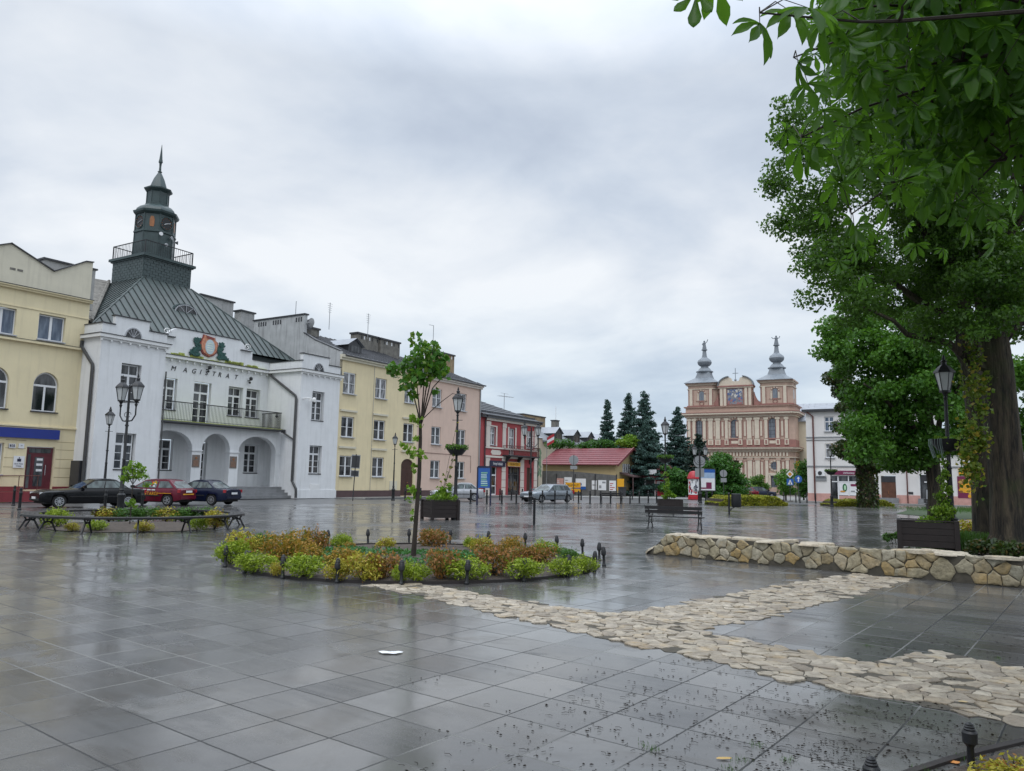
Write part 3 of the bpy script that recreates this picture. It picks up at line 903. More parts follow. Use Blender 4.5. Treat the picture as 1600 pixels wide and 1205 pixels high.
# low back roofs linking the hipped roof with the neighbours
rb = MB()
seam_roof(rb, (3.0, 6.0, 11.0), (3.0, 16, 11.0), (-.5, 16, 14.0), (-.5, 8.5, 14.0), .6, .05, .05, 0, 1)
rb.poly([(2.2, 4.0, 10.9), (4.3, 4.0, 10.9), (4.3, 16, 14.4), (0, 16, 14.2)])
rb.build('rear_roof', [M['copper'], M['seam']], hall)
dm = MB(); cx, zb = -6.0, 13.95
arcp = [(1.15 * math.cos(PI * t / 14), .82 * math.sin(PI * t / 14)) for t in range(15)]
pts = [(cx + a, zb + b) for a, b in arcp]
dm.prism(pts, 6.55, 8.2)
dmo = dm.build('dormer', M['towercu'], hall)
f = MB(); f.prism([(cx + a * .80, zb + .04 + b * .78) for a, b in arcp], 6.50, 6.548, 0)
for t in range(14):
    a, b = arcp[t], arcp[t + 1]
    f.obox((cx + (a[0] + b[0]) * .41, 6.47, zb + .05 + (a[1] + b[1]) * .4), (b[0] - a[0], 0, b[1] - a[1]), .13, .03, .035, 1)
f.box(cx - .95, 6.44, zb, cx + .95, 6.5, zb + .08, 1)
for t in (4, 7, 10): f.obox((cx + arcp[t][0] * .4, 6.48, zb + .04 + arcp[t][1] * .4), (arcp[t][0], 0, arcp[t][1]), .42, .012, .02, 1)
f.build('window', [M['glass'], M['greyframe']], dmo)

# clock tower
tx, ty = -5.95, 11.25
tb = MB(); tb.box(tx - 2.08, ty - 2.08, 16.4, tx + 2.08, ty + 2.08, 18.45)
tower = tb.build('tower_base', M['slate'], hall)
rr = random.Random(4); sh = MB()
for face in range(4):
    for j in range(9):
        k = -2.05 + (.24 if j % 2 else 0)
        while k < 2.0:
            x1 = min(k + .46, 2.05)
            q = [(k, -2.095 - rr.random() * .012, 16.5 + j * .215), (x1, -2.10 - rr.random() * .012, 16.7 + j * .215)]
            bx = MB(); bx.box(q[0][0] + .012, -2.11 - rr.random() * .012, q[0][2], x1 - .012, -2.082, q[1][2])
            ca, sa = math.cos(face * PI / 2), math.sin(face * PI / 2)
            sh.add([(tx + a * ca - b_ * sa, ty + a * sa + b_ * ca, c_) for a, b_, c_ in bx.v], bx.f)
            k += .48
sh.build('slate_shingles', M['slate'], tower, smooth=False)
pl = MB(); pl.box(tx - 2.32, ty - 2.32, 18.46, tx + 2.32, ty + 2.32, 18.66); pl.box(tx - 2.2, ty - 2.2, 18.36, tx + 2.2, ty + 2.2, 18.459); pl.build('platform', M['towercu'], hall)
r = MB()
for s in (-1, 1):
    for k in np.arange(-2.1, 2.11, .19):
        r.box(tx + k - .010, ty + s * 2.1 - .010, 18.66, tx + k + .010, ty + s * 2.1 + .010, 19.7); r.box(tx + s * 2.1 - .010, ty + k - .010, 18.66, tx + s * 2.1 + .010, ty + k + .010, 19.7)
    r.box(tx - 2.13, ty + s * 2.1 - .03, 19.7, tx + 2.13, ty + s * 2.1 + .03, 19.76); r.box(tx + s * 2.1 - .03, ty - 2.07, 19.7, tx + s * 2.1 + .03, ty + 2.07, 19.76)
    for q in (-1, 1): r.box(tx + s * 2.1 - .035, ty + q * 2.1 - .035, 18.66, tx + s * 2.1 + .035, ty + q * 2.1 + .035, 19.72)
r.build('tower_railing', M['black'], hall)
o8 = PI / 8; q8 = 1 / math.cos(PI / 8)
st = MB()
st.lathe([(1.42 * q8, 18.66), (1.42 * q8, 20.85), (1.50 * q8, 20.9), (1.50 * q8, 21.02), (1.40 * q8, 21.06), (1.38 * q8, 22.38), (1.46 * q8, 22.42), (1.60 * q8, 22.55), (1.64 * q8, 22.70), (1.45 * q8, 22.74), (1.40 * q8, 22.95), (1.18 * q8, 23.2), (.92 * q8, 23.35)], 8, (tx, ty, 0), o8)
st.lathe([(.84 * q8, 23.3), (.84 * q8, 23.5), (.76 * q8, 23.55), (.76 * q8, 24.5), (.86 * q8, 24.58), (1.00 * q8, 24.7), (1.02 * q8, 24.8), (.78 * q8, 24.86), (.62 * q8, 24.95), (.58 * q8, 25.1), (.38 * q8, 25.75), (.13 * q8, 26.28), (.10, 26.35)], 8, (tx, ty, 0), o8)
for k in range(8):
    a = o8 + k * PI / 4
    st.tube([(tx + 1.43 * q8 * math.cos(a), ty + 1.43 * q8 * math.sin(a), 18.66), (tx + 1.40 * q8 * math.cos(a), ty + 1.40 * q8 * math.sin(a), 22.4)], .05, 5)
    st.tube([(tx + .78 * q8 * math.cos(a), ty + .78 * q8 * math.sin(a), 23.45), (tx + .78 * q8 * math.cos(a), ty + .78 * q8 * math.sin(a), 24.6)], .035, 5)
ct = st.build('clock_tower', M['towercu'], hall)
sp3 = MB(); sp3.lathe([(.10, 26.3), (.19, 26.37), (.10, 26.46), (.08, 26.8), (.10, 27.1), (.17, 27.2), (.12, 27.5), (.09, 27.85), (.015, 28.72)], 8, (tx, ty, 0)); sp3.build('spire', M['towercu'], hall)
for k in range(8):
    a = -PI / 2 + k * PI / 4; ca, sa = math.cos(a), math.sin(a)
    def T8(pts, rr_): return [(tx + rr_ * ca - p * sa * 1.0, ty + rr_ * sa + p * ca, z) for p, z in pts]
    if k % 2 == 0:
        cf = MB(); n = 24
        for j in range(n):
            a1, a2 = 2 * PI * j / n, 2 * PI * (j + 1) / n
            cf.poly(T8([(0, 21.72), (.5 * math.cos(a1), 21.72 + .5 * math.sin(a1)), (.5 * math.cos(a2), 21.72 + .5 * math.sin(a2))], 1.41), 0)
            cf.tube(T8([(.54 * math.cos(a1), 21.72 + .54 * math.sin(a1)), (.54 * math.cos(a2), 21.72 + .54 * math.sin(a2))], 1.42), .05, 5, 1)
        for j in range(12):
            a1 = 2 * PI * j / 12
            cf.tube(T8([(.38 * math.cos(a1), 21.72 + .38 * math.sin(a1)), (.47 * math.cos(a1), 21.72 + .47 * math.sin(a1))], 1.43), .018, 4, 2)
        c_ = cf.build('clock_face', [M['black'], M['towercu'], M['gold']], ct)
        hd = MB(); hd.tube(T8([(-.05, 21.70), (.36, 21.82)], 1.45), .022, 4); hd.tube(T8([(.0, 21.72), (-.2, 21.61)], 1.45), .028, 4); hd.build('clock_hand', M['whitesign'], c_)
    else:
        og = MB(); og.poly(T8([(-.14, 21.3), (.14, 21.3), (.18, 21.5), (.18, 21.9), (.1, 22.15), (-.1, 22.15), (-.18, 21.9), (-.18, 21.5)], 1.42)); og.build('ornament', M['gold'], ct)
for k, (a, z) in enumerate(((-1.9, 20.7), (-1.35, 20.6), (-1.62, 19.9), (-.6, 20.6))):
    sp_ = MB(); p = (tx + 1.52 * math.cos(a), ty + 1.52 * math.sin(a), z)
    sp_.lathe([(.05, 0), (.16, .22), (.14, .24)], 9, (0, 0, 0)); v2 = []
    for (x, y, zz) in sp_.v: v2.append((p[0] + zz * math.cos(a) - x * math.sin(a), p[1] + zz * math.sin(a) + x * math.cos(a), p[2] + y))
    sp_.v = v2; sp_.build('loudspeaker', M['greysign'] if k != 0 else M['whitesign'], ct)
# chimneys on the far slopes
for px0, px1, ptop, dd, zb, mt, dep in ((314, 366, 455, 14.0, 11.5, 'chimpale', 1.2), (377, 398, 480, 12.0, 11.5, 'chimpale', .9)):
    u0, z0 = on_row(px0, ptop + 6, dd); u1, z1 = on_row(px1, ptop + 6, dd)
    c = MB(); c.box(u0, dd, zb, u1, dd + dep, z0); c.box(u0 - .12, dd - .12, z0 + .001, u1 + .12, dd + dep + .12, z0 + .13, 1)
    c.build('chimney', [M[mt], M['dkmetal']], hall)

# ================================================================ YELLOW CORNER HOUSE (left edge)
yo = Vector(rowpt(-16.3, 1.9)); yaw = R(57)
yh = thing('corner_house', 'pale yellow gabled house with arched windows cut by the left edge of the photo', 'house', (yo.x, yo.y, 0), yaw)
w = MB()
hol = [(-2.7, -1.16, 9.48, 11.03, 0), (-5.4, -3.93, 9.48, 11.03, 0), (-2.66, -1.22, 5.22, 7.58, .80), (-5.4, -3.96, 5.22, 7.58, .80), (-2.68, -1.12, .66, 3.16, 0), (-5.6, -3.9, 1.5, 3.3, 0)]
wall(w, -14, .2, 0, 12.3, hol, 0, .22)
w.poly([(.2, 0, 0), (.2, 12, 0), (.2, 12, 12.3), (.2, 0, 12.3)])
yw = w.build('front_wall', M['cream'], yh)
w = MB()
w.prism([(-14, 12.45), (.2, 12.45), (.2, 14.85), (-.23, 14.8), (-2.08, 13.72), (-4.55, 14.78), (-7.0, 13.72), (-9.0, 14.8), (-14, 13.0)], .05, .4)
w.build('gable', M['cream_pale'], yh)
c = MB()
for z0, z1, dpt in ((12.3, 12.37, .28), (12.18, 12.299, .18), (9.18, 9.32, .22), (11.18, 11.24, .04), (4.28, 4.36, .10)): c.box(-14, -dpt, z0, .22 + (.05 if dpt > .1 else 0), -.002, z1)
for z in (3.48, 3.02, 2.46, 1.94, 1.38):
    pass
c.build('cornice', M['cream'], yw)
c = MB()
c.box(-14, -.3, 12.371, .3, .05, 12.41); c.box(-14, -.24, 9.321, .28, -.002, 9.345)
for a, b in (((.2, 14.85), (-.23, 14.8)), ((-.23, 14.8), (-2.08, 13.72)), ((-2.08, 13.72), (-4.55, 14.78)), ((-4.55, 14.78), (-7, 13.72))):
    c.obox(((a[0] + b[0]) / 2, .22, (a[1] + b[1]) / 2 + .03), (b[0] - a[0], 0, b[1] - a[1]), math.hypot(a[0] - b[0], a[1] - b[1]) / 2 + .03, .26, .03)
c.build('flashing', M['dkmetal'], yh)
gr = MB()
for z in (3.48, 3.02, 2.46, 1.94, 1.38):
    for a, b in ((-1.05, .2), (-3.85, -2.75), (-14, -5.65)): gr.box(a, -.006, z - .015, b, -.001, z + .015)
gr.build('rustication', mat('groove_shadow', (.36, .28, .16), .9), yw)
c = MB(); c.box(-14, -.06, 0, -2.72, -.003, .84); c.box(-1.08, -.06, 0, .2, -.003, .84); c.build('plinth', M['redplinth'], yh)
rp = MB(); rp.box(-14, -1.3, 0, -1.1, -.07, .55); rp.build('ramp', M['redplinth'], yh)
rl = MB()
for x in np.arange(-9.5, -2.4, 1.0): rl.tube([(x, -1.2, .5), (x, -1.2, 1.45)], .022, 5)
rl.tube([(-10, -1.2, 1.36), (-2.4, -1.2, 1.47)], .028, 5); rl.tube([(-2.4, -1.2, .72), (-.2, -1.2, .62)], .025, 5); rl.tube([(-10, -1.25, .6), (-.2, -1.25, .6)], .02, 5)
rl.build('ramp_railing', M['brownpipe'], yh)
for x in (-1.93, -4.66): window(yh, x, 9.5, 1.5, 1.5, .16, 'plain', 'glassblue')
for x in (-1.94, -4.68): window(yh, x, 5.24, 1.4, 2.32, .16, 'arch', rise=.78, sillmat='dkmetal')
window(yh, -4.75, 1.52, 1.66, 1.76, .16, 'plain', 'glassblue')
d = MB(); d.box(-2.62, .12, .66, -1.16, .2, 3.12, 0)
for x0, x1 in ((-2.30, -1.5),): d.box(x0, .10, .80, x1, .119, 2.7, 1)
d.box(-2.16, .085, .85, -1.66, .099, 2.55, 2); d.box(-2.5, .10, 2.8, -1.3, .118, 3.05, 2)
for z in (2.35, 2.05, 1.72): d.box(-2.05, .075, z, -1.72, .084, z + .13, 3)
d.box(-2.55, .1, .75, -2.38, .118, 2.7, 2)
dr = d.build('door', [M['doorred'], M['doorred'], M['glass'], M['whitesign']], yh)
h = MB(); h.tube([(-1.56, .02, 1.5), (-1.56, .02, 2.1)], .02, 6); h.build('handle', M['alloy'], dr)
for px0, px1, ptop, dd in ((39.4, 64.7, 390, 3.5), (89, 158, 403, 2.2)):
    c = MB()
    if px0 < 80: c.box(-3.95, 3.0, 12, -3.1, 4.0, 15.0, 0); c.box(-4.05, 2.9, 15.0, -3.0, 4.1, 15.1, 1)
    else: c.box(-1.95, 1.6, 12, -.05, 2.6, 14.75, 0); c.box(-2.05, 1.5, 14.75, .05, 2.7, 14.86, 1); c.box(.1, .9, 12, .85, 2.5, 14.62, 0); c.box(.05, .8, 14.62, .95, 2.6, 14.72, 1)
    c.build('chimney', [M['chimpale'], M['dkmetal']], yh)
v = MB(); v.box(-4.5, .03, 13.28, -4.2, .049, 13.4); v.box(-4.1, .03, 13.28, -3.8, .049, 13.4); v.build('vent', M['chim'], yh)
rf = MB(); rf.poly([(-14, .4, 13), (.2, .4, 13), (.2, 9, 14.4), (-14, 9, 14.4)]); rf.build('roof', M['tin'], yh)
# rear roof between the yellow house and the town hall



def sign_box(name, label, cat, parent_frame, x0, x1, z0, z1, y, mt, dep=.1, texts=(), group=None, border=None):
    """a flat sign fixed to a wall; parent_frame = (origin, yaw)"""
    o, yw_ = parent_frame
    c, s = math.cos(yw_), math.sin(yw_)
    cx = (x0 + x1) / 2
    loc = (o[0] + cx * c - y * s, o[1] + cx * s + y * c, z0)
    t = thing(name, label, cat, loc, yw_, group)
    p = MB(); p.box(-(x1 - x0) / 2, -dep, 0, (x1 - x0) / 2, -.004, z1 - z0); p.build('panel', M[mt], t)
    if border:
        b = MB(); hw = (x1 - x0) / 2; H = z1 - z0
        for q in ((-hw, 0, hw, .04), (-hw, H - .04, hw, H), (-hw, .04, -hw + .04, H - .04), (hw - .04, .04, hw, H - .04)): b.box(q[0], -dep - .012, q[1], q[2], -dep - .002, q[3])
        b.build('border', M[border], t)
    for (txt, size, tx_, tz, tm) in texts:
        m_ = MB(); text_mesh(m_, txt, size, tx_, tz, -dep - .006, .004, align='CENTER'); m_.build('lettering', M[tm], t)
    return t


YF = ((yo.x, yo.y), yaw)
sign_box('fascia_sign', 'long plain blue fascia sign above the maroon door of the yellow house', 'sign', YF, -7.5, -1.0, 3.62, 4.18, -.02, 'bluesign', .16)
sign_box('house_number', 'small dark blue house number plate left of the maroon door', 'sign', YF, -3.68, -3.33, 3.02, 3.27, -.02, 'navysign', .03, [('20', .2, 0, .06, 'whitesign')], border='whitesign')
sign_box('bank_plaque', 'square white plaque with a dark emblem beside the maroon door', 'sign', YF, -3.36, -2.78, 1.9, 2.58, -.02, 'whitesign', .04, [('Bank Polski', .10, 0, .20, 'navysign'), ('Oddział', .09, 0, .08, 'navysign')])
em = MB(); em.box(-.10, -.055, .36, .10, -.046, .52); em.lathe([(.035, 0), (.03, .012)], 8, (0, 0, 0)); em.v = em.v[:8] + [(a, -.05 + c * .3, .57 + b) for a, b, c in em.v[8:]]
em.build('emblem', M['navysign'], bpy.data.objects['bank_plaque'])
ov = sign_box('oval_plaque', 'small white oval plaque beside the house number on the yellow wall', 'sign', YF, -3.16, -2.86, 3.02, 3.3, -.02, 'whitesign', .03, [('24', .1, 0, .12, 'navysign')])

# ================================================================ YELLOW AND PEACH TENEMENTS
def tenement(name, label, x0, x1, wallm, cols, eave, door=None, skip_ground=(), curtains=(), lintel=True):
    o = rowpt(x0, .15)
    t = thing(name, label, 'house', (o[0], o[1], 0), ROW)
    W = x1 - x0; w = MB(); hol = []
    for c in cols:
        hol += [(c - .78, c + .78, 8.72, 10.55, 0), (c - .78, c + .78, 5.05, 6.8, 0)]
        if c not in skip_ground: hol.append((c - .78, c + .78, 1.78, 3.5, 0))
    if door: hol.append((door - .92, door + .92, .1, 3.5, .62))
    wall(w, 0, W, 0, eave, hol, 0, .16)
    w.poly([(0, 0, 0), (0, 10, 0), (0, 10, eave), (0, 0, eave)]); w.poly([(W, 0, 0), (W, 10, 0), (W, 10, eave), (W, 0, eave)])
    fw = w.build('front_wall', M[wallm], t)
    c_ = MB(); c_.box(0, -.32, eave - .02, W + .1, -.002, eave + .22); c_.box(0, -.18, eave - .22, W + .05, -.003, eave - .021)
    if lintel:
        for c in cols:
            for z_ in (7.2, 4.12): l_ = MB(); l_.box(c - 1.0, -.14, z_, c + 1.0, -.002, z_ + .17); l_.build('lintel', M['cream_pale'], t)
    c_.build('cornice', M['redtrim'] if not lintel else M['cream_pale'], fw)
    p = MB()
    if door: p.box(0, -.05, 0, door - .95, -.003, .6); p.box(door + .95, -.05, 0, W, -.003, .6)
    else: p.box(0, -.05, 0, W, -.003, .6)
    p.build('plinth', M['plinth'], t)
    for i, c in enumerate(cols):
        for j, (z, h) in enumerate(((8.74, 1.78), (5.07, 1.7), (1.8, 1.68))):
            if j == 2 and c in skip_ground: continue
            window(t, c, z, 1.5, h, .10, 'two', 'glass2' if (i, j) in curtains else 'glass')
    if door:
        d = MB(); d.prism([(door - .9, .12), (door + .9, .12)] + [(door + .9 * math.cos(PI * k / 12), 2.88 + .6 * math.sin(PI * k / 12)) for k in range(13)], .10, .16)
        d.box(door - .02, .09, .15, door + .02, .099, 2.7); d.box(door - .9, .085, 2.68, door + .9, .099, 2.78)
        for s in (-.5, .5):
            for z in (.4, 1.5): d.box(door + s - .3, .088, z, door + s + .3, .099, z + .9)
        dd_ = d.build('door', M['wood'], t); h = MB(); h.ball((door + .12, .06, 1.3), .05); h.build('handle', M['gold'], dd_)
    return t, W, fw


ty_, W1_, fwy = tenement('tenement_house', 'three-storey yellow tenement with arched brown door next to the town hall', 4.36, 15.1, 'yellow', (1.28, 5.35, 9.47), 11.75, 9.47, (9.47,), {(0, 0), (1, 0), (2, 0)})
# firewall gable towards the town hall
g = MB(); g.prism([(0.0, 9.9), (.0, 12.25), (1.2, 12.75), (2.95, 13.40), (4.4, 14.15), (4.4, 15.78), (10.9, 15.78), (10.9, 9.9)], -.02, .32, axis='x')
fg = g.build('firewall', M['oldwhite'], ty_)
c = MB(); c.box(-.1, 4.3, 15.781, .42, 11, 15.9)
for y_ in (4.7, 5.0, 5.3, 7.3, 7.6, 7.9, 8.2, 9.2, 9.5, 9.8, 10.1): c.box(-.035, y_, 15.2, -.021, y_ + .16, 15.6)
for a, b in (((0, 12.25), (2.95, 13.40)), ((2.95, 13.4), (4.4, 14.15))): c.obox((.15, (a[0] + b[0]) / 2, (a[1] + b[1]) / 2 + .03), (0, b[0] - a[0], b[1] - a[1]), math.hypot(a[0] - b[0], a[1] - b[1]) / 2, .22, .03)
c.build('flashing', M['dkmetal'], fg)
di = MB(); di.lathe([(.02, 0), (.25, .03), (.42, .12), (.44, .13)], 14, (0, 0, 0)); di.v = [(.35 + z * .6, 4.1 - x * .95 - z * .4, 15.1 + y) for x, y, z in di.v]; di.tube([(.15, 4.5, 15.0), (.35, 4.15, 15.1)], .04, 6)
di.build('satellite_dish', M['greysign'], fg)
rf = MB(); seam_roof(rf, (.3, -.30, 11.98), (W1_, -.30, 11.98), (W1_, 6.2, 14.65), (.3, 6.2, 14.65), .62, .05, .05); rf.poly([(0, 6.2, 14.65), (W1_, 6.2, 14.65), (W1_, 11, 12.4), (0, 11, 12.4)])
rf.tube([(.3, -.36, 11.93), (W1_, -.36, 11.93)], .075, 6)
rfy = rf.build('roof', M['tin'], ty_)


def roof_dormer(t, x, wdt, y0, z0, h, dep, mt='tin'):
    d = MB(); hw = wdt / 2
    d.prism([(x - hw, z0), (x + hw, z0), (x + hw, z0 + h * .55), (x, z0 + h * .9), (x - hw, z0 + h * .55)], y0, y0 + dep)
    o = d.build('dormer', M['dkmetal'], t)
    r_ = MB()
    for s in (-1, 1): r_.poly([(x, y0 - .2, z0 + h), (x + s * (hw + .25), y0 - .2, z0 + h * .52), (x + s * (hw + .25), y0 + dep, z0 + h * .52), (x, y0 + dep, z0 + h)])
    r_.build('dormer_roof', M[mt], o)
    q = MB(); q.box(x - hw * .62, y0 - .03, z0 + .12, x + hw * .62, y0 - .004, z0 + h * .52); q.build('window', M['glass'], o)
    return o


def chimney(t, x0, x1, y0, y1, z0, z1, mt, vents=True, ant=None):
    c = MB(); c.box(x0, y0, z0, x1, y1, z1); c.box(x0 - .1, y0 - .1, z1 + .001, x1 + .1, y1 + .1, z1 + .16, 1)
    if vents:
        n = max(2, int((x1 - x0) / .35))
        for k in range(n):
            xx = x0 + (x1 - x0) * (k + .5) / n
            if (k * 7) % 3: c.box(xx - .08, y0 - .013, z1 - .42, xx + .08, y0 - .004, z1 - .1, 2 if k % 2 else 3)
    o = c.build('chimney', [M[mt], M['dkmetal'], M['black'], M['whitesign']], t)
    if ant:
        a = MB(); xx, hh = ant; a.tube([(xx, y0, z1 - .3), (xx, y0, z1 + hh)], .03, 5)
        for k in range(5): a.tube([(xx - .32 + .03 * k, y0, z1 + hh - .1 - k * .2), (xx + .32 - .03 * k, y0, z1 + hh - .1 - k * .2)], .014, 4)
        a.build('antenna', M['greysign'], o)
    return o


def row_chim(t, u_off, px0, px1, ptop, dd, mt, ant=None, depth=.9):
    u0, z0 = on_row(px0, ptop, dd); u1, z1 = on_row(px1, ptop, dd)
    return chimney(t, u0 - u_off, u1 - u_off, dd, dd + depth, 12.6, z0, mt, True, ant)


row_chim(ty_, 4.36, 561, 594, 521, 4.6, 'chim', (3.2, 2.2))
row_chim(ty_, 4.36, 597, 627, 530, 4.4, 'chim', (8.2, 2.2))
chimney(ty_, .9, 2.6, 5.2, 6.0, 13.6, 14.9, 'chim', False)
sd = MB(); sd.lathe([(.02, 0), (.3, .04), (.48, .16)], 14, (0, 0, 0)); sd.v = [(1.0 + x, 5.0 - z, 15.1 + y) for x, y, z in sd.v]; sd.build('satellite_dish', M['dkmetal'], ty_)
roof_dormer(ty_, 3.5, 1.7, 1.6, 12.55, 1.5, 3.2, 'tinlight')
an = MB(); an.tube([(-.2 + .8, 6.2, 14.5), (.6, 6.2, 17.3)], .03, 5); an.build('antenna', M['greysign'], ty_)
pj = MB(); pj.tube([(4.35, -.04, .6), (4.35, -.04, 11.5)], .02, 4); pj.build('cable', M['greysign'], ty_)
mb_ = MB(); mb_.box(6.95, -.06, .65, 8.0, -.004, 1.45); mb_.build('meter_cabinet', M['cream_pale'], ty_)

tp_, W2_, fwp = tenement('tenement_house', 'three-storey peach tenement with plain walls beside the red house', 15.1, 26.05, 'pink', (3.05, 7.4), 11.55, None, (), {(0, 0), (1, 0)}, False)
rf = MB(); eL = (0, -.35, 11.80); seam_roof(rf, eL, (W2_ + .3, -.35, 11.80), (W2_ - 2.8, 6.2, 14.45), (0, 6.2, 14.45), .62, .04, .05)
rf.poly([(W2_ + .3, -.35, 11.8), (W2_ + .3, 11, 11.8), (W2_ - 2.8, 6.2, 14.45)]); rf.tube([(0, -.40, 11.76), (W2_ + .3, -.40, 11.76)], .08, 6)
rf.build('roof', M['tin'], tp_)
row_chim(tp_, 15.1, 676, 712, 548, 4.6, 'chimtan', None)
roof_dormer(tp_, 4.6, 1.3, .9, 12.4, 1.15, 2.2)
an = MB(); an.tube([(9.4, 5.5, 14), (9.4, 5.5, 18.6)], .035, 5); an.tube([(8.6, 5.5, 18.55), (9.4, 5.5, 18.6)], .025, 5); an.build('antenna', M['greysign'], tp_)
dp = MB(); dp.tube([(W2_ - .25, -.1, 11.5), (W2_ - .25, -.1, .1)], .065, 6); dp.build('downpipe', M['greysign'], tp_)
cb = MB(); cb.tube([(0, -.03, 4.2), (9.2, -.03, 4.15), (9.2, -.03, 2.4)], .02, 4); cb.build('cable', M['brownpipe'], tp_)

# ================================================================ RED HOUSE
ro = rowpt(26.1, .12); RX = 26.1
rh = thing('red_house', 'two-storey red house with cream pilasters, iron balcony and dark roof', 'house', (ro[0], ro[1], 0), ROW)
WR = 12.5
w = MB()
hol = [(27.95 - RX, 29.1 - RX, 5.5, 7.5, 0), (32.0 - RX, 33.3 - RX, 4.5, 7.6, 0), (36.1 - RX, 37.35 - RX, 5.5, 7.55, 0), (28.45 - RX, 29.55 - RX, .05, 3.1, 0), (31.95 - RX, 34.6 - RX, .05, 3.2, 0), (36.15 - RX, 37.5 - RX, .05, 3.22, 0)]
wall(w, 0, WR, 0, 8.4, hol, 0, .22); w.poly([(WR, 0, 0), (WR, 10, 0), (WR, 10, 8.4), (WR, 0, 8.4)]); w.poly([(0, 0, 0), (0, 10, 0), (0, 10, 8.4), (0, 0, 8.4)])
fr = w.build('front_wall', M['red'], rh)
c = MB()
for a, b in ((27.15, 28.0), (30.5, 31.3), (34.6, 35.42), (37.82, 38.55)):
    for z0, z1 in ((.0, .85), (.9, 1.7), (1.74, 2.6), (2.64, 4.1)): c.box(a - RX, -.07, z0, b - RX, -.002, z1)
    c.box(a - RX + .05, -.06, 5.32, b - RX - .05, -.002, 8.05); c.box(a - RX - .03, -.09, 7.55, b - RX + .03, -.061, 8.05)
for z0, z1, dpt in ((4.13, 4.34, .12), (5.12, 5.3, .12), (8.15, 8.42, .2)): c.box(.9, -dpt, z0, WR, -.0715 if dpt > .1 else -.002, z1)
for a, b, z0, z1 in ((27.15, 27.93, 5.4, 7.62), (29.12, 29.42, 5.4, 7.62), (31.7, 31.98, 5.32, 7.72), (33.32, 33.6, 5.32, 7.72), (35.85, 36.08, 5.4, 7.6), (37.37, 37.6, 5.4, 7.6)): c.box(a - RX + (.9 if a < 27.5 else 0) * .0, -.045, z0, b - RX, -.003, z1)
c.box(29.12 - RX - 1.2, -.044, 7.52, 29.12 - RX + .3, -.003, 7.66)
c.prism([(28.15 - RX, 4.7), (28.4 - RX, 4.45), (30.05 - RX, 4.45), (30.3 - RX, 4.7), (30.05 - RX, 4.98), (28.4 - RX, 4.98)], -.05, -.003)
c.build('pilasters', M['redtrim'], fr)
window(rh, 28.52 - RX, 5.52, 1.1, 1.95, .14, 'cross', 'glass2'); window(rh, 32.65 - RX, 4.52, 1.24, 3.05, .14, 'cross', 'glass2', sill=False); window(rh, 36.72 - RX, 5.52, 1.2, 2.0, .14, 'cross', 'glass2')
d = MB(); d.box(28.48 - RX, .14, .05, 29.52 - RX, .2, 3.08, 1)
for q in ((28.48, 28.6, .05, 3.08), (29.4, 29.52, .05, 3.08), (28.6, 29.4, 2.15, 2.3), (28.6, 29.4, .05, .2), (28.6, 29.4, 1.0, 1.1)): d.box(q[0] - RX, .10, q[2], q[1] - RX, .138, q[3], 0)
dw = d.build('door', [M['frame'], M['glass']], rh); h = MB(); h.tube([(29.36 - RX, .05, 1.0), (29.36 - RX, .05, 1.25)], .02, 5); h.build('handle', M['alloy'], dw)
d = MB(); d.box(31.98 - RX, .14, .05, 34.57 - RX, .2, 3.18, 1)
for q in ((31.98, 32.08, .05, 3.18), (34.47, 34.57, .05, 3.18), (33.2, 33.32, .05, 3.18), (32.08, 34.47, 2.3, 2.4), (32.08, 34.47, .05, .4)): d.box(q[0] - RX, .09, q[2], q[1] - RX, .138, q[3], 0)
dw = d.build('door', [M['dkmetal'], M['glass']], rh); h = MB(); h.tube([(33.1 - RX, .04, 1.0), (33.1 - RX, .04, 1.3)], .02, 5); h.build('handle', M['alloy'], dw)
d = MB(); d.box(36.18 - RX, .14, .05, 37.47 - RX, .2, 3.2); d.box(36.8 - RX, .12, .05, 36.86 - RX, .139, 3.2); d.build('door', M['wood'], rh)
b = MB(); b.box(30.6 - RX, -1.05, 4.36, 37.4 - RX, -.003, 4.5)
for x in (31.2, 33.9, 36.7): b.prism([(-.003, 3.6), (-.12, 3.6), (-.8, 4.359), (-.003, 4.359)], x - RX, x - RX + .1, axis='x')
bl = b.build('balcony', M['dkmetal'], rh)
r = MB()
for k in np.arange(30.65, 37.4, .14): r.box(k - RX, -1.0, 4.5, k - RX + .022, -.98, 5.5)
for k in np.arange(-.95, -.05, .14): r.box(30.65 - RX, k, 4.5, 30.67 - RX, k + .02, 5.5); r.box(37.33 - RX, k, 4.5, 37.35 - RX, k + .02, 5.5)
r.box(30.6 - RX, -1.02, 5.5, 37.4 - RX, -.96, 5.56); r.box(30.6 - RX, -.96, 5.5, 30.68 - RX, -.01, 5.56); r.box(37.32 - RX, -.96, 5.5, 37.4 - RX, -.01, 5.56)
for k in range(9):
    cx = 31.1 - RX + k * .72
    r.tube([(cx + .22 * math.cos(t * PI / 6), -1.0, 5.0 + .22 * math.sin(t * PI / 6)) for t in range(13)], .014, 4)
r.build('railing', M['brownpipe'], bl)
rf = MB(); EL = (-.1, -.45, 8.72); ER = (WR + .5, -.45, 8.72); RR = (5.2, 5.2, 11.3); RL_ = (-.1, 5.2, 11.3)
rf.poly([EL, ER, RR, RL_]); rf.poly([ER, (WR + .5, 11, 8.72), RR]); rf.box(-.05, -.45, 8.42, WR + .5, 0, 8.70); rf.tube([(-.1, -.52, 8.70), (WR + .5, -.52, 8.70)], .09, 6)
for k in np.arange(.1, WR, .34):
    for zz in (.45,): rf.box(k, -.45 + .8, 9.06, k + .2, -.45 + .87, 9.22)
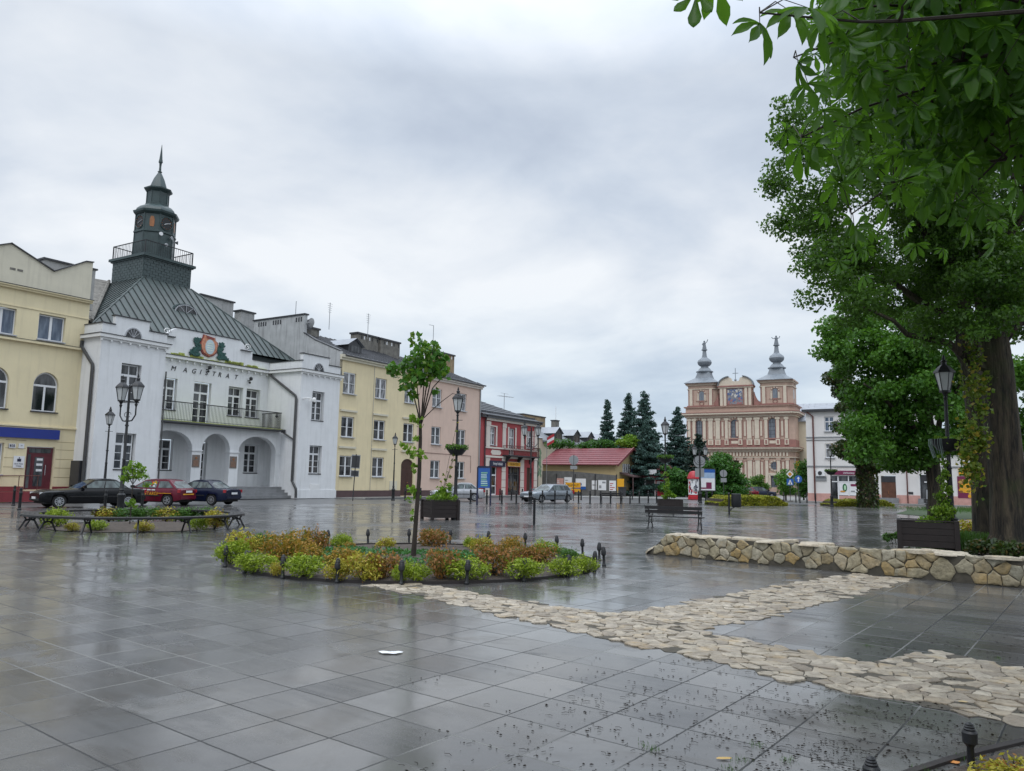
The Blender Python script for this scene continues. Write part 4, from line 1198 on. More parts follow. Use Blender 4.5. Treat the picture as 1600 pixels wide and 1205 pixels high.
for j in range(1, 9):
    f_ = j / 9
    p = Vector(EL).lerp(Vector(RL_), f_); q = Vector(ER).lerp(Vector(RR), f_); rf.obox((p + q) / 2 + Vector((0, -.01, .02)), q - p, (q - p).length / 2, .03, .015)
rf.build('roof', M['tin'], rh)
dp = MB(); dp.tube([(.55, -.5, 8.6), (.72, -.12, 8.1), (.72, -.12, .1)], .07, 6); dp.tube([(WR + .12, -.5, 8.6), (WR + .1, -.1, 8.1), (WR + .1, -.1, .1)], .06, 6); dp.build('downpipe', M['dkmetal'], rh)
an = MB(); an.tube([(11.2, 4, 9), (11.2, 4, 12.3)], .035, 5)
for k in range(6): an.tube([(10.1 + k * .55, 3.6, 11.9 + .02 * k), (10.1 + k * .55, 4.4, 11.9 + .02 * k)], .014, 4)
an.tube([(9.9, 4, 11.9), (13.4, 4, 12.0)], .02, 4); an.tube([(10.4, 4, 12.3), (12.2, 4, 12.3)], .016, 4); an.build('antenna', M['greysign'], rh)
RF = (ro, ROW)
sign_box('shop_sign', 'navy shop sign with white lettering on the red house front', 'sign', RF, 27.85 - RX, 31.0 - RX, 3.16, 3.80, -.09, 'navysign', .1, [('Inny kebab', .46, 0, .18, 'whitesign')])
sign_box('shop_sign', 'amber shop sign under the balcony of the red house', 'sign', RF, 31.55 - RX, 34.4 - RX, 3.25, 3.78, -.09, 'yellowsign', .1, [('DELIKATESY', .36, 0, .14, 'wood')], border='redtrim')
# ================================================================ GREY-ROOFED HOUSE BEHIND (end of the terrace)
go = rowpt(38.7, .5); gh = thing('end_house', 'narrow stained beige end wall with faded green painting right of the red house', 'house', (go[0], go[1], 0), ROW)
w = MB(); w.box(0, 0, 0, 1.95, 8, 6.9); w.build('front_wall', M['beige'], gh)
mu = MB(); rr = random.Random(8)
for k in range(40):
    a, b_ = rr.uniform(.35, 1.6), rr.uniform(2.2, 5.6); s = rr.uniform(.12, .32)
    mu.poly([(a + s * math.cos(t * PI / 3) * rr.uniform(.6, 1), -.005 - k * .0004, b_ + s * 1.3 * math.sin(t * PI / 3) * rr.uniform(.6, 1)) for t in range(6)])
mu.build('wall_painting', mat('faded_green_paint', (.16, .25, .15), .85, .3, 2), gh)
rf = MB(); rf.prism([(-.2, 6.91), (8, 6.91), (4, 8.3)], 0, 2.1, axis='x'); rf.build('roof', M['tinlight'], gh)
go = rowpt(52.0, 7.0); gh = thing('old_house', 'old house with grey dormered roof and tan chimney behind the red-roofed shop', 'house', (go[0], go[1], 0), ROW)
w = MB(); w.box(0, 0, 0, 30, 9, 7.3); w.build('front_wall', M['beige'], gh)
rf = MB(); rf.poly([(-.3, -.35, 7.35), (30, -.35, 7.35), (30, 4.5, 10.0), (-.3, 4.5, 9.9)]); rf.poly([(-.3, 4.5, 9.9), (30, 4.5, 10), (30, 9.3, 7.35), (-.3, 9.3, 7.35)]); rf.box(-.3, -.4, 7.1, 30, 0, 7.34)
rf.build('roof', mat('weathered_grey_roof', (.17, .18, .19), .5, .25, 1), gh)
for x in (6.0, 12.0, 17.0, 23.0): roof_dormer(gh, x, 2.4, .3, 7.55, 2.1, 3.5, 'tinlight')
chimney(gh, 2.2, 9.0, 4.2, 5.4, 8.5, 11.3, 'chimtan', False); chimney(gh, .6, 2.0, 4.2, 5.2, 8.5, 11.0, 'chim', False); chimney(gh, 13.2, 14.4, 4.6, 5.4, 8.8, 11.2, 'chim', False)
an = MB(); an.tube([(14.0, 5.0, 9.6), (14.0, 5.0, 13.6)], .05, 5); an.build('antenna', M['whitesign'], gh)
bn = thing('banner', 'tilted red and white striped banner at the corner beside the red house', 'banner', (*rowpt(40.3, -.3), 0), ROW)
b = MB(); b.tube([(0, 0, 0), (0, 0, 7.1)], .035, 5); b.build('pole', M['greysign'], bn)
b = MB()
for k in range(3): b.poly([(.03, 0, 5.9 + k * .36), (1.7, -.1, 6.5 + k * .36), (1.7, -.1, 6.86 + k * .36), (.03, 0, 6.26 + k * .36)], k % 2)
b.build('cloth', [M['redsign'], M['whitesign']], bn)

# ================================================================ LOW SHOP WITH RED ROOF
PERP = R(-31)
LS = (12.94, 95.0)
ls = thing('low_shop', 'long low tan shop with red tiled gable roof and small entrance canopy', 'shop', (LS[0], LS[1], 0), PERP)
w = MB(); D_ = 9.3
wall(w, -10.2, 0, 0, 4.0, [], 0, .1)
# gable end (faces local +x)
gx = MB(); wall(gx, 0, D_, 0, 4.0, [(2.1, 4.3, 2.75, 4.0, 0), (4.7, 6.4, .05, 1.95, 0)], 0, .15); w.add([(-y, x, z) for x, y, z in gx.v], gx.f)
w.poly([(0, 0, 4.0), (0, D_, 4.0), (0, D_ / 2, 6.0)]); w.poly([(-10.2, 0, 0), (-10.2, D_, 0), (-10.2, D_, 4), (-10.2, D_ / 2, 6), (-10.2, 0, 4)])
w.build('front_wall', M['tan'], ls)
rf = MB()
for j in range(8):
    f0, f1 = j / 8, (j + 1) / 8
    for s in (0, 1):
        ya, yb = (-.5 + f0 * (D_ / 2 + .5), -.5 + f1 * (D_ / 2 + .5)); za, zb_ = 3.78 + f0 * 2.28, 3.78 + f1 * 2.28
        if s: ya, yb = D_ - ya, D_ - yb
        rf.poly([(-10.6, ya, za + .06), (.5, ya, za + .06), (.5, yb, zb_), (-10.6, yb, zb_)]); rf.poly([(-10.6, ya, za + .06), (.5, ya, za + .06), (.5, ya, za), (-10.6, ya, za)])
for s in (0, 1):
    y0 = -.5 if not s else D_ + .5
    rf.obox((.5, (y0 + D_ / 2) / 2, 4.9), (0, D_ / 2 - y0, 2.28), 2.85, .06, .14)
rf.tube([(-10.6, -.55, 3.82), (.5, -.55, 3.82)], .09, 6)
rf.build('roof', M['redroof'], ls)
f = MB(); f.box(-.05, 2.1, 2.75, .03, 4.3, 4.0, 1)
for a, b in ((2.1, 2.25), (2.8, 2.95), (3.45, 3.6), (4.15, 4.3)): f.box(.031, a, 2.75, .08, b, 4.0, 0)
f.build('window', [M['frame'], M['glass2']], ls)
d = MB(); d.box(-.1, 4.7, .05, .0, 6.4, 1.95); d.build('door', M['wood'], ls)
cn = MB(); cn.prism([(.0, 2.95), (1.6, 2.45), (1.6, 2.3), (.0, 2.75)], 1.2, 8.4); cn.v = [(x, y, z) for x, y, z in cn.v]
cn2 = MB(); cn2.prism([(.001, 2.95), (1.8, 2.45), (1.8, 2.32), (.001, 2.75)], 1.2, 8.6); cn2.box(1.7, 1.25, 0, 1.8, 1.35, 2.36); cn2.box(1.7, 8.4, 0, 1.8, 8.5, 2.36); cn2.build('canopy', M['plinth'], ls)
fence = thing('fence', 'dark grey board fence covered with posters in front of the red-roofed shop', 'fence', (12.55, 92.6, 0), PERP)
p = MB(); p.prism([(-10.4, .02), (.2, .02), (.2, 2.5), (-6.2, 2.95), (-10.4, 2.95)], 0, .08)
for k in range(40): p.box(-10.38 + k * .262, -.012, .05, -10.38 + k * .262 + .02, -.002, 2.45)
p.build('boards', M['fencegrey'], fence)
for x in (-10.4, -7.9, -5.3, -2.6, .2): p = MB(); p.box(x - .06, -.07, 0, x + .06, -.013, 2.6); p.build('post', M['dkmetal'], fence)
FF = ((12.55, 92.6), PERP)
P_ = [('pinkish torn poster on the grey fence behind the silver estate car', -7.9, -6.9, .8, 1.9, 'pinkplinth', 'whitesign', 'rect'), ('white poster with grey text at the left end of the fence', -6.8, -5.75, .75, 2.05, 'whitesign', 'greysign', 'rect'), ('blue and white poster with round emblem on the fence', -5.35, -3.85, .65, 1.9, 'whitesign', 'roadblue', 'ring'),
      ('plain pale grey poster in the middle of the fence', -3.05, -2.4, .65, 1.7, 'whitesign', 'greysign', 'line'), ('large white poster with dark heading on the fence', -2.2, -1.15, .6, 1.75, 'whitesign', 'greysign', 'head'), ('white poster with a curved cut edge on the fence', -.75, .15, .55, 1.72, 'whitesign', 'redsign', 'curve')]
for lab, x0, x1, z0, z1, ma, mb2, kind in P_:
    q = sign_box('poster', lab, 'poster', FF, x0, x1, z0 + .1, z1 + .15, -.02, ma, .015, group='posters on the grey fence')
    b = MB(); W_ = (x1 - x0) / 2; H_ = z1 - z0
    if kind == 'ring':
        b.box(-W_, -.022, 0, W_, -.016, .35); b.lathe([(.20, 0), (.20, .005)], 16, (0, 0, 0)); n0 = 8
        b.v = b.v[:8] + [(x, -.03 + z, .62 + y) for x, y, z in b.v[8:]]
    elif kind == 'line': b.box(-W_ * .7, -.021, H_ * .45, W_ * .7, -.016, H_ * .6)
    elif kind == 'head': b.box(0, -.021, H_ * .72, W_ * .85, -.016, H_ * .9); b.box(-W_ * .8, -.021, H_ * .2, -W_ * .2, -.016, H_ * .5)
    else:
        for k in range(4): b.box(-W_ * .8, -.021, H_ * (.1 + .2 * k), W_ * random.uniform(-.3, .7), -.016, H_ * (.18 + .2 * k))
    b.build('print', M[mb2], q)
sign_box('poster', 'plain yellow poster at the right end of the grey fence', 'poster', FF, .25, 1.15, .75, 2.1, -.02, 'yellowsign', .03, group='posters on the grey fence')
for lab, x0, x1, z0, z1, y, mt in (('yellow hoarding with dark lettering behind the silver estate car', -5.5, -3.5, .95, 1.55, -2.2, 'yellowsign'),):
    t = sign_box('hoarding', lab, 'sign', FF, x0, x1, z0, z1, y, mt, .06, [('SKUP AUT', .34, 0, .16, 'wood')])
    b = MB()
    for x in (-.95, .95): b.box(x - .04, -.05, -z0, x + .04, -.0, 0)
    b.box(-.99, -.062, -.5, .99, -.004, -.12, 1); b.build('stand', [M['dkmetal'], M['yellowsign']], t)
# small signs on the shop gable
sgn = thing('wall_sign', 'round blue and square dark signs on the gable of the tan shop', 'sign', (LS[0] + .0, LS[1], 0), PERP)
b = MB(); b.lathe([(.38, 0), (.38, .05)], 14, (0, 0, 0)); b.v = [(.01 + z, 5.3 + x, 3.3 + y) for x, y, z in b.v]; b.build('round_panel', M['roadblue'], sgn)
b = MB(); b.box(.01, 5.9, 3.2, .06, 6.7, 3.95); b.box(.01, 5.2, 4.4, .06, 5.8, 4.8); b.build('panel', M['navysign'], sgn)

# ================================================================ RED KIOSK
kx, ky, _ = far(1012, 770, 98)
kk = thing('kiosk', 'small red-roofed kiosk with white panels between the tan shop and the spruces', 'kiosk', (kx, ky, 0), PERP)
w = MB(); w.box(-.6, 0, 0, 2.4, 3, 2.35, 0); w.box(-.2, -.02, .05, .9, -.001, 2.1, 2); w.box(1.05, -.03, .1, 2.3, -.002, 2.1, 1); w.box(1.2, -.045, .9, 2.15, -.031, 1.9, 0); w.build('booth', [M['whitesign'], M['redsign'], M['dkmetal']], kk)
r = MB(); r.prism([(-.9, 2.3), (2.9, 2.3), (2.5, 3.9), (-.9, 3.9)], -.4, .0); r.v = [(x, y + (z - 2.3) * .9, z) for x, y, z in r.v]
r.poly([(2.9, -.4, 2.3), (2.9, 3.3, 2.3), (2.5, 1.5, 3.9)])
for k in range(10): r.obox((-.75 + k * .37, .28, 3.1), (0, .9, 1), 1.05, .04, .03)
r.build('roof', M['redroof'], kk)
r = MB(); r.box(.3, -.5, 2.75, 1.35, -.42, 3.35); r.build('sign_panel', M['whitesign'], kk)

# ================================================================ CHURCH
CH = (52.85, 145.0); CYAW = R(-29)
ch = thing('church', 'twin-towered salmon and cream baroque church with lead domes', 'church', (CH[0], CH[1], 0), CYAW)


def px2u(px): return (px - 1238) * .1229 + .35


SAL, CRM, RED_, GRY = 0, 1, 2, 3
CM = [M['chsal'], M['chcream'], M['chred'], M['chgrey']]


def foot(x0, x1, y1, ch_=1.0):
    return [(x0 + ch_ * .5, 0), (x1 - ch_, 0), (x1, ch_), (x1, y1), (x0, y1), (x0, ch_ * .5)]


def grow(pts, d):
    cx = sum(p[0] for p in pts) / len(pts); cy = sum(p[1] for p in pts) / len(pts)
    return [(p[0] + (d if p[0] > cx else -d), p[1] + (d if p[1] > cy else -d)) for p in pts]


LX, RX_ = -20.0, .6
w = MB()
base = [(LX, 0), (-.5, 0), (RX_, 1.1), (RX_, 7), (LX, 7)]
hol = [(-3.85, -2.6, 1.25, 3.45, 0), (-11.3, -9.3, .1, 6.3, 1.0)]
wall(w, LX, -.5, 0, 7.0, hol, 0, .5, SAL)
w.poly([(-.5, 0, 0), (RX_, 1.1, 0), (RX_, 1.1, 7), (-.5, 0, 7)]); w.poly([(RX_, 1.1, 0), (RX_, 16, 0), (RX_, 16, 7), (RX_, 1.1, 7)]); w.poly([(LX, 0, 0), (LX, 16, 0), (LX, 16, 7), (LX, 0, 7)])
w.prism(base, 7.0, 8.0, SAL, axis='z')
wall(w, LX, -.5, 8.9, 15.0, [(px2u(1093) - .75, px2u(1093) + .75, 10.75, 14.3, .75), (-11.25, -9.7, 10.7, 14.3, .78), (-4.1, -2.5, 10.6, 14.4, .8)], 0, .5, SAL)
w.poly([(-.5, 0, 8.9), (RX_, 1.1, 8.9), (RX_, 1.1, 15), (-.5, 0, 15)]); w.poly([(RX_, 1.1, 8.9), (RX_, 16, 8.9), (RX_, 16, 15), (RX_, 1.1, 15)]); w.poly([(LX, 0, 8.9), (LX, 16, 8.9), (LX, 16, 15), (LX, 0, 15)])
facade = w.build('facade', CM, ch)
c = MB()
for z0, z1, d_, m_ in ((8.0, 8.25, .25, CRM), (8.25, 8.55, .55, SAL), (8.55, 8.80, .85, CRM), (8.80, 8.9, .92, RED_), (6.85, 7.0, .25, CRM), (14.75, 15.0, .25, CRM), (15.0, 15.3, .5, SAL), (15.3, 15.6, .9, CRM), (15.6, 15.75, .96, RED_), (15.75, 16.75, .12, SAL), (16.75, 16.92, .4, SAL), (16.92, 17.0, .46, RED_)):
    c.prism(grow(base, d_), z0, z1, m_, axis='z')
c.prism(grow(base, .05), 8.9, 10.33, RED_, axis='z')
c.build('cornice', CM, ch)
p = MB()
for px in (1077, 1085, 1102, 1112, 1123.6, 1137.4, 1159, 1172.9, 1184.7, 1198.5, 1216, 1229):
    u = px2u(px); hw = .42 if px in (1112, 1123.6, 1172.9, 1184.7) else .28
    for (z0, z1) in ((1.2, 6.8), (10.5, 14.6)):
        p.box(u - hw, -.22, z0, u + hw, -.003, z1, CRM); p.box(u - hw - .14, -.12, z0, u - hw - .002, -.004, z1, RED_); p.box(u + hw + .002, -.12, z0, u + hw + .14, -.004, z1, RED_)
        p.box(u - hw - .16, -.28, z1 - .45, u + hw + .16, -.221, z1 - .02, CRM if z0 > 5 else SAL)
    p.box(u - hw - .1, -.26, 9.3, u + hw + .1, -.085, 10.4, CRM); p.box(u - hw * .6, -.3, 9.5, u + hw * .6, -.261, 10.2, RED_ if hw < .4 else SAL)
    p.box(u - hw - .1, -.2, .5, u + hw + .1, -.006, 1.19, RED_)
# narrow recessed panels between the pilasters
for px in (1093.5, 1118, 1131, 1142, 1154, 1166, 1178.5, 1191, 1222.5):
    u = px2u(px)
    if px not in (1093.5,):
        for z0, z1 in ((10.9, 14.0), (1.6, 6.2)):
            if px in (1142, 1154) and z0 < 5: continue
            for a, b, zz0, zz1 in ((u - .3, u - .2, z0, z1), (u + .2, u + .3, z0, z1), (u - .2, u + .2, z1 - .1, z1), (u - .2, u + .2, z0, z0 + .1)): p.box(a, -.06, zz0, b, -.005, zz1, RED_)
            p.box(u - .19, -.03, z0 + .11, u + .19, -.005, z1 - .11, CRM)
k = LX + .5
while k < -.6: p.box(k, -.17, 7.15, k + .34, -.003, 7.85, CRM); p.box(k + .36, -.1, 7.15, k + .44, -.004, 7.85, RED_); k += .62
for cx, zt, hw in ((px2u(1093), 14.0, .95), (-10.47, 14.0, 1.05), (-3.3, 14.1, 1.05)):
    for t in range(12):
        a1, a2 = PI * t / 12, PI * (t + 1) / 12
        p.obox((cx + hw * math.cos((a1 + a2) / 2), -.07, 13.6 + hw * math.sin((a1 + a2) / 2)), (-math.sin((a1 + a2) / 2), 0, math.cos((a1 + a2) / 2)), .16, .07, .11, CRM if t % 2 else RED_)
    for s in (-1, 1): p.box(cx + s * hw - .1, -.12, 10.5, cx + s * hw + .1, -.003, 13.6, CRM)
    p.box(cx - hw - .3, -.25, 10.35, cx + hw + .3, -.003, 10.55, RED_); p.box(cx - hw, -.12, 9.3, cx + hw, -.086, 10.3, RED_); p.box(cx - hw * .6, -.16, 9.55, cx + hw * .6, -.121, 10.1, CRM)
    for s in (-1, 1):
        for q in range(5): p.obox((cx + s * (hw + .15 - q * .12), -.08, 14.25 + .12 * q), (1, 0, .5 * s), .18, .05, .05, CRM)
for cx, cz, r0 in ((-3.05, 5.33, .78),):
    for t in range(20):
        a1 = 2 * PI * t / 20; p.obox((cx + (r0 + .14) * math.cos(a1), -.08, cz + (r0 + .14) * math.sin(a1)), (-math.sin(a1), 0, math.cos(a1)), .17, .08, .15, CRM if t % 2 else SAL)
for a, b, z0, z1 in ((-4.15, -3.88, 1.1, 3.7), (-2.57, -2.3, 1.1, 3.7), (-4.2, -2.25, 3.46, 3.8), (-4.3, -2.1, 3.8, 3.95)): p.box(a, -.16, z0, b, -.003, z1, CRM)
for t in range(14):
    a1 = PI * t / 13; p.obox((-10.3 + 1.25 * math.cos(a1), -.1, 5.3 + 1.25 * math.sin(a1)), (-math.sin(a1), 0, math.cos(a1)), .2, .1, .18, CRM if t % 2 else RED_)
for x in np.arange(LX + .2, -1, 2.4): p.box(x, -.05, 0, min(x + 2.3, -.55), -.002, 1.05, 0)
p.build('pilasters', CM, facade)
def chwin(x, z, w_, h_, rise, y=.3, round_=False):
    f = MB(); g = MB(); P = arch_pts(w_, h_, rise) if not round_ else [(w_ / 2 * math.cos(2 * PI * k / 18), h_ / 2 + h_ / 2 * math.sin(2 * PI * k / 18)) for k in range(18)]
    g.poly([(x + a, y + .03, z + b) for a, b in P])
    for k in range(1, 4): f.box(x - w_ / 2 + w_ * k / 4 - .02, y, z + .1, x - w_ / 2 + w_ * k / 4 + .02, y + .02, z + h_ - .25)
    for k in range(1, 5): f.box(x - w_ / 2 + .05, y, z + h_ * k / 5 - .02, x + w_ / 2 - .05, y + .02, z + h_ * k / 5 + .02)
    o = f.build('window', M['dkmetal'], ch); g.build('pane', M['chglass'], o)
chwin(px2u(1093), 10.75, 1.5, 3.5, .75); chwin(-10.47, 10.7, 1.55, 3.6, .78); chwin(-3.3, 10.6, 1.6, 3.75, .8); chwin(-3.22, 1.25, 1.2, 2.2, .01)
chwin(-3.05, 4.56, 1.5, 1.5, 0, -.07, True)
d = MB(); d.prism([(-11.25, .1), (-9.35, .1), (-9.35, 5.3)] + [(-10.3 + .95 * math.cos(PI * k / 10), 5.3 + .95 * math.sin(PI * k / 10)) for k in range(11)], .3, .4); d.build('door', M['wood'], ch)
# towers
def chtower(x0, x1):
    t = MB(); ft = foot(x0, x1, 5.2, .9); cx = (x0 + x1) / 2 - .1
    t.prism(ft, 17.0, 21.3, SAL, axis='z')
    for z0, z1, d_, m_ in ((17.0, 17.25, .2, RED_), (20.5, 20.65, .15, CRM), (21.3, 21.5, .25, CRM), (21.5, 21.75, .45, SAL)): t.prism(grow(ft, d_), z0, z1, m_, axis='z')
    for u in (x0 + .75, x1 - 1.25): t.box(u - .3, -.16, 17.25, u + .3, -.003, 20.5, CRM); t.box(u - .45, -.08, 17.25, u - .302, -.004, 20.5, RED_); t.box(u + .302, -.08, 17.25, u + .45, -.004, 20.5, RED_)
    for s in (-1, 1): t.box(cx + s * .7 - .12, -.1, 18.0, cx + s * .7 + .12, -.003, 19.6, CRM)
    for q in range(10):
        a1 = PI * q / 9; t.obox((cx + .72 * math.cos(a1), -.08, 19.6 + .72 * math.sin(a1)), (-math.sin(a1), 0, math.cos(a1)), .15, .07, .1, CRM if q % 2 else RED_)
    for q in range(14):
        a1 = 2 * PI * q / 14; t.obox((cx + .42 * math.cos(a1), -.06, 17.65 + .36 * math.sin(a1)), (-math.sin(a1), 0, math.cos(a1)), .11, .06, .07, RED_)
    t.box(cx - 1.1, -.1, 18.05, cx + 1.1, -.003, 18.2, RED_)
    o = t.build('tower', CM, ch)
    f = MB(); f.poly([(cx + a, -.02, 18.25 + b) for a, b in arch_pts(.95, 1.85, .47)]); f.build('window', M['chglass'], o); f = MB(); f.poly([(x1 + .01, 2.4 + a * .9, 18.2 + b) for a, b in arch_pts(.95, 1.85, .47)]); f.build('window', M['chglass'], o)
    cy = 2.6; hw = (x1 - x0) / 2
    r = MB(); q4 = math.sqrt(2)
    r.lathe([((hw + .42) * q4, 21.75), ((hw + .38) * q4, 21.85), ((hw - .55) * q4, 22.4), (1.55 * q4, 23.0), (1.28 * q4, 23.8), (1.22 * q4, 24.25)], 4, (cx, cy, 0), PI / 4)
    r.build('tower_roof', M['chgrey'], o)
    r = MB(); r.lathe([(1.4, 24.2), (1.72, 24.3), (1.72, 24.45), (1.4, 24.55), (1.1, 25.0), (.75, 25.3), (.75, 25.5), (1.0, 25.6), (1.35, 25.95), (1.45, 26.35), (1.3, 26.75), (.85, 27.1), (.55, 27.35), (.45, 27.8), (.38, 28.5), (.36, 28.8), (.6, 28.85), (.6, 29.0), (.4, 29.05)], 16, (cx, cy, 0)); r.build('dome', M['chgrey'], o)
    return cx, cy


for i, (a, b) in enumerate(((-19.75, -13.8), (-5.55, .35))):
    cx, cy = chtower(a, b)
    s = MB(); z = 29.05
    s.lathe([(.44, 0), (.42, .3), (.32, .9), (.27, 1.15), (.33, 1.45), (.30, 1.62), (.12, 1.72), (.10, 1.78)], 10, (cx, cy, z)); s.ball((cx, cy, z + 1.93), .19, n=8)
    if i == 0: s.tube([(cx + .25, cy, z + 1.55), (cx + .55, cy - .1, z + 1.75), (cx + .75, cy - .1, z + 2.35)], .08, 6); s.tube([(cx - .25, cy, z + 1.55), (cx - .4, cy - .1, z + 1.2), (cx - .2, cy - .3, z + 1.0)], .09, 6)
    else: s.tube([(cx + .25, cy, z + 1.55), (cx + .5, cy - .1, z + 1.4), (cx + .72, cy - .1, z + 1.9)], .08, 6); s.tube([(cx - .25, cy, z + 1.55), (cx - .55, cy - .1, z + 1.4), (cx - .85, cy - .1, z + 1.75)], .08, 6)
    s.v = [(x, y, z + (q - z) * .86) for x, y, q in s.v]
    so = s.build('statue', M['skin_stone'], ch)
# central pediment with the fresco
p = MB()
p.box(-13.3, 0, 17.0, -7.0, 1.6, 20.7, SAL)
for u in (-12.9, -12.2, -8.15, -7.4): p.box(u - .26, -.2, 17.0, u + .26, -.003, 20.5, CRM); p.box(u - .36, -.1, 17, u - .262, -.004, 20.5, RED_); p.box(u + .262, -.1, 17, u + .36, -.004, 20.5, RED_)
p.box(-13.6, -.4, 20.7, -6.7, 1.8, 21.0, RED_); p.box(-13.5, -.3, 20.5, -6.8, 1.7, 20.699, CRM)
for s in (-1, 1):
    cx = -10.15
    pts = [(cx + s * 3.3, 21.0)] + [(cx + s * (1.0 + 2.3 * math.cos(a)), 21.0 + 1.75 * math.sin(a)) for a in np.linspace(0.05, 1.35, 9)] + [(cx + s * .9, 22.5), (cx + s * .7, 21.9), (cx, 21.8), (cx, 21.0)]
    p.prism(pts, -.1, .9, CRM)
    prev = None
    for a in np.linspace(0.0, 1.4, 10):
        q = (cx + s * (1.0 + 2.4 * math.cos(a)), 21.0 + 1.85 * math.sin(a))
        if prev: p.obox(((q[0] + prev[0]) / 2, .2, (q[1] + prev[1]) / 2), (q[0] - prev[0], 0, q[1] - prev[1]), math.hypot(q[0] - prev[0], q[1] - prev[1]) / 2 + .04, .6, .09, GRY)
        prev = q
    v = [(cx + s * 3.4, 17.0), (cx + s * 6.0, 17.0)] + [(cx + s * (6.0 - 2.6 * math.sin(a)), 17.0 + 3.2 * (1 - math.cos(a))) for a in np.linspace(.2, 1.4, 8)]
    p.prism(v, .2, 1.0, RED_)
pd = p.build('pediment', CM, ch)
fr = MB(); fr.poly([(-11.75, -.03, 17.3), (-8.75, -.03, 17.3), (-8.75, -.03, 20.4), (-11.75, -.03, 20.4)], 0); rr = random.Random(2)
for k in range(70):
    x, z = rr.uniform(-11.6, -8.9), rr.uniform(17.4, 20.3); m_ = 1 + int(rr.random() * 2) if z < 18.6 else (3 if rr.random() < .6 else 1)
    if z < 17.9: m_ = 2
    s = rr.uniform(.1, .32)
    fr.poly([(x + s * math.cos(t * PI / 3.5) * rr.uniform(.5, 1), -.034 - k * .0004, z + s * 1.2 * math.sin(t * PI / 3.5) * rr.uniform(.5, 1)) for t in range(7)], m_)
for q in ((-11.85, -11.75, 17.2, 20.5), (-8.75, -8.65, 17.2, 20.5), (-11.75, -8.75, 20.4, 20.5), (-11.75, -8.75, 17.2, 17.3)): fr.box(q[0], -.12, q[2], q[1], -.004, q[3], 4)
fr.build('fresco', [mat('fresco_ground', (.22, .22, .24), .8, .3, 3), mat('fresco_blue', (.10, .15, .30), .8), mat('fresco_red', (.36, .16, .15), .8), mat('fresco_pale', (.56, .54, .50), .8), M['chred']], pd)
cr = MB(); cr.ball((-10.2, .3, 22.1), .25); cr.box(-10.26, .27, 22.2, -10.14, .33, 24.5); cr.box(-10.75, .275, 23.4, -9.65, .325, 23.52); cr.build('cross', M['chgrey'], ch)
nv = MB(); nv.box(LX + 2, 7.0, 0, RX_ - 2, 34, 15.0, SAL); nv.build('nave', CM, ch)
nr = MB(); cx = (LX + RX_) / 2; nr.prism([(LX + 1.5, 15), (RX_ - 1.5, 15), (cx, 20)], 6.5, 34); nr.build('roof', M['chgrey'], ch)

# ================================================================ MONASTERY WING right of the church
mx, my, _ = far(1239, 700, 150)
mo = thing('monastery_wing', 'beige building with plain grey roof right behind the church', 'building', (mx, my, 0), R(-29))
w = MB(); w.box(0, 0, 0, 15, 14, 14.2); w.build('front_wall', M['beige'], mo)
r = MB(); seam_roof(r, (-.4, -.4, 14.2), (15, -.4, 14.2), (12.0, 7, 18.2), (-.4, 7, 18.2), 1.1, .05, .05); r.poly([(15, -.4, 14.2), (15, 14, 14.2), (12, 7, 18.2)]); r.box(-.4, -.4, 14.0, 15, 0, 14.19)
r.build('roof', M['tinlight'], mo)
w = MB(); w.prism([(3.3, 0), (10.5, 0), (10.5, 4.6), (7.0, 8.2), (3.3, 8.2)], -6, -.02); w.build('annexe', M['beige'], mo)
w = MB(); w.obox((8.6, -3.1, 6.6), (3.3, 0, -3.6), 2.7, 3.3, .12); w.build('annexe_roof', M['chgrey'], mo)
an = MB(); an.tube([(9, 7, 18), (9, 7, 21)], .04, 5); an.build('antenna', M['greysign'], mo)

# ================================================================ WHITE SHOP HOUSE ON THE RIGHT
S0 = (32.285, 84.0)
sh_ = thing('shop_house', 'off-white three-storey shop house with pink plinth on the right behind the trees', 'house', (S0[0], S0[1], 0), PERP)
SF = (S0, PERP)
w = MB()
hol = [(1.9, 2.86, 7.55, 9.15, 0), (1.88, 2.84, 4.7, 6.25, 0), (5.2, 6.15, 7.55, 9.15, 0), (5.2, 6.15, 4.7, 6.25, 0), (8.4, 9.3, 7.55, 9.15, 0), (8.4, 9.3, 4.7, 6.25, 0), (2.35, 6.2, .12, 2.85, 0), (7.22, 8.62, .1, 2.86, 0), (10.8, 12.2, .1, 3.0, 0)]
wall(w, 0, 12.6, 0, 9.75, hol, 0, .18)
wall(w, 12.6, 30, 0, 5.2, [], .001, .1)
w.poly([(0, 0, 0), (0, 10, 0), (0, 10, 9.75), (0, 0, 9.75)]); w.poly([(12.6, 0, 5), (12.6, 10, 5), (12.6, 10, 9.75), (12.6, 0, 9.75)])
fw = w.build('front_wall', M['shopwhite'], sh_)
c = MB(); c.box(-.35, -.45, 9.7, 12.9, 10.3, 9.95, 1); c.box(-.05, -.1, 6.88, 12.6, -.002, 6.98, 0); c.box(-.05, -.08, 6.60, 12.6, -.002, 6.66, 0); c.box(-.05, -.1, 3.74, 30, -.002, 3.86, 0)
c.box(12.6, -.3, 5.2, 30, 5, 5.35, 1)
c.build('cornice', [M['greysign'], M['dkmetal']], fw)
r = MB(); r.poly([(-.35, -.45, 9.96), (12.9, -.45, 9.96), (8, 5, 11.3), (4, 5, 11.3)]); r.poly([(-.35, -.45, 9.96), (4, 5, 11.3), (-.35, 10.3, 9.96)]); r.poly([(12.6, -.3, 5.36), (30, -.3, 5.36), (30, 5, 7.4), (12.6, 5, 7.4)]); r.build('roof', M['tinlight'], sh_)
p = MB()
for a, b in ((0, 2.33), (6.22, 7.2), (8.64, 10.78), (12.22, 30)): p.box(a, -.05, 0, b, -.002, .9)
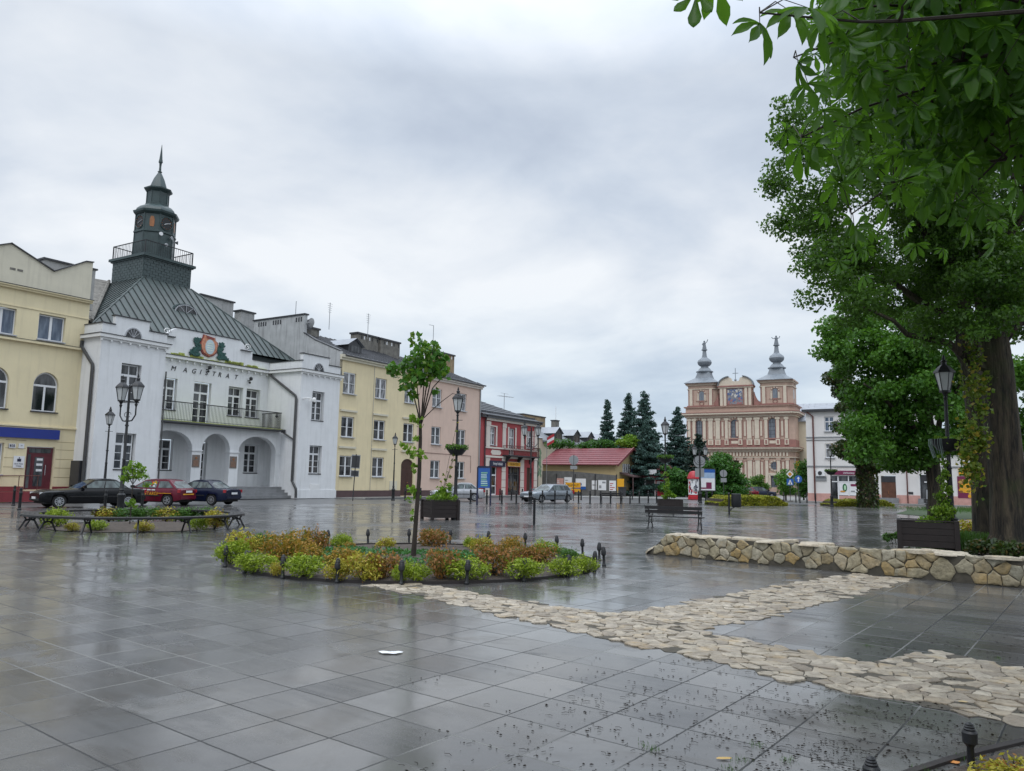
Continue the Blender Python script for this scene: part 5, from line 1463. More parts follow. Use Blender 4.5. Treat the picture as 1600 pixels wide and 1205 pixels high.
p.build('plinth', M['pinkplinth'], sh_)
for x in (2.38, 5.67, 8.85):
    window(sh_, x, 7.57, .92, 1.55, .1, 'cross', 'glassblue'); window(sh_, x, 4.72, .92, 1.5, .1, 'cross', 'glass2')
s = MB(); s.box(2.38, .1, .12, 6.18, .16, 2.84, 1)
for a, b, z0, z1 in ((2.38, 2.46, .12, 2.84), (3.02, 3.14, .12, 2.84), (4.05, 4.16, .12, 2.84), (5.1, 5.2, .12, 2.84), (6.1, 6.18, .12, 2.84), (2.46, 6.1, 2.12, 2.22), (2.46, 6.1, 2.78, 2.84), (3.14, 6.1, .12, .2)): s.box(a, .06, z0, b, .099, z1, 0)
s.box(3.15, .085, .75, 4.04, .098, 2.11, 2); s.box(4.17, .085, .75, 5.09, .098, 2.11, 2); s.box(3.14, .05, .2, 6.1, .099, .7, 3)
so = s.build('shopfront', [M['frame'], M['glass'], M['whitesign'], M['pinkplinth']], sh_)
lg = MB(); lg.lathe([(.22, 0), (.22, .01)], 20, (0, 0, 0)); lg.v = [(3.72 + x, .07 - z, 1.55 + y * 1.9) for x, y, z in lg.v]; n_ = len(lg.v)
lg.lathe([(.10, 0), (.10, .01)], 16, (0, 0, 0), m=1); lg.v = lg.v[:n_] + [(3.74 + x, .058 - z, 1.55 + y * 2.6) for x, y, z in lg.v[n_:]]; n_ = len(lg.v)
for k in range(3): lg.lathe([(.12, 0), (.12, .01)], 10, (0, 0, 0), m=2); lg.v = lg.v[:n_] + [(3.38 + k * .13 + x, .054 - z - k * .002, 1.15 + y * .7) for x, y, z in lg.v[n_:]]; n_ = len(lg.v)
lg.box(4.3, .07, 1.7, 5.0, .084, 1.95, 3); lg.box(4.3, .07, 1.1, 4.7, .084, 1.25, 4)
lg.build('window_graphic', [mat('graphic_green', (.02, .12, .045), .5), mat('graphic_pale', (.45, .68, .45), .5), M['orangesign'], M['burgundy'], M['greysign']], so)
d = MB(); d.box(7.25, .08, .1, 8.6, .16, 2.2); d.box(7.25, .05, 2.2, 8.6, .16, 2.82, 1)
for k in range(2):
    for z in (.3, 1.2): d.box(7.36 + k * .66, .06, z, 7.86 + k * .66, .079, z + .75)
do = d.build('door', [mat('brown_shop_door', (.11, .045, .025), .5, .25, 3), M['dkmetal']], sh_); h = MB(); h.tube([(7.9, .02, 1.0), (7.9, .02, 1.3)], .02, 5); h.build('handle', M['gold'], do)
d = MB(); d.box(10.82, .1, .1, 12.18, .16, 2.98, 0)
for a, b, z0, z1 in ((11.0, 11.5, .2, 2.0), (11.6, 12.1, .2, 2.0)): d.box(a, .08, z0, b, .099, z1, 1)
d.box(11.2, .07, 2.2, 11.9, .099, 2.32, 2); d.build('door', [M['dkmetal'], M['glass'], M['whitesign']], sh_)
st_ = MB()
for k in range(4): st_.box(7.0, -.25 * (k + 1) - .05, 0, 8.85, -.25 * k - .055, .6 - .15 * k)
for k in range(4): st_.box(10.6, -.25 * (k + 1) - .05, 0, 12.4, -.25 * k - .055, .6 - .15 * k)
st_.build('door_steps', M['stone'], sh_)
dp = MB(); dp.tube([(.15, -.35, 9.7), (.75, -.12, 9.2), (.75, -.12, .2)], .085, 7); dp.tube([(9.66, -.12, 5.1), (9.66, -.12, .1)], .06, 6); dp.build('downpipe', M['brownpipe'], sh_)
v = MB(); v.box(9.73, -.03, 1.0, 10.16, -.003, 1.25); v.build('vent', M['dkmetal'], sh_)
ac = thing('air_conditioner', 'white air conditioner unit fixed on the off-white shop wall', 'air conditioner', (S0[0] + 1.4 * math.cos(PERP), S0[1] + 1.4 * math.sin(PERP), 2.75), PERP)
a_ = MB(); a_.box(-.42, -.36, 0, .42, -.02, .58, 0); a_.build('casing', M['whitesign'], ac)
a_ = MB(); a_.lathe([(.22, 0), (.22, .02)], 14, (0, 0, 0)); a_.v = [(x - .05, -.365 - z, .3 + y) for x, y, z in a_.v]; a_.build('fan_grille', M['dkmetal'], ac)
a_ = MB(); a_.box(-.5, -.3, -.09, .5, -.02, -.01); a_.box(-.55, -.12, -.5, .55, -.02, -.05); a_.build('bracket', M['greysign'], ac)
sign_box('shop_sign', 'burgundy shop sign above the white shopfront beside the ivy-clad trunk', 'sign', SF, 2.5, 6.3, 2.9, 3.34, -.03, 'burgundy', .14, [('delikatesy', .28, -.2, .12, 'whitesign')])
sign_box('supermarket_sign', 'yellow sign with red MIN lettering left of the great trunk', 'sign', SF, 14.25, 17.2, 2.98, 3.64, -.03, 'yellowsign', .1, [('MIN', .66, -.52, .1, 'redsign')])
po = sign_box('food_poster', 'large golden food picture panel under the yellow sign', 'poster', SF, 14.1, 16.6, .75, 2.88, -.03, 'burgundy', .05)
fp = MB(); rr = random.Random(12)
for k in range(60):
    x, z = rr.uniform(-1.05, 1.1), rr.uniform(.15, 1.85); s = rr.uniform(.12, .3); a = rr.uniform(0, PI)
    fp.poly([(x + s * math.cos(t * PI / 4 + a) * (1 if t % 4 else .6), -.056 - k * .0004, z + s * .7 * math.sin(t * PI / 4 + a)) for t in range(8)], 0 if k % 3 else (1 if k % 2 else 2))
fp.lathe([(.2, 0), (.2, .005)], 12, (0, 0, 0), m=3); fp.v = fp.v[:-24] + [(.75 + x, -.09 - z, .55 + y) for x, y, z in fp.v[-24:]]
fp.build('picture', [M['yellowsign'], mat('picture_tan', (.50, .30, .08), .5, .3, 8), mat('picture_brown', (.22, .09, .02), .5, .3, 8), M['redsign']], po)
fl = thing('flag', 'small red and white flag above the dark shop door', 'flag', (S0[0] + 10.75 * math.cos(PERP), S0[1] + 10.75 * math.sin(PERP), 2.7), PERP)
f = MB(); f.tube([(0, 0, 0), (-.1, -.7, .75)], .02, 5); f.build('pole', M['whitesign'], fl)
f = MB()
for k in range(5): f.poly([(-.1 + .02 * math.sin(k), -.7 + .08 * k, .72 - .05 * k - .0), (-.1 + .02 * math.sin(k + 1), -.62 + .08 * k, .67 - .05 * k), (-.05, -.62 + .08 * k, .0 - .05 * k), (-.05, -.7 + .08 * k, .05 - .05 * k)], 0 if k < 3 else 1)
f.build('cloth', [M['redsign'], M['whitesign']], fl)
pb = thing('pink_house', 'dull pink house wall glimpsed right of the great trunk', 'house', (S0[0] + 20 * math.cos(PERP) + .5, S0[1] + 20 * math.sin(PERP) - 3.0, 0), PERP)
b = MB(); b.box(-2, 0, 0, 14, 8, 5.0); b.build('front_wall', mat('dull_pink_wall', (.40, .19, .15), .85, .1, 1.5), pb)
r = MB(); r.prism([(-2.4, 5.01), (14.4, 5.01), (12, 7.5), (0, 7.5)], -.4, 8); r.build('roof', M['tin'], pb)
for x in (1, 4.5, 8): window(pb, x, 1.6, 1.1, 1.8, -.07, 'two')

# pavement along the terrace, kerb; pavement along the right-hand shops
def rowpoly(us, z): return [(*rowpt(u, dd), z) for u, dd in us]
pv = MB()
pts = [rowpt(u, dd) for u, dd in ((4.4, .1), (46, .1), (46, -4.2), (4.4, -3.2))]
pv.prism(pts, -.04, .045, axis='z'); struct(pv.build('pavement', M['pavement']))
kb = MB(); p0, p1 = Vector((*rowpt(4.4, -3.33), .025)), Vector((*rowpt(46, -4.33), .025)); kb.obox((p0 + p1) / 2, p1 - p0, (p1 - p0).length / 2, .11, .075); struct(kb.build('kerb', M['kerb']))
c_, s_ = math.cos(PERP), math.sin(PERP)
def sh(x, y): return (S0[0] + x * c_ - y * s_, S0[1] + x * s_ + y * c_)
pv = MB(); pv.prism([sh(-1, 12), sh(-1, -3), sh(30, -3), sh(30, 12)], -.04, .06, axis='z'); struct(pv.build('pavement', M['pavement']))
pv = MB(); pv.prism([(LS[0] - 12, LS[1] + 3), (LS[0] - 12, LS[1] - 9), (30, 84), (60, 110), (30, 125)], -.04, .0, axis='z'); struct(pv.build('pavement', M['pavement']))
# ================================================================ CARS
def loft_body(x0, x1, wheels, R_w, prof, hw, zsill=.24):
    """prof(x) -> top z of the lower body; body widest at mid length"""
    n = 46; rings = []
    xs = sorted({*np.linspace(x0, x1, n).tolist(), *[w_ + s for w_ in wheels for s in (-R_w, -R_w * .86, -R_w * .5, 0, R_w * .5, R_w * .86, R_w)]})
    for x in xs:
        t = (x - x0) / (x1 - x0)
        e = min(1.0, (min(t, 1 - t) / .16)) ; taper = 1 - .16 * (1 - e) ** 2
        if min(t, 1 - t) < .02: taper -= .05
        zb = zsill + (.10 * (1 - e) ** 2)
        zw = zb
        for w_ in wheels:
            if abs(x - w_) < R_w: zw = max(zw, .30 + math.sqrt(max(0, R_w ** 2 - (x - w_) ** 2)))
        zt = prof(x); W = hw * taper
        zm = .62 + .05 * math.sin(t * PI)
        pts = [(W * .94, min(zw, zm - .02)), (W * .985, max(min(zw + .06, zm - .01), zb + .12)), (W, zm), (W * .985, zm + (zt - zm) * .55), (W * .93, zt - .035), (W * .80, zt), (W * .4, zt + .018)]
        rings.append((x, pts, zb))
    v = []; f = []
    k = len(rings[0][1])
    for x, pts, zb in rings:
        for y, z in pts: v.append((x, y, z))
        for y, z in reversed(pts): v.append((x, -y, z))
    m = 2 * k
    for j in range(len(rings) - 1):
        for i in range(m - 1): f.append((j * m + i, j * m + i + 1, (j + 1) * m + i + 1, (j + 1) * m + i))
    f.append(tuple(range(m))); f.append(tuple(range((len(rings) - 1) * m + m - 1, (len(rings) - 1) * m - 1, -1)))
    return v, f


def lerp(a, b, t): return tuple(a[i] + (b[i] - a[i]) * t for i in range(len(a)))


def make_car(name, label, loc, yaw, paint, style, L=4.5, H=1.43, W=1.74, rim='alloy', decals=None, group='cars parked along the square'):
    """built facing local +x"""
    c = thing(name, label, 'car', loc, yaw, group)
    pm = mat('car_paint_' + paint[0], paint[1], .24, .05, 2, metal=paint[2], coat=.2, spec=.25)
    x0, x1 = -L / 2, L / 2; hw = W / 2; Rw = .31
    wf, wr = x1 - .83, x0 + (.86 if style != 'hatch' else .70)
    if style == 'sedan': gh = dict(a0=.78, a1=-.02, r1=-1.02, r0=-1.62); hood, belt, tail = .80, .92, .95
    elif style == 'estate': gh = dict(a0=.80, a1=.0, r1=-1.75, r0=-2.12); hood, belt, tail = .82, .93, .96
    else: gh = dict(a0=.92, a1=.15, r1=-1.30, r0=-1.86); hood, belt, tail = .84, .93, .94
    def prof(x):
        if x > gh['a0']: t = (x - gh['a0']) / (x1 - gh['a0']); return belt - (belt - hood) * t ** .8 - .12 * max(0, (t - .82) / .18) ** 2
        if x < gh['r0']: t = (gh['r0'] - x) / max(.01, gh['r0'] - x0); return tail - .03 * t - .06 * max(0, (t - .7) / .3) ** 2
        return belt + (tail - belt) * (gh['a0'] - x) / (gh['a0'] - gh['r0'])
    v, f = loft_body(x0, x1, (wf, wr), Rw + .055, prof, hw)
    b = MB(); b.add(v, f); body = b.build('body', pm, c)
    u = MB(); u.box(x0 + .2, -hw + .16, .2, x1 - .2, hw - .16, .58); u.build('underbody', M['rubber'], body)
    # greenhouse
    wb, wt = hw * .90, hw * .70
    B = [(gh['a0'], belt - .02), (gh['r0'], tail - .02)]; T = [(gh['a1'], H), (gh['r1'], H)]
    g = MB(); nseg = 6
    top = []
    for k in range(nseg + 1):
        x = gh['a1'] + (gh['r1'] - gh['a1']) * k / nseg; top.append((x, H - .05 * (2 * k / nseg - 1) ** 2))
    for s in (-1, 1):
        g.poly([(B[0][0], s * wb, B[0][1])] + [(x, s * wt, z - .03) for x, z in top] + [(B[1][0], s * wb, B[1][1])])
        for k in range(nseg): g.poly([(top[k][0], s * wt, top[k][1] - .03), (top[k + 1][0], s * wt, top[k + 1][1] - .03), (top[k + 1][0], s * wt * .8, top[k + 1][1]), (top[k][0], s * wt * .8, top[k][1])])
    for k in range(nseg): g.poly([(top[k][0], -wt * .8, top[k][1]), (top[k][0], wt * .8, top[k][1]), (top[k + 1][0], wt * .8, top[k + 1][1]), (top[k + 1][0], -wt * .8, top[k + 1][1])])
    for e, q in ((0, top[0]), (1, top[-1])):
        g.poly([(B[e][0], -wb, B[e][1]), (B[e][0], wb, B[e][1]), (q[0], wt, q[1] - .03), (q[0], wt * .8, q[1]), (q[0], -wt * .8, q[1]), (q[0], -wt, q[1] - .03)])
    roof = g.build('roof', pm, c, smooth=False)
    # glass
    A_, Bq = (gh['a0'], wb, belt), (gh['r0'], wb, tail); C_, D2 = (gh['r1'], wt, H - .09), (gh['a1'], wt, H - .07)
    splits = {'sedan': ((.06, .47), (.50, .80), (.815, .95)), 'estate': ((.05, .36), (.385, .66), (.69, .95)), 'hatch': ((.06, .55), (.60, .93))}[style]
    for s in (-1, 1):
        for i, (t0, t1) in enumerate(splits):
            gl = MB(); P = []
            for t, q in ((t0, .07), (t1, .07), (t1, .90), (t0, .90)):
                lo = lerp(A_, Bq, t); hi = lerp(D2, C_, t); p = lerp(lo, hi, q); P.append((p[0], s * (p[1] + .008), p[2]))
            gl.poly(P); gl.build('window', M['carglass'], c)
    for nm, (q0, q1) in (('windscreen', (B[0], top[0])), ('rear_window', (B[1], top[-1]))):
        gl = MB(); sx = .012 if nm == 'windscreen' else -.012
        lo = .07; hi = .9
        P = []
        for s, q in ((-1, lo), (1, lo), (1, hi), (-1, hi)):
            x = q0[0] + (q1[0] - q0[0]) * q; z = q0[1] + (q1[1] - .03 - q0[1]) * q; y = wb * .93 + (wt * .90 - wb * .93) * q
            P.append((x + sx, s * y, z + .008))
        gl.poly(P); gl.build(nm, M['carglass'], c)
    # wheels
    for x in (wf, wr):
        for s in (-1, 1):
            t = MB(); t.lathe([(Rw * .62, -.09), (Rw * .93, -.10), (Rw, -.06), (Rw, .06), (Rw * .93, .10), (Rw * .62, .09)], 22, (0, 0, 0)); t.v = [(x + a, s * (hw - .13) + cc, Rw + b_) for a, b_, cc in t.v]
            wo = t.build('wheel', M['rubber'], c)
            r = MB(); yy = s * (hw - .035)
            n = 20
            r.lathe([(Rw * .66, -.02), (Rw * .66, .02), (Rw * .56, .02), (Rw * .56, -.02)], 20, (0, 0, 0), cap=False); r.v = [(x + a, yy + cc * s - .012 * s, Rw + b_) for a, b_, cc in r.v]
            for k in range(5 if style != 'sedan' else 9):
                a = 2 * PI * k / (5 if style != 'sedan' else 9); r.obox((x + .095 * math.cos(a), yy - .015 * s, Rw + .095 * math.sin(a)), (math.cos(a), 0, math.sin(a)), .09, .012, .032 if style != 'sedan' else .016)
            m_ = len(r.v); r.lathe([(.05, -.01), (.04, .015)], 10, (0, 0, 0)); r.v = r.v[:m_] + [(x + a, yy + cc * s, Rw + b_) for a, b_, cc in r.v[m_:]]
            r.build('rim', M[rim], wo)
    # lamps, bumpers, mirrors, plates
    zf = .62
    for s in (-1, 1):
        h = MB(); h.obox((x1 - .11, s * (hw - .36), .68), (1, s * -.22, 0), .07, .19, .068); h.build('headlight', M['headlamp'], c)
        h = MB()
        if style == 'estate': h.obox((x0 + .08, s * (hw - .17), .84), (1, s * .25, 0), .06, .12, .14)
        else: h.obox((x0 + .10, s * (hw - .27), .80), (1, s * .22, 0), .07, .20, .085)
        h.build('tail_light', M['taillamp'], c)
        mi = MB(); mi.obox((gh['a0'] - .22, s * (hw + .06), belt + .08), (0, 1, 0), .10, .06, .065); mi.build('mirror', pm if style != 'hatch' else M['rubber'], c)
        dl = MB()
        for dx in (splits[0][1] * (gh['r0'] - gh['a0']) + gh['a0'] + .12, splits[1][1] * (gh['r0'] - gh['a0']) + gh['a0'] + .08): dl.box(dx - .07, s * hw * .97 - .012, .80, dx + .07, s * hw * .97 + .012, .825)
        dl.build('handle', M['rubber'], c)
        mo_ = MB(); mo_.box(wr + .42, s * (hw + .003) - .01, .52, wf - .42, s * (hw + .003) + .01, .575); mo_.build('side_moulding', M['rubber'], c)
        se = MB(); dx = splits[0][1] * (gh['r0'] - gh['a0']) + gh['a0'] - .02; se.box(dx - .006, s * (hw * .992) - .006, .30, dx + .006, s * (hw * .992) + .006, .9); se.build('door_seam', M['rubber'], c)
    bp = MB(); bp.obox((x1 - .03, 0, .40), (1, 0, 0), .05, hw * .74, .055); bp.build('grille', M['rubber'], c)
    bp = MB(); bp.obox((x0 + .0, 0, .46), (1, 0, 0), .05, hw * .78, .07); bp.build('bumper', pm if style != 'estate' else pm, c)
    for x, z in ((x1 + .03, .42), (x0 - .055 if True else 0, .62 if style != 'hatch' else .72)):
        pl = MB(); pl.box(x - .01, -.26, z, x + .01, .26, z + .11); pl.build('number_plate', M['whitesign'], c)
    if decals: decals(c, hw, wr, wf, x0)
    return c


M['carglass'] = glass_mat('car_glass', (.02, .03, .032), (.09, .12, .12), 1.2, .05)
M['headlamp'] = mat('headlamp_glass', (.55, .57, .58), .12, .05, 8)
M['taillamp'] = mat('taillamp_glass', (.30, .012, .02), .15, .1, 8)


def car_at(px_f, py_f, px_r, py_r, heading, L, wb_off_r, W, **k):
    pass


def place_by_rear(px, py, yaw, L, W, style, side=1):
    """centre of a car whose near rear wheel (on its left side) touches the ground at a pixel"""
    g = gnd(px, py); d = (math.cos(yaw), math.sin(yaw)); l = (-d[1], d[0])
    wr = -L / 2 + (.86 if style != 'hatch' else .70)
    return (g[0] - d[0] * wr - l[0] * (W / 2 - .1) * side, g[1] - d[1] * wr - l[1] * (W / 2 - .1) * side, 0)


ya = math.atan2(-.74, -.67)
make_car('parked_car', 'black saloon car with silver wheels parked in front of the white left pavilion', place_by_rear(199, 792.6, ya, 4.85, 1.78, 'sedan'), ya, ('black', (.004, .0045, .006), 0), 'sedan', 4.85, 1.42, 1.78)


def hatch_decals(c, hw, wr, wf, x0):
    d = MB(); text_mesh(d, 'PRZETARGI', .27, 0, 0, 0, .002); w_ = max(p[0] for p in d.v)
    s = 1.15 / w_
    d.v = [(wr + 1.72 - x * s, hw + .004 - y, .56 + z) for x, y, z in d.v]
    d.box(wr - .25, hw + .001, .665, wr + .55, hw + .008, .69)
    d.box(x0 - .012, -.5, .60, x0 + .01, .45, .66)
    d.build('lettering', M['yellowsign'], c)
    d = MB()
    for k in range(3): d.box(wr + .72 + k * .27, hw - .004, .82, wr + .93 + k * .27, hw + .004, .88)
    d.build('phone_number', M['whitesign'], c)
    d = MB(); rr = random.Random(3)
    for k in range(16):
        x = wr + .75 + rr.uniform(0, .42); z = 1.03 + rr.uniform(0, .26); y = hw * .90 - (z - .93) * .36 + .015 + k * .0005; s_ = rr.uniform(.03, .08)
        d.poly([(x + s_ * math.cos(t * PI / 3), y, z + s_ * math.sin(t * PI / 3)) for t in range(6)], k % 4)
    d.build('window_sticker', [M['whitesign'], M['yellowsign'], M['redsign'], mat('sticker_green', (.05, .3, .06), .5)], c)


yb = math.atan2(.20, -.97)
make_car('parked_car', 'maroon hatchback with yellow lettering between the black saloon and the navy saloon', place_by_rear(261, 791.0, yb, 4.1, 1.70, 'hatch'), yb, ('maroon', (.115, .008, .022), .1), 'hatch', 4.1, 1.44, 1.70, decals=hatch_decals)
yc = math.atan2(.26, -.96)
make_car('parked_car', 'navy saloon parked at the foot of the town hall steps', place_by_rear(330, 789.8, yc, 4.6, 1.76, 'sedan'), yc, ('navy', (.006, .010, .032), .1), 'sedan', 4.6, 1.42, 1.76)
yd = math.atan2(-.25, -.97)
make_car('parked_car', 'silver saloon half hidden by the planter and its creeper before the peach tenement', place_by_rear(741, 783.2, yd, 4.2, 1.72, 'sedan'), yd, ('silver', (.42, .43, .45), .4), 'sedan', 4.2, 1.46, 1.72)
ye = math.atan2(-.72, -.69)
make_car('parked_car', 'silver grey estate car parked at the corner of the red house', place_by_rear(886.5, 785.2, ye, 4.85, 1.80, 'estate'), ye, ('silver_grey', (.25, .28, .31), .5), 'estate', 4.85, 1.46, 1.80)
p = far(1157, 778, 97); make_car('parked_car', 'dark red car by the church seen over the hedge', (p[0], p[1], -.02), R(165), ('dark_red', (.16, .012, .022), .1), 'hatch', 4.3, 1.5, 1.74)
p = far(1187, 778, 99); make_car('parked_car', 'dark blue car by the church beside the dark red one', (p[0], p[1], -.02), R(20), ('dark_blue', (.012, .018, .04), .1), 'hatch', 4.1, 1.45, 1.72)


# ================================================================ LAMPS
def lantern(mb_f, mb_g, x, y, z, s=1.0, n=6):
    """hexagonal tapered lantern; z = bottom of the glass"""
    mb_g.lathe([(.13 * s, 0), (.235 * s, .50 * s)], n, (x, y, z), PI / n)
    for k in range(n):
        a = PI / n + 2 * PI * k / n
        mb_f.tube([(x + .137 * s * math.cos(a), y + .137 * s * math.sin(a), z), (x + .243 * s * math.cos(a), y + .243 * s * math.sin(a), z + .5 * s)], .013 * s, 4)
    mb_f.lathe([(.15 * s, -.05 * s), (.15 * s, .0), (.12 * s, .003 * s)], n, (x, y, z), PI / n)
    mb_f.lathe([(.285 * s, .50 * s), (.275 * s, .545 * s), (.15 * s, .68 * s), (.075 * s, .74 * s), (.075 * s, .81 * s), (.095 * s, .83 * s), (.04 * s, .88 * s), (.05 * s, .92 * s), (.015 * s, 1.02 * s)], n, (x, y, z), PI / n)
    mb_f.lathe([(.03 * s, -.30 * s), (.06 * s, -.2 * s), (.035 * s, -.16 * s), (.09 * s, -.05 * s)], 8, (x, y, z))


def lamp_post_mb(h, s=1.0):
    p = MB()
    p.lathe([(.17 * s, 0), (.17 * s, .10), (.135 * s, .14), (.13 * s, .75), (.155 * s, .80), (.155 * s, .86), (.10 * s, .92), (.09 * s, 1.02), (.115 * s, 1.05), (.08 * s, 1.12), (.062 * s, 2.2), (.075 * s, 2.25), (.055 * s, 2.3), (.045 * s, h)], 12, (0, 0, 0))
    p.lathe([(.075 * s, h * .70), (.075 * s, h * .70 + .06)], 10, (0, 0, 0))
    return p


def street_lamp(label, loc, h=5.6, double=False, basket=None, s=1.0, yaw=0.0):
    t = thing('street_lamp', label, 'street lamp', loc, yaw, 'black lantern street lamps')
    if not double:
        zb = h - 1.02 * s
        lamp_post_mb(zb - .28, s).build('post', M['black'], t)
        f, g = MB(), MB(); lantern(f, g, 0, 0, zb, s)
        f.tube([(-.22, 0, zb - .42), (.22, 0, zb - .42)], .014, 5)
        l = f.build('lantern', M['black'], t); g.build('lantern_glass', M['lampglass'], l, smooth=False)
    else:
        zb = h - 1.02 * s
        lamp_post_mb(h - .55, s).build('post', M['black'], t)
        p = MB(); p.lathe([(.03, h - .56), (.05, h - .5), (.015, h - .38)], 8, (0, 0, 0)); dx = .50 * s
        for q in (-1, 1):
            p.tube([(0, 0, zb - .75), (q * .10, 0, zb - .86), (q * .30 * s, 0, zb - .84), (q * dx, 0, zb - .62), (q * dx, 0, zb - .25)], .028, 6)
            p.tube([(q * .12 + .09 * math.cos(a), 0, zb - .6 + .09 * math.sin(a)) for a in np.linspace(0, 5, 9)], .014, 4)
        p.tube([(-dx, 0, zb - .1), (dx, 0, zb - .1)], .012, 4)
        p.build('bracket', M['black'], t)
        for q in (-1, 1):
            f, g = MB(), MB(); lantern(f, g, q * dx, 0, zb, s); l = f.build('lantern', M['black'], t); g.build('lantern_glass', M['lampglass'], l, smooth=False)
    if basket:
        b = MB(); b.lathe([(.10, basket - .34), (.26, basket - .30), (.40, basket - .12), (.46, basket), (.40, basket), (.34, basket - .1), (.10, basket - .16)], 14, (0, 0, 0), cap=False)
        b.build('flower_bowl', M['black'], t)
    return t


lamps = {}
lx = gnd(186, 806); lamps['dl'] = street_lamp('double lantern lamp post behind the round bench on the left', (far(187, 806, 30.7)[0], 30.7, 0), 5.65, True, yaw=R(-30))
lamps['ls'] = street_lamp('single lantern lamp with slim post behind the black saloon', (far(163, 760, 43)[0], 43, 0), 5.4, s=.95)
lamps['lf'] = street_lamp('slim single lantern lamp standing before the yellow tenement', (*gnd(614, 782.6), 0), 5.15, s=.85)
xm = far(711, 800, 33.2); lamps['lm'] = street_lamp('single lantern lamp with flower bowl beside the middle planter', (xm[0], 33.2, 0), 5.68, False, 3.05)
lamps['dr'] = street_lamp('double lantern lamp post in front of the red house', (*gnd(828.5, 787.8), 0), 6.05, True, s=1.0)
xk = far(1040, 790, 46.5); lamps['lk'] = street_lamp('single lantern lamp with flower bowl behind the black bench', (xk[0], 46.5, 0), 5.7, False, 3.25)
xk = far(1094.5, 780, 68); lamps['dc'] = street_lamp('double lantern lamp post before the dark pine left of the church', (xk[0], 68, 0), 5.2, True, s=.95)
lamps['sr'] = street_lamp('single lantern lamp with flower bowl beside the off-white shop house', (*gnd(1300, 792), 0), 5.1, False, 2.95, s=.9)
lamps['big'] = street_lamp('nearest single lantern lamp with netted flower bowl behind the stone wall', (far(1489, 850, 21.5)[0], 21.5, 0), 5.45, False, 3.05, s=1.0)
nt_ = MB(); rr = random.Random(6)
for k in range(16):
    a = rr.uniform(2.2, 4.2); x = .47 * math.cos(a); y = .47 * math.sin(a)
    nt_.tube([(x, y, 3.06), (x * 1.02, y * 1.02, 2.9), (x * .8, y * .8, 2.72 - rr.random() * .25)], .006, 3)
nt_.build('netting', mat('grey_green_net', (.20, .26, .24), .8), lamps['big'])

# ================================================================ BOLLARDS
bm = MB(); bm.lathe([(.085, 0), (.085, .06), (.062, .09), (.058, .70), (.075, .73), (.075, .77), (.058, .80), (.055, .90), (.066, .93), (.05, .99), (.015, 1.0)], 10)
bmesh_ = bm.mesh('bollard', M['black'])
ORD = ['first', 'second', 'third', 'fourth', 'fifth', 'sixth', 'seventh', 'eighth', 'ninth', 'tenth', 'eleventh', 'twelfth', 'thirteenth', 'fourteenth', 'fifteenth', 'sixteenth', 'seventeenth', 'eighteenth', 'nineteenth', 'twentieth', 'twenty-first', 'twenty-second', 'twenty-third']


def bollards(rows, grp):
    for lab, (px, py) in rows:
        o = link('bollard', bmesh_, None, (*gnd(px, py), 0)); tag(o, lab, 'bollard', grp)


rows = []
front = [(735, 787.6), (760.5, 787.8), (784, 788), (806.6, 788), (847.5, 787.2), (867, 787.2), (886, 787.2), (904, 787), (922, 787), (938.5, 787), (954, 787), (970, 787), (984.5, 787), (999, 787), (1013, 786.6), (1026, 786.4)]
for i, p in enumerate(front): rows.append((f'{ORD[i]} bollard from the left, long row before the red house and poster fence', p))
back = [(632.7, 782.6), (657, 782.6), (781, 782.2), (799, 782.2), (816, 782.2), (908, 781.6), (988, 780.6)]
bl_ = ['black bollard on the kerb left of the arched brown door', 'black bollard on the kerb right of the young tree trunk before the peach wall', 'black bollard before the white door of the red house', 'black bollard before the dark double door of the red house', 'black bollard under the right end of the red house balcony', 'black bollard in front of the yellow hoarding', 'black bollard before the canopy of the tan shop']
rows += list(zip(bl_, back))
rows += list(zip(['left black bollard near the maroon door ramp', 'right black bollard near the maroon door ramp', 'black bollard in front of the black saloon middle', 'black bollard behind the tail of the black saloon'], [(20.7, 790.5), (30, 797.5), (163, 803), (221, 800.5)]))
rt = [(1091.5, 784.8), (1102.7, 784.6), (1113, 784.6), (1200, 783), (1212.7, 784), (1225, 785), (1243.7, 785.2), (1250, 786), (1261, 786), (1274.6, 787), (1283.6, 784)]
for i, p in enumerate(rt): rows.append((f'{ORD[i]} bollard from the left, row from advertising column to off-white shop house', p))
bollards(rows, 'black street bollards')

# small cast-iron posts round the flower beds
pm_ = MB(); pm_.lathe([(.040, 0), (.042, .03), (.030, .05), (.024, .20), (.030, .215), (.050, .235), (.052, .30), (.040, .325), (.044, .335), (.036, .35), (.040, .36), (.028, .375), (.03, .385), (.008, .40)], 10)
post_me = pm_.mesh('bed_post', M['black'])
BED = (-1.9, 16.5); BR = 3.88
a_first = math.atan2(12.78 - BED[1], -2.76 - BED[0]); nps = 23
ps = []
for k in range(nps):
    a = a_first + 2 * PI * k / nps; ps.append((BED[0] + BR * math.cos(a), BED[1] + BR * math.sin(a)))
order = sorted(range(nps), key=lambda k: ps[k][0] / ps[k][1])
fr_ = [k for k in order if ps[k][1] < BED[1]]; bk_ = [k for k in order if ps[k][1] >= BED[1]]
for grp_, nm in ((fr_, 'front'), (bk_, 'back')):
    for i, k in enumerate(grp_):
        o = link('bed_post', post_me, None, (ps[k][0], ps[k][1], 0), random.uniform(0, 1)); tag(o, f'{ORD[i]} small iron post from the left, {nm} edge of round flower bed', 'post', 'small iron posts round the beds')
        o.rotation_euler = (random.uniform(-.05, .05), random.uniform(-.05, .05), 0)
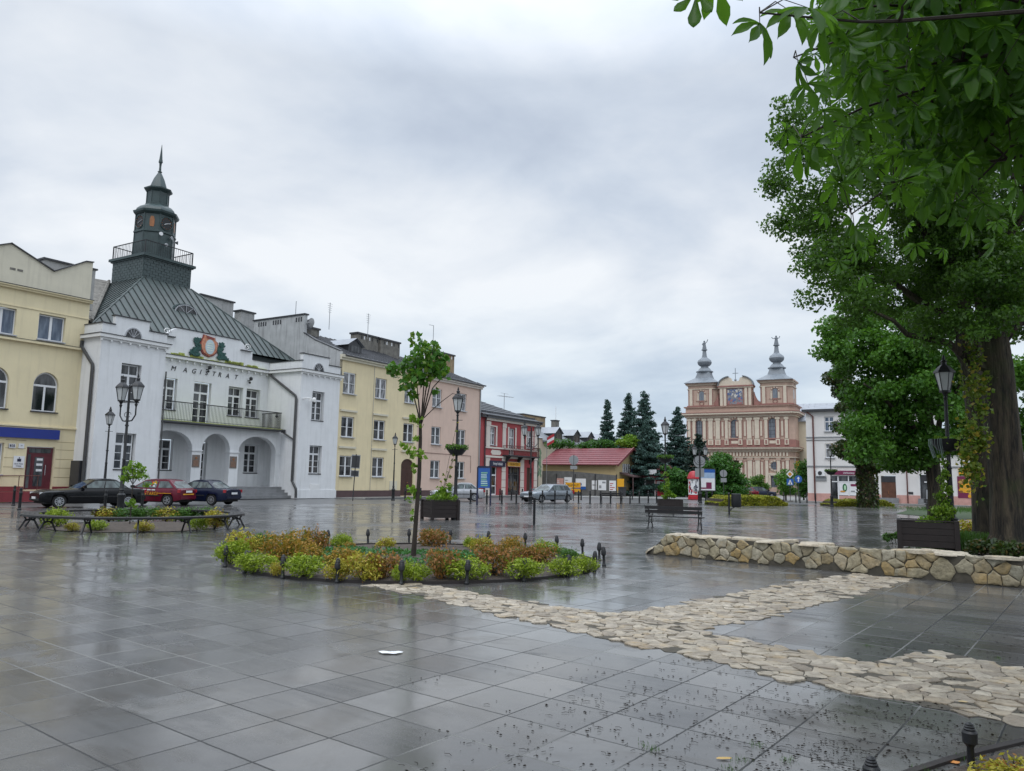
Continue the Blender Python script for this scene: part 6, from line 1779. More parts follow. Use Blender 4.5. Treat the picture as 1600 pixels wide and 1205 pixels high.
# near bed, bottom right corner
NB = []
for px, py in ((1395, 1215), (1490, 1184), (1640, 1150)): NB.append(gnd(px, py))
(ax, ay), (bx_, by), (cx_, cy_) = NB
dd_ = 2 * (ax * (by - cy_) + bx_ * (cy_ - ay) + cx_ * (ay - by))
ncx = ((ax * ax + ay * ay) * (by - cy_) + (bx_ * bx_ + by * by) * (cy_ - ay) + (cx_ * cx_ + cy_ * cy_) * (ay - by)) / dd_
ncy = ((ax * ax + ay * ay) * (cx_ - bx_) + (bx_ * bx_ + by * by) * (ax - cx_) + (cx_ * cx_ + cy_ * cy_) * (bx_ - ax)) / dd_
NR = math.hypot(ax - ncx, ay - ncy)
print('near bed', ncx, ncy, NR)
big_post = MB(); big_post.lathe([(.050, 0), (.052, .035), (.036, .05), (.040, .06), (.030, .075), (.028, .20), (.034, .215), (.056, .235), (.060, .31), (.050, .325), (.044, .327), (.046, .337), (.038, .345), (.040, .355), (.031, .362), (.032, .37), (.02, .38), (.006, .385)], 16)
for (px, py), lab in (((1518, 1203), 'nearest black iron post with ribbed cap at the bottom right bed'), ((1364, 1268), 'black iron post cut off by the bottom edge of the photo')):
    g = gnd(px, py); o = big_post.build('bed_post', M['black'], None, loc=(g[0], g[1], -.03)); o.scale = (.74, .74, .80); tag(o, lab, 'post', 'small iron posts round the beds')


def ring(mb_, cx, cy, r0, r1, z0, z1, n=64, a0=0, a1=2 * PI):
    for k in range(n):
        p, q = a0 + (a1 - a0) * k / n, a0 + (a1 - a0) * (k + 1) / n
        P = [(cx + r * math.cos(t), cy + r * math.sin(t)) for r, t in ((r0, p), (r1, p), (r1, q), (r0, q))]
        mb_.poly([(x, y, z1) for x, y in P]); mb_.poly([(*P[0], z0), (*P[3], z0), (*P[3], z1), (*P[0], z1)]); mb_.poly([(*P[1], z0), (*P[1], z1), (*P[2], z1), (*P[2], z0)])


def soil_disc(cx, cy, r, h, seed=1):
    s = MB(); rr = random.Random(seed); nr, na = 14, 40; v = []; f = []
    for j in range(nr + 1):
        for k in range(na):
            q = r * j / nr; t = 2 * PI * k / na
            v.append((cx + q * math.cos(t), cy + q * math.sin(t), h * (1 - (j / nr) ** 2) + .012 + rr.uniform(-.015, .02) * (j < nr)))
    for j in range(nr):
        for k in range(na): f.append((j * na + k, j * na + (k + 1) % na, (j + 1) * na + (k + 1) % na, (j + 1) * na + k))
    s.add(v, f); return s


e = MB(); ring(e, BED[0], BED[1], BR - .14, BR - .08, -.02, .05); struct(e.build('bed_edging', M['darkkerb']))
struct(soil_disc(BED[0], BED[1], BR - .13, .14).build('soil', M['soil']))
e = MB(); ring(e, ncx, ncy, NR - .05, NR, -.02, .02, 140); struct(e.build('bed_edging', M['darkkerb']))
struct(soil_disc(ncx, ncy, NR - .10, .02, 3).build('soil', M['soil']))

# ================================================================ ROUND BENCH
CB = (-11.9, 25.0); CR = 2.98
rb_ = thing('round_bench', 'round backless bench of black slats on scrolled iron legs encircling a bed', 'bench', (CB[0], CB[1], 0))
st_ = MB()
for k, r0 in enumerate((-.22, -.10, .02, .14)): ring(st_, 0, 0, CR + r0, CR + r0 + .10, .40, .455, 72)
st_.build('seat', M['benchwood'], rb_)
for k in range(14):
    a = 2 * PI * k / 14 + .22; ca, sa = math.cos(a), math.sin(a)
    l = MB()
    def RP(r, z, tt=0): return ((CR + r) * ca - tt * sa, (CR + r) * sa + tt * ca, z)
    for tt in (0,):
        l.tube([RP(-.24, .41), RP(.26, .41)], .030, 5)
        l.tube([RP(-.16, .41), RP(-.10, .30), RP(-.16, .18), RP(-.25, .0)], .028, 5); l.tube([RP(.17, .41), RP(.11, .30), RP(.17, .18), RP(.27, .0)], .028, 5)
        l.tube([RP(-.13, .24), RP(-.02, .29), RP(.02, .29), RP(.14, .24)], .020, 5)
        for s in (-1, 1): l.tube([RP(s * .08 + .06 * math.cos(q), .34 + .055 * math.sin(q)) for q in np.linspace(0, 5.4, 10)], .018, 4)
    l.build('leg', M['black'], rb_)
struct(soil_disc(CB[0], CB[1], 2.55, .10, 5).build('soil', M['soil']))

# ================================================================ PARK BENCH (right), FAR BENCH
def park_bench(label, loc, yaw, L=1.95, back=True):
    t = thing('park_bench', label, 'bench', loc, yaw)
    s = MB()
    for y0 in (-.17, -.05, .07): s.box(-L / 2, y0, .43, L / 2, y0 + .10, .465)
    s.build('seat', M['benchwood'], t)
    b = MB()
    for z0, y0 in ((.57, .235), (.72, .275)): b.box(-L / 2, y0, z0, L / 2, y0 + .035, z0 + .12)
    b.build('backrest', M['benchwood'], t)
    for s_ in (-1, 1):
        x = s_ * (L / 2 - .14); l = MB()
        l.tube([(x, .36, .0), (x, .27, .18), (x, .20, .38), (x, .23, .55), (x, .29, .84)], .024, 5)
        l.tube([(x, -.25, .0), (x, -.20, .16), (x, -.15, .30), (x, -.19, .43)], .022, 5)
        l.tube([(x, -.19, .42), (x, .21, .42)], .02, 5); l.tube([(x, -.21, .10), (x, -.1, .20), (x, .05, .24), (x, .2, .2), (x, .30, .11)], .014, 5)
        l.tube([(x, -.22, .46), (x, -.24, .60), (x, -.16, .66), (x, .0, .63), (x, .25, .66)], .018, 5)
        l.tube([(x, .16 + .05 * math.cos(q), .55 + .05 * math.sin(q)) for q in np.linspace(0, 5.5, 9)], .011, 4)
        l.box(x - .03, .33, 0, x + .03, .42, .02); l.box(x - .03, -.30, 0, x + .03, -.21, .02)
        l.build('leg', M['black'], t)
    m_ = MB(); m_.tube([(0, .24, .44), (0, .27, .83)], .016, 4); m_.build('brace', M['black'], t)
    return t


b1 = Vector((*gnd(1014, 825.5), 0)); b2 = Vector((*gnd(1092, 829.0), 0))
yaw_b = math.atan2((b2 - b1).y, (b2 - b1).x)
bm_ = (b1 + b2) / 2
park_bench('black slatted park bench seen from behind in front of the far planter', (bm_.x, bm_.y - .05, 0), yaw_b + PI, 2.15).location
# the bench faces away from us: backrest towards the camera
for o in bpy.data.objects:
    if o.name == 'park_bench': o.rotation_euler.z = yaw_b + PI; o.location = (bm_.x - .25 * math.sin(yaw_b), bm_.y + .30 * math.cos(yaw_b), 0)
g = gnd(956, 787); park_bench('small dark bench before the poster fence among the bollards', (g[0], g[1], 0), R(0), 1.9)
g = gnd(1515, 785); park_bench('dark bench by the off-white shop left of the great trunk', (32.0, 58.0, 0), R(-20), 1.8)

# ================================================================ LITTER BIN ON A POST
g = gnd(1139.5, 804.5); bn_ = thing('litter_bin', 'black barrel litter bin hung on a post in front of the golden hedge', 'litter bin', (g[0], g[1], 0), R(0))
b = MB(); b.tube([(0, 0, 0), (0, 0, 1.12)], .05, 8); b.ball((0, 0, 1.16), .07); b.tube([(.0, 0, .28), (.25, 0, .40), (.55, 0, .48)], .02, 5); b.tube([(0, 0, .15), (.15, 0, .34)], .02, 5); b.build('post', M['black'], bn_)
b = MB(); b.lathe([(.24, 0), (.27, .05), (.28, .5), (.26, .74), (.22, .76), (.22, .70)], 14, (.40, 0, .42)); b.build('bin', M['black'], bn_)
g = gnd(834.5, 820.5); ps_ = thing('service_post', 'short black post with a bent ring handle standing alone on the wet square', 'post', (g[0], g[1], 0))
b = MB(); b.lathe([(.05, 0), (.05, .95), (.06, .97), (.06, 1.04), (.02, 1.06)], 10); b.build('post', M['black'], ps_)
b = MB(); b.tube([(.0, 0, .90), (.24, 0, .93), (.34, 0, .98)], .02, 5); b.tube([(-.14 + .11 * math.cos(q), 0, .98 + .11 * math.sin(q)) for q in np.linspace(0.3, 5.6, 12)], .02, 5); b.build('handle', M['black'], ps_)

# ================================================================ SIGNS
def road_sign(name, label, px, py, H, build, r=.035):
    g = gnd(px, py); t = thing(name, label, 'road sign', (g[0], g[1], 0), 0, 'road signs')
    p = MB(); p.tube([(0, 0, 0), (0, 0, H)], r, 6); p.build('pole', M['dkmetal'], t); build(t); return t


def disc(t, r, z, m_, y=-.05, nm='panel', n=20):
    b = MB(); b.lathe([(r, 0), (r, .02)], n); b.v = [(x, y - zz, z + yy) for x, yy, zz in b.v]; return b.build(nm, M[m_], t)


def sb1(t):
    b = MB(); b.box(-.32, .03, 2.35, .32, .06, 3.35); b.box(-.30, .03, 1.75, .30, .06, 2.22); b.build('panel', M['greysign'], t)
    b = MB(); b.box(-.28, .025, 2.42, .28, .029, 3.28); b.box(-.26, .025, 1.8, .26, .029, 2.17); b.build('panel_back', M['dkmetal'], t)
road_sign('road_sign', 'two grey sign backs on a leaning pole before the yellow tenement', 551, 782.8, 3.4, sb1).rotation_euler = (0, R(2), R(10))
road_sign('road_sign', 'grey disc back of a road sign rising over the yellow hoarding', 896, 783, 4.0, lambda t: (disc(t, .42, 3.55, 'greysign', .0), link('panel', MB().box(-.3, -.04, 2.75, .3, -.02, 3.05).mesh('panel', M['greysign']), t)))
road_sign('road_sign', 'large grey disc back of a road sign beside the advertising column', 1093.5, 785, 4.6, lambda t: (disc(t, .55, 3.7, 'greysign', .0), link('panel', MB().box(-.42, -.05, 2.3, .42, -.02, 3.1).mesh('panel', M['greysign']), t)), .06)
road_sign('road_sign', 'grey disc and plate sign backs in front of the drooping bush', 1131, 781, 3.2, lambda t: (disc(t, .40, 2.85, 'greysign', .0), link('panel', MB().box(-.32, -.05, 1.9, .32, -.02, 2.35).mesh('panel', M['greysign']), t)))


def sb2(t):
    s = .40; b = MB(); b.prism([(0, 2.9 - s), (s, 2.9), (0, 2.9 + s), (-s, 2.9)], -.06, -.04); b.build('panel', M['whitesign'], t)
    s = .24; b = MB(); b.prism([(0, 2.9 - s), (s, 2.9), (0, 2.9 + s), (-s, 2.9)], -.075, -.061); b.build('panel_centre', M['orangesign'], t)
    b = MB(); b.box(-.36, -.06, 1.70, .36, -.04, 2.40); b.build('panel', M['roadblue'], t)
    b = MB(); b.prism([(-.26, 1.78), (.26, 1.78), (0, 2.32)], -.072, -.061); b.build('triangle', M['whitesign'], t)
    b = MB(); b.prism([(-.05, 1.8), (.06, 1.8), (.02, 2.12), (-.04, 2.12)], -.08, -.073); b.build('pictogram', M['black'], t)
road_sign('road_sign', 'yellow diamond priority sign above a blue crossing sign right of the church', 1235, 783, 3.35, sb2)


def sb3(t):
    disc(t, .40, 2.35, 'roadblue'); b = MB(); b.prism([(-.05, 2.08), (.05, 2.08), (.05, 2.4), (.16, 2.4), (0, 2.62), (-.16, 2.4), (-.05, 2.4)], -.085, -.072); b.build('arrow', M['whitesign'], t)
road_sign('road_sign', 'round blue arrow sign with white arrow left of the shop house', 1248, 784, 2.8, sb3)
bnr = thing('banner', 'narrow orange banner hanging on a pole near the shop house corner', 'banner', (*gnd(1244, 781), 0))
b = MB(); b.tube([(0, 0, 0), (0, 0, 4.9)], .05, 6); b.build('pole', M['greysign'], bnr); b = MB(); b.box(.06, -.01, 3.3, .55, .01, 4.6); b.build('cloth', M['orangesign'], bnr)
# information board
g1, g2 = gnd(745.3, 789.5), gnd(766, 790); t = thing('info_board', 'tall blue information board with pale rows of text on two posts', 'information board', (g1[0], g1[1], 0), math.atan2(g2[1] - g1[1], g2[0] - g1[0]))
Wb = math.hypot(g2[0] - g1[0], g2[1] - g1[1])
b = MB()
for x in (0, Wb): b.box(x - .05, -.05, 0, x + .05, .05, 2.55)
b.box(.0, -.06, 2.5, Wb, .06, 2.62); b.build('posts', M['navysign'], t)
b = MB(); b.box(.052, -.04, 1.15, Wb - .052, .04, 2.498); b.build('panel', M['roadblue'], t)
b = MB()
for k in range(7): b.box(.24, -.052, 1.28 + k * .14, Wb - .3 + .1 * random.random(), -.042, 1.36 + k * .14, 0 if k % 3 else 1)
b.build('print', [mat('board_pale', (.42, .60, .56), .5), mat('board_green', (.22, .45, .28), .5)], t)
# advertising column, poster board
g = far(1084, 781, 84); ad = thing('advertising_column', 'round advertising column with red dome and posters beside the dark bush', 'advertising column', (g[0], g[1], 0))
b = MB(); b.lathe([(.62, 0), (.62, .3), (.56, .32), (.56, .5)], 20); b.build('base', M['redsign'], ad)
b = MB(); b.lathe([(.57, .5), (.57, 2.2)], 20); b.build('drum', M['whitesign'], ad)
b = MB(); b.lathe([(.70, 2.2), (.70, 2.36), (.64, 2.4), (.60, 2.6), (.40, 2.95), (.1, 3.05)], 20); b.build('dome', M['redsign'], ad)
b = MB(); rr = random.Random(9)
for k in range(26):
    a = rr.uniform(-2.7, -.4); z = rr.uniform(.6, 2.0); w_ = rr.uniform(.08, .22); h_ = rr.uniform(.1, .35); r_ = .575 + k * .0006
    b.poly([(r_ * math.cos(a - w_), r_ * math.sin(a - w_), z), (r_ * math.cos(a + w_), r_ * math.sin(a + w_), z), (r_ * math.cos(a + w_), r_ * math.sin(a + w_), z + h_), (r_ * math.cos(a - w_), r_ * math.sin(a - w_), z + h_)], k % 3)
b.build('posters', [M['navysign'], M['redsign'], M['greysign']], ad)
g = far(1105, 780, 84); pbd = thing('poster_board', 'lit blue and white poster board standing before the dark shrubs', 'billboard', (g[0], g[1], 0))
b = MB(); b.box(-.95, 0, .9, .95, .12, 3.35); b.box(-.06, .02, 0, .06, .1, .9); b.build('case', M['dkmetal'], pbd)
b = MB(); b.box(-.86, -.012, 1.0, .86, -.002, 3.25, 0); b.box(-.86, -.02, 2.3, .86, -.013, 3.0, 1); b.box(-.86, -.022, 2.9, .86, -.013, 3.25, 2); b.box(-.1, -.022, 1.15, .5, -.013, 1.85, 3); b.box(-.7, -.022, 1.15, -.1, -.013, 1.3, 3); b.build('poster', [M['whitesign'], mat('poster_sky', (.30, .42, .58), .4), M['roadblue'], M['burgundy']], pbd)


# ================================================================ PLANTERS
def planter(label, loc, yaw, w_=1.5, d_=1.5, h_=.72):
    t = thing('planter', label, 'planter', loc, yaw, 'dark wooden planters'); b = MB()
    for s in (-1, 1):
        for j in range(4):
            z0 = .10 + j * (h_ - .10) / 4; z1 = z0 + (h_ - .10) / 4 - .008
            b.box(-w_ / 2 + .05, s * d_ / 2 - .025, z0, w_ / 2 - .05, s * d_ / 2 + .02, z1); b.box(s * w_ / 2 - .02, -d_ / 2 + .05, z0, s * w_ / 2 + .025, d_ / 2 - .05, z1)
    b.box(-w_ / 2 + .05, -d_ / 2 + .05, .1, w_ / 2 - .05, d_ / 2 - .05, .3); b.build('boards', M['planter'], t)
    for sx in (-1, 1):
        for sy in (-1, 1): q = MB(); q.box(sx * w_ / 2 - .06, sy * d_ / 2 - .06, 0, sx * w_ / 2 + .06, sy * d_ / 2 + .06, h_ + .01); q.build('leg', M['planter'], t)
    q = MB()
    for s in (-1, 1): q.box(-w_ / 2 - .06, s * d_ / 2 - .05, h_ + .011, w_ / 2 + .06, s * d_ / 2 + .05, h_ + .04); q.box(s * w_ / 2 - .05, -d_ / 2 + .055, h_ + .011, s * w_ / 2 + .05, d_ / 2 - .055, h_ + .04)
    q.build('rim', M['planter'], t)
    q = MB(); q.poly([(-w_ / 2, -d_ / 2, h_ - .06), (w_ / 2, -d_ / 2, h_ - .06), (w_ / 2, d_ / 2, h_ - .06), (-w_ / 2, d_ / 2, h_ - .06)]); q.build('soil', M['soil'], t)
    return t


g = far(688, 805, 33.0); planter('middle dark wooden planter overflowing with a creeper before the silver saloon', (g[0], g[1] - .2, 0), R(28), 1.15, 1.15, .80); PLM = (g[0], g[1] - .2)
g = far(1047, 790, 46.0); planter('far dark wooden planter with a climbing plant behind the black bench', (g[0], g[1], 0), R(-10), 1.35, 1.0, .72); PLF = (g[0], g[1])
g = far(1450, 850, 21.6); planter('nearest dark wooden planter with tall lime creeper behind the stone wall', (g[0], g[1], 0), R(-27), 1.38, 1.1, .78); PLN = (g[0], g[1])
# green bins and sundry dark boxes by the shop
g = far(972, 776, 88); t = thing('wheelie_bin', 'black wheelie bin by the canopy of the tan shop', 'bin', (g[0], g[1], 0)); b = MB(); b.prism([(-.35, .1), (.35, .1), (.42, 1.1), (-.42, 1.1)], -.35, .35); b.build('bin', M['dkmetal'], t); b = MB(); b.box(-.45, -.42, 1.101, .45, .42, 1.18); b.build('lid', M['dkmetal'], t)
t = thing('notice_board', 'small grey notice board on legs by the hedge at the shop house', 'notice board', (*gnd(1455, 789), 0)); b = MB(); b.box(-.5, 0, .5, .5, .05, 1.5, 1)
for x in (-.5, .5): b.box(x - .03, -.01, 0, x + .03, .06, 1.55, 0)
b.build('board', [M['dkmetal'], M['greysign']], t)
# ================================================================ FOLIAGE
LM = {}
LM['lime'] = leaf_mat('lime_shrub_leaves', (.15, .22, .012), (.34, .42, .03), None, .25, .5, 3)
LM['yellow'] = leaf_mat('golden_shrub_leaves', (.30, .27, .02), (.52, .44, .06), (.30, .12, .02), .25, .5, 3)
LM['rust'] = leaf_mat('rusty_shrub_leaves', (.22, .085, .03), (.40, .18, .05), (.10, .12, .02), .25, .5, 3)
LM['orange'] = leaf_mat('orange_shrub_leaves', (.28, .14, .02), (.46, .26, .04), (.12, .15, .02), .25, .5, 3)
LM['green'] = leaf_mat('green_shrub_leaves', (.03, .09, .012), (.08, .18, .03), None, .25, .5, 3)
LM['cover'] = leaf_mat('ground_cover_leaves', (.02, .09, .02), (.05, .18, .04), None, .2, .5, 3)
LM['linden'] = leaf_mat('big_tree_leaves', (.018, .060, .008), (.090, .185, .024), None, .40, .42, .35)
LM['park'] = leaf_mat('park_tree_leaves', (.026, .095, .010), (.105, .25, .028), None, .32, .42, .4)
LM['chestnut'] = leaf_mat('chestnut_leaves', (.020, .080, .006), (.075, .19, .014), None, .56, .38, .5)
LM['ivy'] = leaf_mat('ivy_leaves', (.014, .030, .008), (.045, .070, .016), (.09, .06, .02), .15, .4, 1.2)
LM['creeper'] = leaf_mat('creeper_leaves', (.09, .20, .015), (.24, .36, .04), None, .40, .45, 2)
LM['autumn'] = leaf_mat('yellowing_creeper', (.05, .11, .012), (.17, .20, .02), (.32, .24, .03), .35, .45, 2)
LM['spruce'] = leaf_mat('spruce_needles', (.026, .062, .054), (.078, .140, .120), None, .05, .6, .4)
LM['pine'] = leaf_mat('dark_pine_needles', (.012, .030, .024), (.035, .065, .05), None, .05, .6, .4)
LM['bush'] = leaf_mat('bush_leaves', (.020, .080, .012), (.065, .18, .03), None, .3, .45, .5)
LM['hedge_gold'] = leaf_mat('golden_hedge_leaves', (.14, .18, .012), (.40, .36, .03), None, .2, .5, 1)
LM['grass'] = leaf_mat('grass_blades', (.03, .08, .015), (.08, .17, .04), None, .25, .5, 2)
LM['young'] = leaf_mat('young_tree_leaves', (.030, .105, .014), (.09, .23, .03), (.14, .22, .03), .35, .42, 1.5)


def leaf_quads(P, size, rg, up=.35, aspect=.62, Nn=None, droop=0.0):
    """rhombic leaves at P, loosely facing up or outward"""
    n = len(P)
    a = rg.normal(size=(n, 3)); 
    if Nn is not None: a = a * .6 + Nn
    a[:, 2] += up; a /= np.linalg.norm(a, axis=1)[:, None]
    t = rg.normal(size=(n, 3)); t[:, 2] -= droop; t -= a * (t * a).sum(1)[:, None]; t /= np.linalg.norm(t, axis=1)[:, None]
    b = np.cross(a, t)
    s = (size * rg.uniform(.6, 1.25, n))[:, None]
    V = np.empty((n, 4, 3))
    V[:, 0] = P - t * s * .5; V[:, 1] = P + b * s * aspect * .5 + a * s * .06 - t * s * .05; V[:, 2] = P + t * s * .55; V[:, 3] = P - b * s * aspect * .5 + a * s * .06 - t * s * .05
    return V.reshape(-1, 3)


def leaves_obj(name, P, size, mt, parent=None, loc=None, up=.35, aspect=.62, Nn=None, droop=0.0, seed=1):
    V = leaf_quads(np.asarray(P, float), size, np.random.default_rng(seed), up, aspect, Nn, droop)
    me = arr_mesh(name, V, np.arange(len(V)), 4, mt)
    return link(name, me, parent, loc)


def clump_pts(centres, radii, n, rg, squash=.75, shell=.55):
    """leaf positions through clumps, mostly near their skins"""
    w = np.array(radii) ** 2; idx = rg.choice(len(centres), n, p=w / w.sum())
    d = rg.normal(size=(n, 3)); d /= np.linalg.norm(d, axis=1)[:, None]
    r = shell + (1 - shell) * rg.random(n) ** .6
    d2 = d * r[:, None] * np.array(radii)[idx][:, None]; d2[:, 2] *= squash
    return np.array(centres)[idx] + d2, d


# ---------------------------------------------------------------- shrubs of the flower bed
def shrub_mesh(kind, seed, n=1500):
    rg = np.random.default_rng(seed)
    cs = [(0, 0, .42)]; rs = [.42]
    for k in range(9):
        a = rg.uniform(0, 2 * PI); q = rg.uniform(.2, .42); cs.append((q * math.cos(a), q * math.sin(a), rg.uniform(.25, .62))); rs.append(rg.uniform(.16, .28))
    P, d = clump_pts(cs, rs, n, rg, .85, .6); k_ = rg.random(n) < .22; P[k_] += d[k_] * (.03 + .13 * rg.random((k_.sum(), 1))); P = P[P[:, 2] > .02]
    V = leaf_quads(P, .10, rg, .5, .42)
    me = arr_mesh('foliage_' + kind, V, np.arange(len(V)), 4, LM[kind])
    return me


def twigs_mesh(seed):
    rr = random.Random(seed); m_ = MB()
    for k in range(9):
        a = rr.uniform(0, 2 * PI); q = rr.uniform(.1, .4); m_.tube([(0, 0, 0), (q * .5 * math.cos(a), q * .5 * math.sin(a), .3), (q * math.cos(a), q * math.sin(a), rr.uniform(.5, .8))], .012, 4, r2=.005)
    return m_.mesh('stems', M['twig'])


SHM = {k: [shrub_mesh(k, 10 * i + j) for j in range(3)] for i, k in enumerate(('lime', 'yellow', 'rust', 'orange', 'green'))}
TWG = twigs_mesh(3)
COLN = {'lime': 'lime green', 'yellow': 'golden yellow', 'rust': 'rusty brown', 'orange': 'orange bronze', 'green': 'dark green'}


def put_shrub(kind, px, py, wpx, hpx, label, grp, k=0):
    g = gnd(px, py - 1); d = math.hypot(*g) if False else g[1]
    W_ = wpx / 1200 * d; H_ = hpx / 1200 * d * 1.12
    t = thing('shrub', label, 'shrub', (g[0], g[1] + W_ * .42, .0), random.uniform(0, 6), grp)
    t.scale = (W_ / .82, W_ / .82, H_ / .76)
    link('foliage', SHM[kind][k % 3], t); link('stems', TWG, t)


shrubs = [('lime', 353, 888, 42, 33), ('yellow', 371, 870, 48, 32), ('green', 405, 866, 34, 26), ('lime', 394, 901, 48, 30), ('orange', 433, 884, 42, 40), ('orange', 456, 876, 48, 38), ('rust', 485, 870, 36, 36), ('orange', 479, 886, 42, 28),
          ('yellow', 430, 904, 18, 20), ('lime', 467, 909, 50, 33), ('lime', 530, 860, 29, 20), ('orange', 542, 864, 19, 13), ('yellow', 601, 864, 26, 19), ('orange', 531, 892, 44, 29), ('yellow', 524, 912, 32, 32), ('yellow', 562, 913, 46, 37),
          ('rust', 596, 910, 46, 40), ('lime', 624, 914, 26, 25), ('lime', 652, 914, 32, 26), ('rust', 675, 864, 42, 30), ('rust', 688, 912, 42, 44), ('lime', 730, 913, 54, 32), ('lime', 735, 863, 20, 19), ('yellow', 754, 870, 32, 25),
          ('rust', 772, 906, 52, 44), ('orange', 796, 870, 32, 25), ('rust', 820, 893, 40, 32), ('rust', 846, 890, 36, 30), ('lime', 815, 911, 50, 29), ('lime', 857, 872, 34, 20), ('lime', 879, 905, 40, 27), ('green', 889, 881, 32, 18), ('lime', 920, 899, 30, 22), ('orange', 705, 893, 20, 12)]
cnt = {}
zone = lambda y: 'front' if y > 896 else 'middle' if y > 878 else 'back'
for s in sorted(shrubs, key=lambda q: q[1]):
    key = (s[0], zone(s[2])); cnt[key] = cnt.get(key, 0) + 1
tot = dict(cnt); cnt = {}
for i, s in enumerate(sorted(shrubs, key=lambda q: q[1])):
    z = zone(s[2]); key = (s[0], z); cnt[key] = cnt.get(key, 0) + 1
    lab = f"{COLN[s[0]]} shrub, {ORD[cnt[key] - 1]} such from the left, {z} of round flower bed" if tot[key] > 1 else f"only {COLN[s[0]]} shrub in the {z} of the round flower bed"
    put_shrub(s[0], *s[1:], lab, 'low shrubs in the round flower bed', i)
for lab, s in (('lime shrub at the left inside the round bench', ('lime', 82, 826, 30, 26)), ('yellow green tuft second from the left inside the round bench', ('yellow', 108, 832, 18, 12)), ('small lime tuft near the front left under the round bench', ('lime', 145, 832, 24, 15)), ('small golden tuft at the front middle under the round bench', ('yellow', 219, 833, 24, 14)),
               ('golden shrub at the right inside the round bench', ('yellow', 330, 829, 32, 26)), ('lime shrub at the right edge inside the round bench', ('lime', 304, 831, 22, 18))):
    put_shrub(*s, lab, 'shrubs inside the round bench', 1)
for i, px in enumerate((162, 190, 222, 252, 280, 304)):
    put_shrub('yellow' if i % 3 == 0 else 'green', px, 818, 36, 19, f'{ORD[i]} low shrub from the left, row at back of the round bench bed', 'hedge row behind the round bench', i)
g = gnd(1585, 1228); t = thing('shrub', 'golden shrub cut off at the bottom right corner', 'shrub', (g[0] + .02, g[1] - .05, -.05), 1.0); t.scale = (.42, .42, .28); link('foliage', SHM['yellow'][0], t); link('stems', TWG, t)
# ground cover in the bed
rg = np.random.default_rng(5); P = []
for px, py, r_ in ((508, 885, .45), (515, 876, .5), (560, 878, .55), (585, 872, .5), (615, 876, .45), (660, 876, .35), (705, 876, .4), (716, 878, .35), (660, 888, .4), (540, 870, .35), (735, 882, .3)):
    g = gnd(px, py); n = 330; q = 1.25 * r_ * np.sqrt(rg.random(n)); a = rg.random(n) * 2 * PI
    P.append(np.stack([g[0] + q * np.cos(a), g[1] + q * np.sin(a), .10 + .10 * rg.random(n)], 1))
o = leaves_obj('ground_cover', np.concatenate(P), .075, LM['cover'], up=.9, seed=3); tag(o, 'patches of bright green ground cover between the shrubs', 'ground cover'); struct(o, 'stuff')

# ---------------------------------------------------------------- young tree in the flower bed
yt = thing('young_tree', 'slim young tree with dark stem and leafy crown amid the flower bed', 'tree', (-1.93, 15.87, .1))
def yz(py): return EYE + (751 - py) / 1200 * 15.87 - .1
def yx(px): return (px - 646.5) / 1200 * 15.87
tk = MB(); tk.tube([(yx(646), 0, 0), (yx(648), 0, yz(820)), (yx(651), 0, yz(750)), (yx(651), 0, yz(690)), (yx(650), 0, yz(660))], [.054, .045, .042, .036, .030], 8)
for e, mid in (((676, 560), (664, 600)), ((668, 545), (658, 600)), ((640, 560), (644, 610)), ((628, 570), (636, 615)), ((690, 580), (668, 610)), ((655, 540), (653, 600))):
    tk.tube([(yx(651), 0, yz(668)), (yx(mid[0]), random.uniform(-.1, .1), yz(mid[1])), (yx(e[0]), random.uniform(-.2, .2), yz(e[1]))], .018, 5, r2=.007)
tk.tube([(yx(652), 0, yz(660)), (yx(678), 0, yz(634)), (yx(700), -.1, yz(618)), (yx(718), -.1, yz(624)), (yx(722), -.1, yz(628))], .010, 4, r2=.003)
tk.build('trunk', M['twig'], yt)
rg = np.random.default_rng(8); cs, rs = [], []
for px, py, r_ in ((640, 535, 12), (660, 548, 18), (650, 560, 20), (676, 562, 13), (630, 575, 18), (655, 582, 18), (610, 582, 13), (600, 580, 8), (640, 596, 15), (680, 580, 14), (626, 606, 12), (640, 620, 9), (655, 600, 10), (690, 590, 8), (672, 612, 7)):
    cs.append((yx(px), rg.uniform(-.22, .22), yz(py))); rs.append(r_ / 1200 * 15.87)
P, d = clump_pts(cs, [q * 1.12 for q in rs], 760, rg, .9, .25)
C2, R2 = [], []
for px, py, r_ in ((648, 665, 10), (640, 658, 8), (636, 655, 6), (645, 690, 5), (640, 712, 10), (655, 715, 9), (630, 706, 6), (643, 735, 7), (640, 768, 8), (648, 776, 8), (636, 785, 6), (645, 800, 5), (643, 812, 4), (624, 700, 4)):
    C2.append((yx(px), rg.uniform(-.12, .12), yz(py))); R2.append(r_ / 1200 * 15.87)
P2, d2 = clump_pts(C2, R2, 190, rg, 1.0, .3)
leaves_obj('crown', P, .135, LM['young'], yt, up=.25, aspect=.75, droop=.6, seed=4); leaves_obj('stem_leaves', P2, .11, LM['creeper'], yt, up=.25, aspect=.75, droop=.6, seed=5)
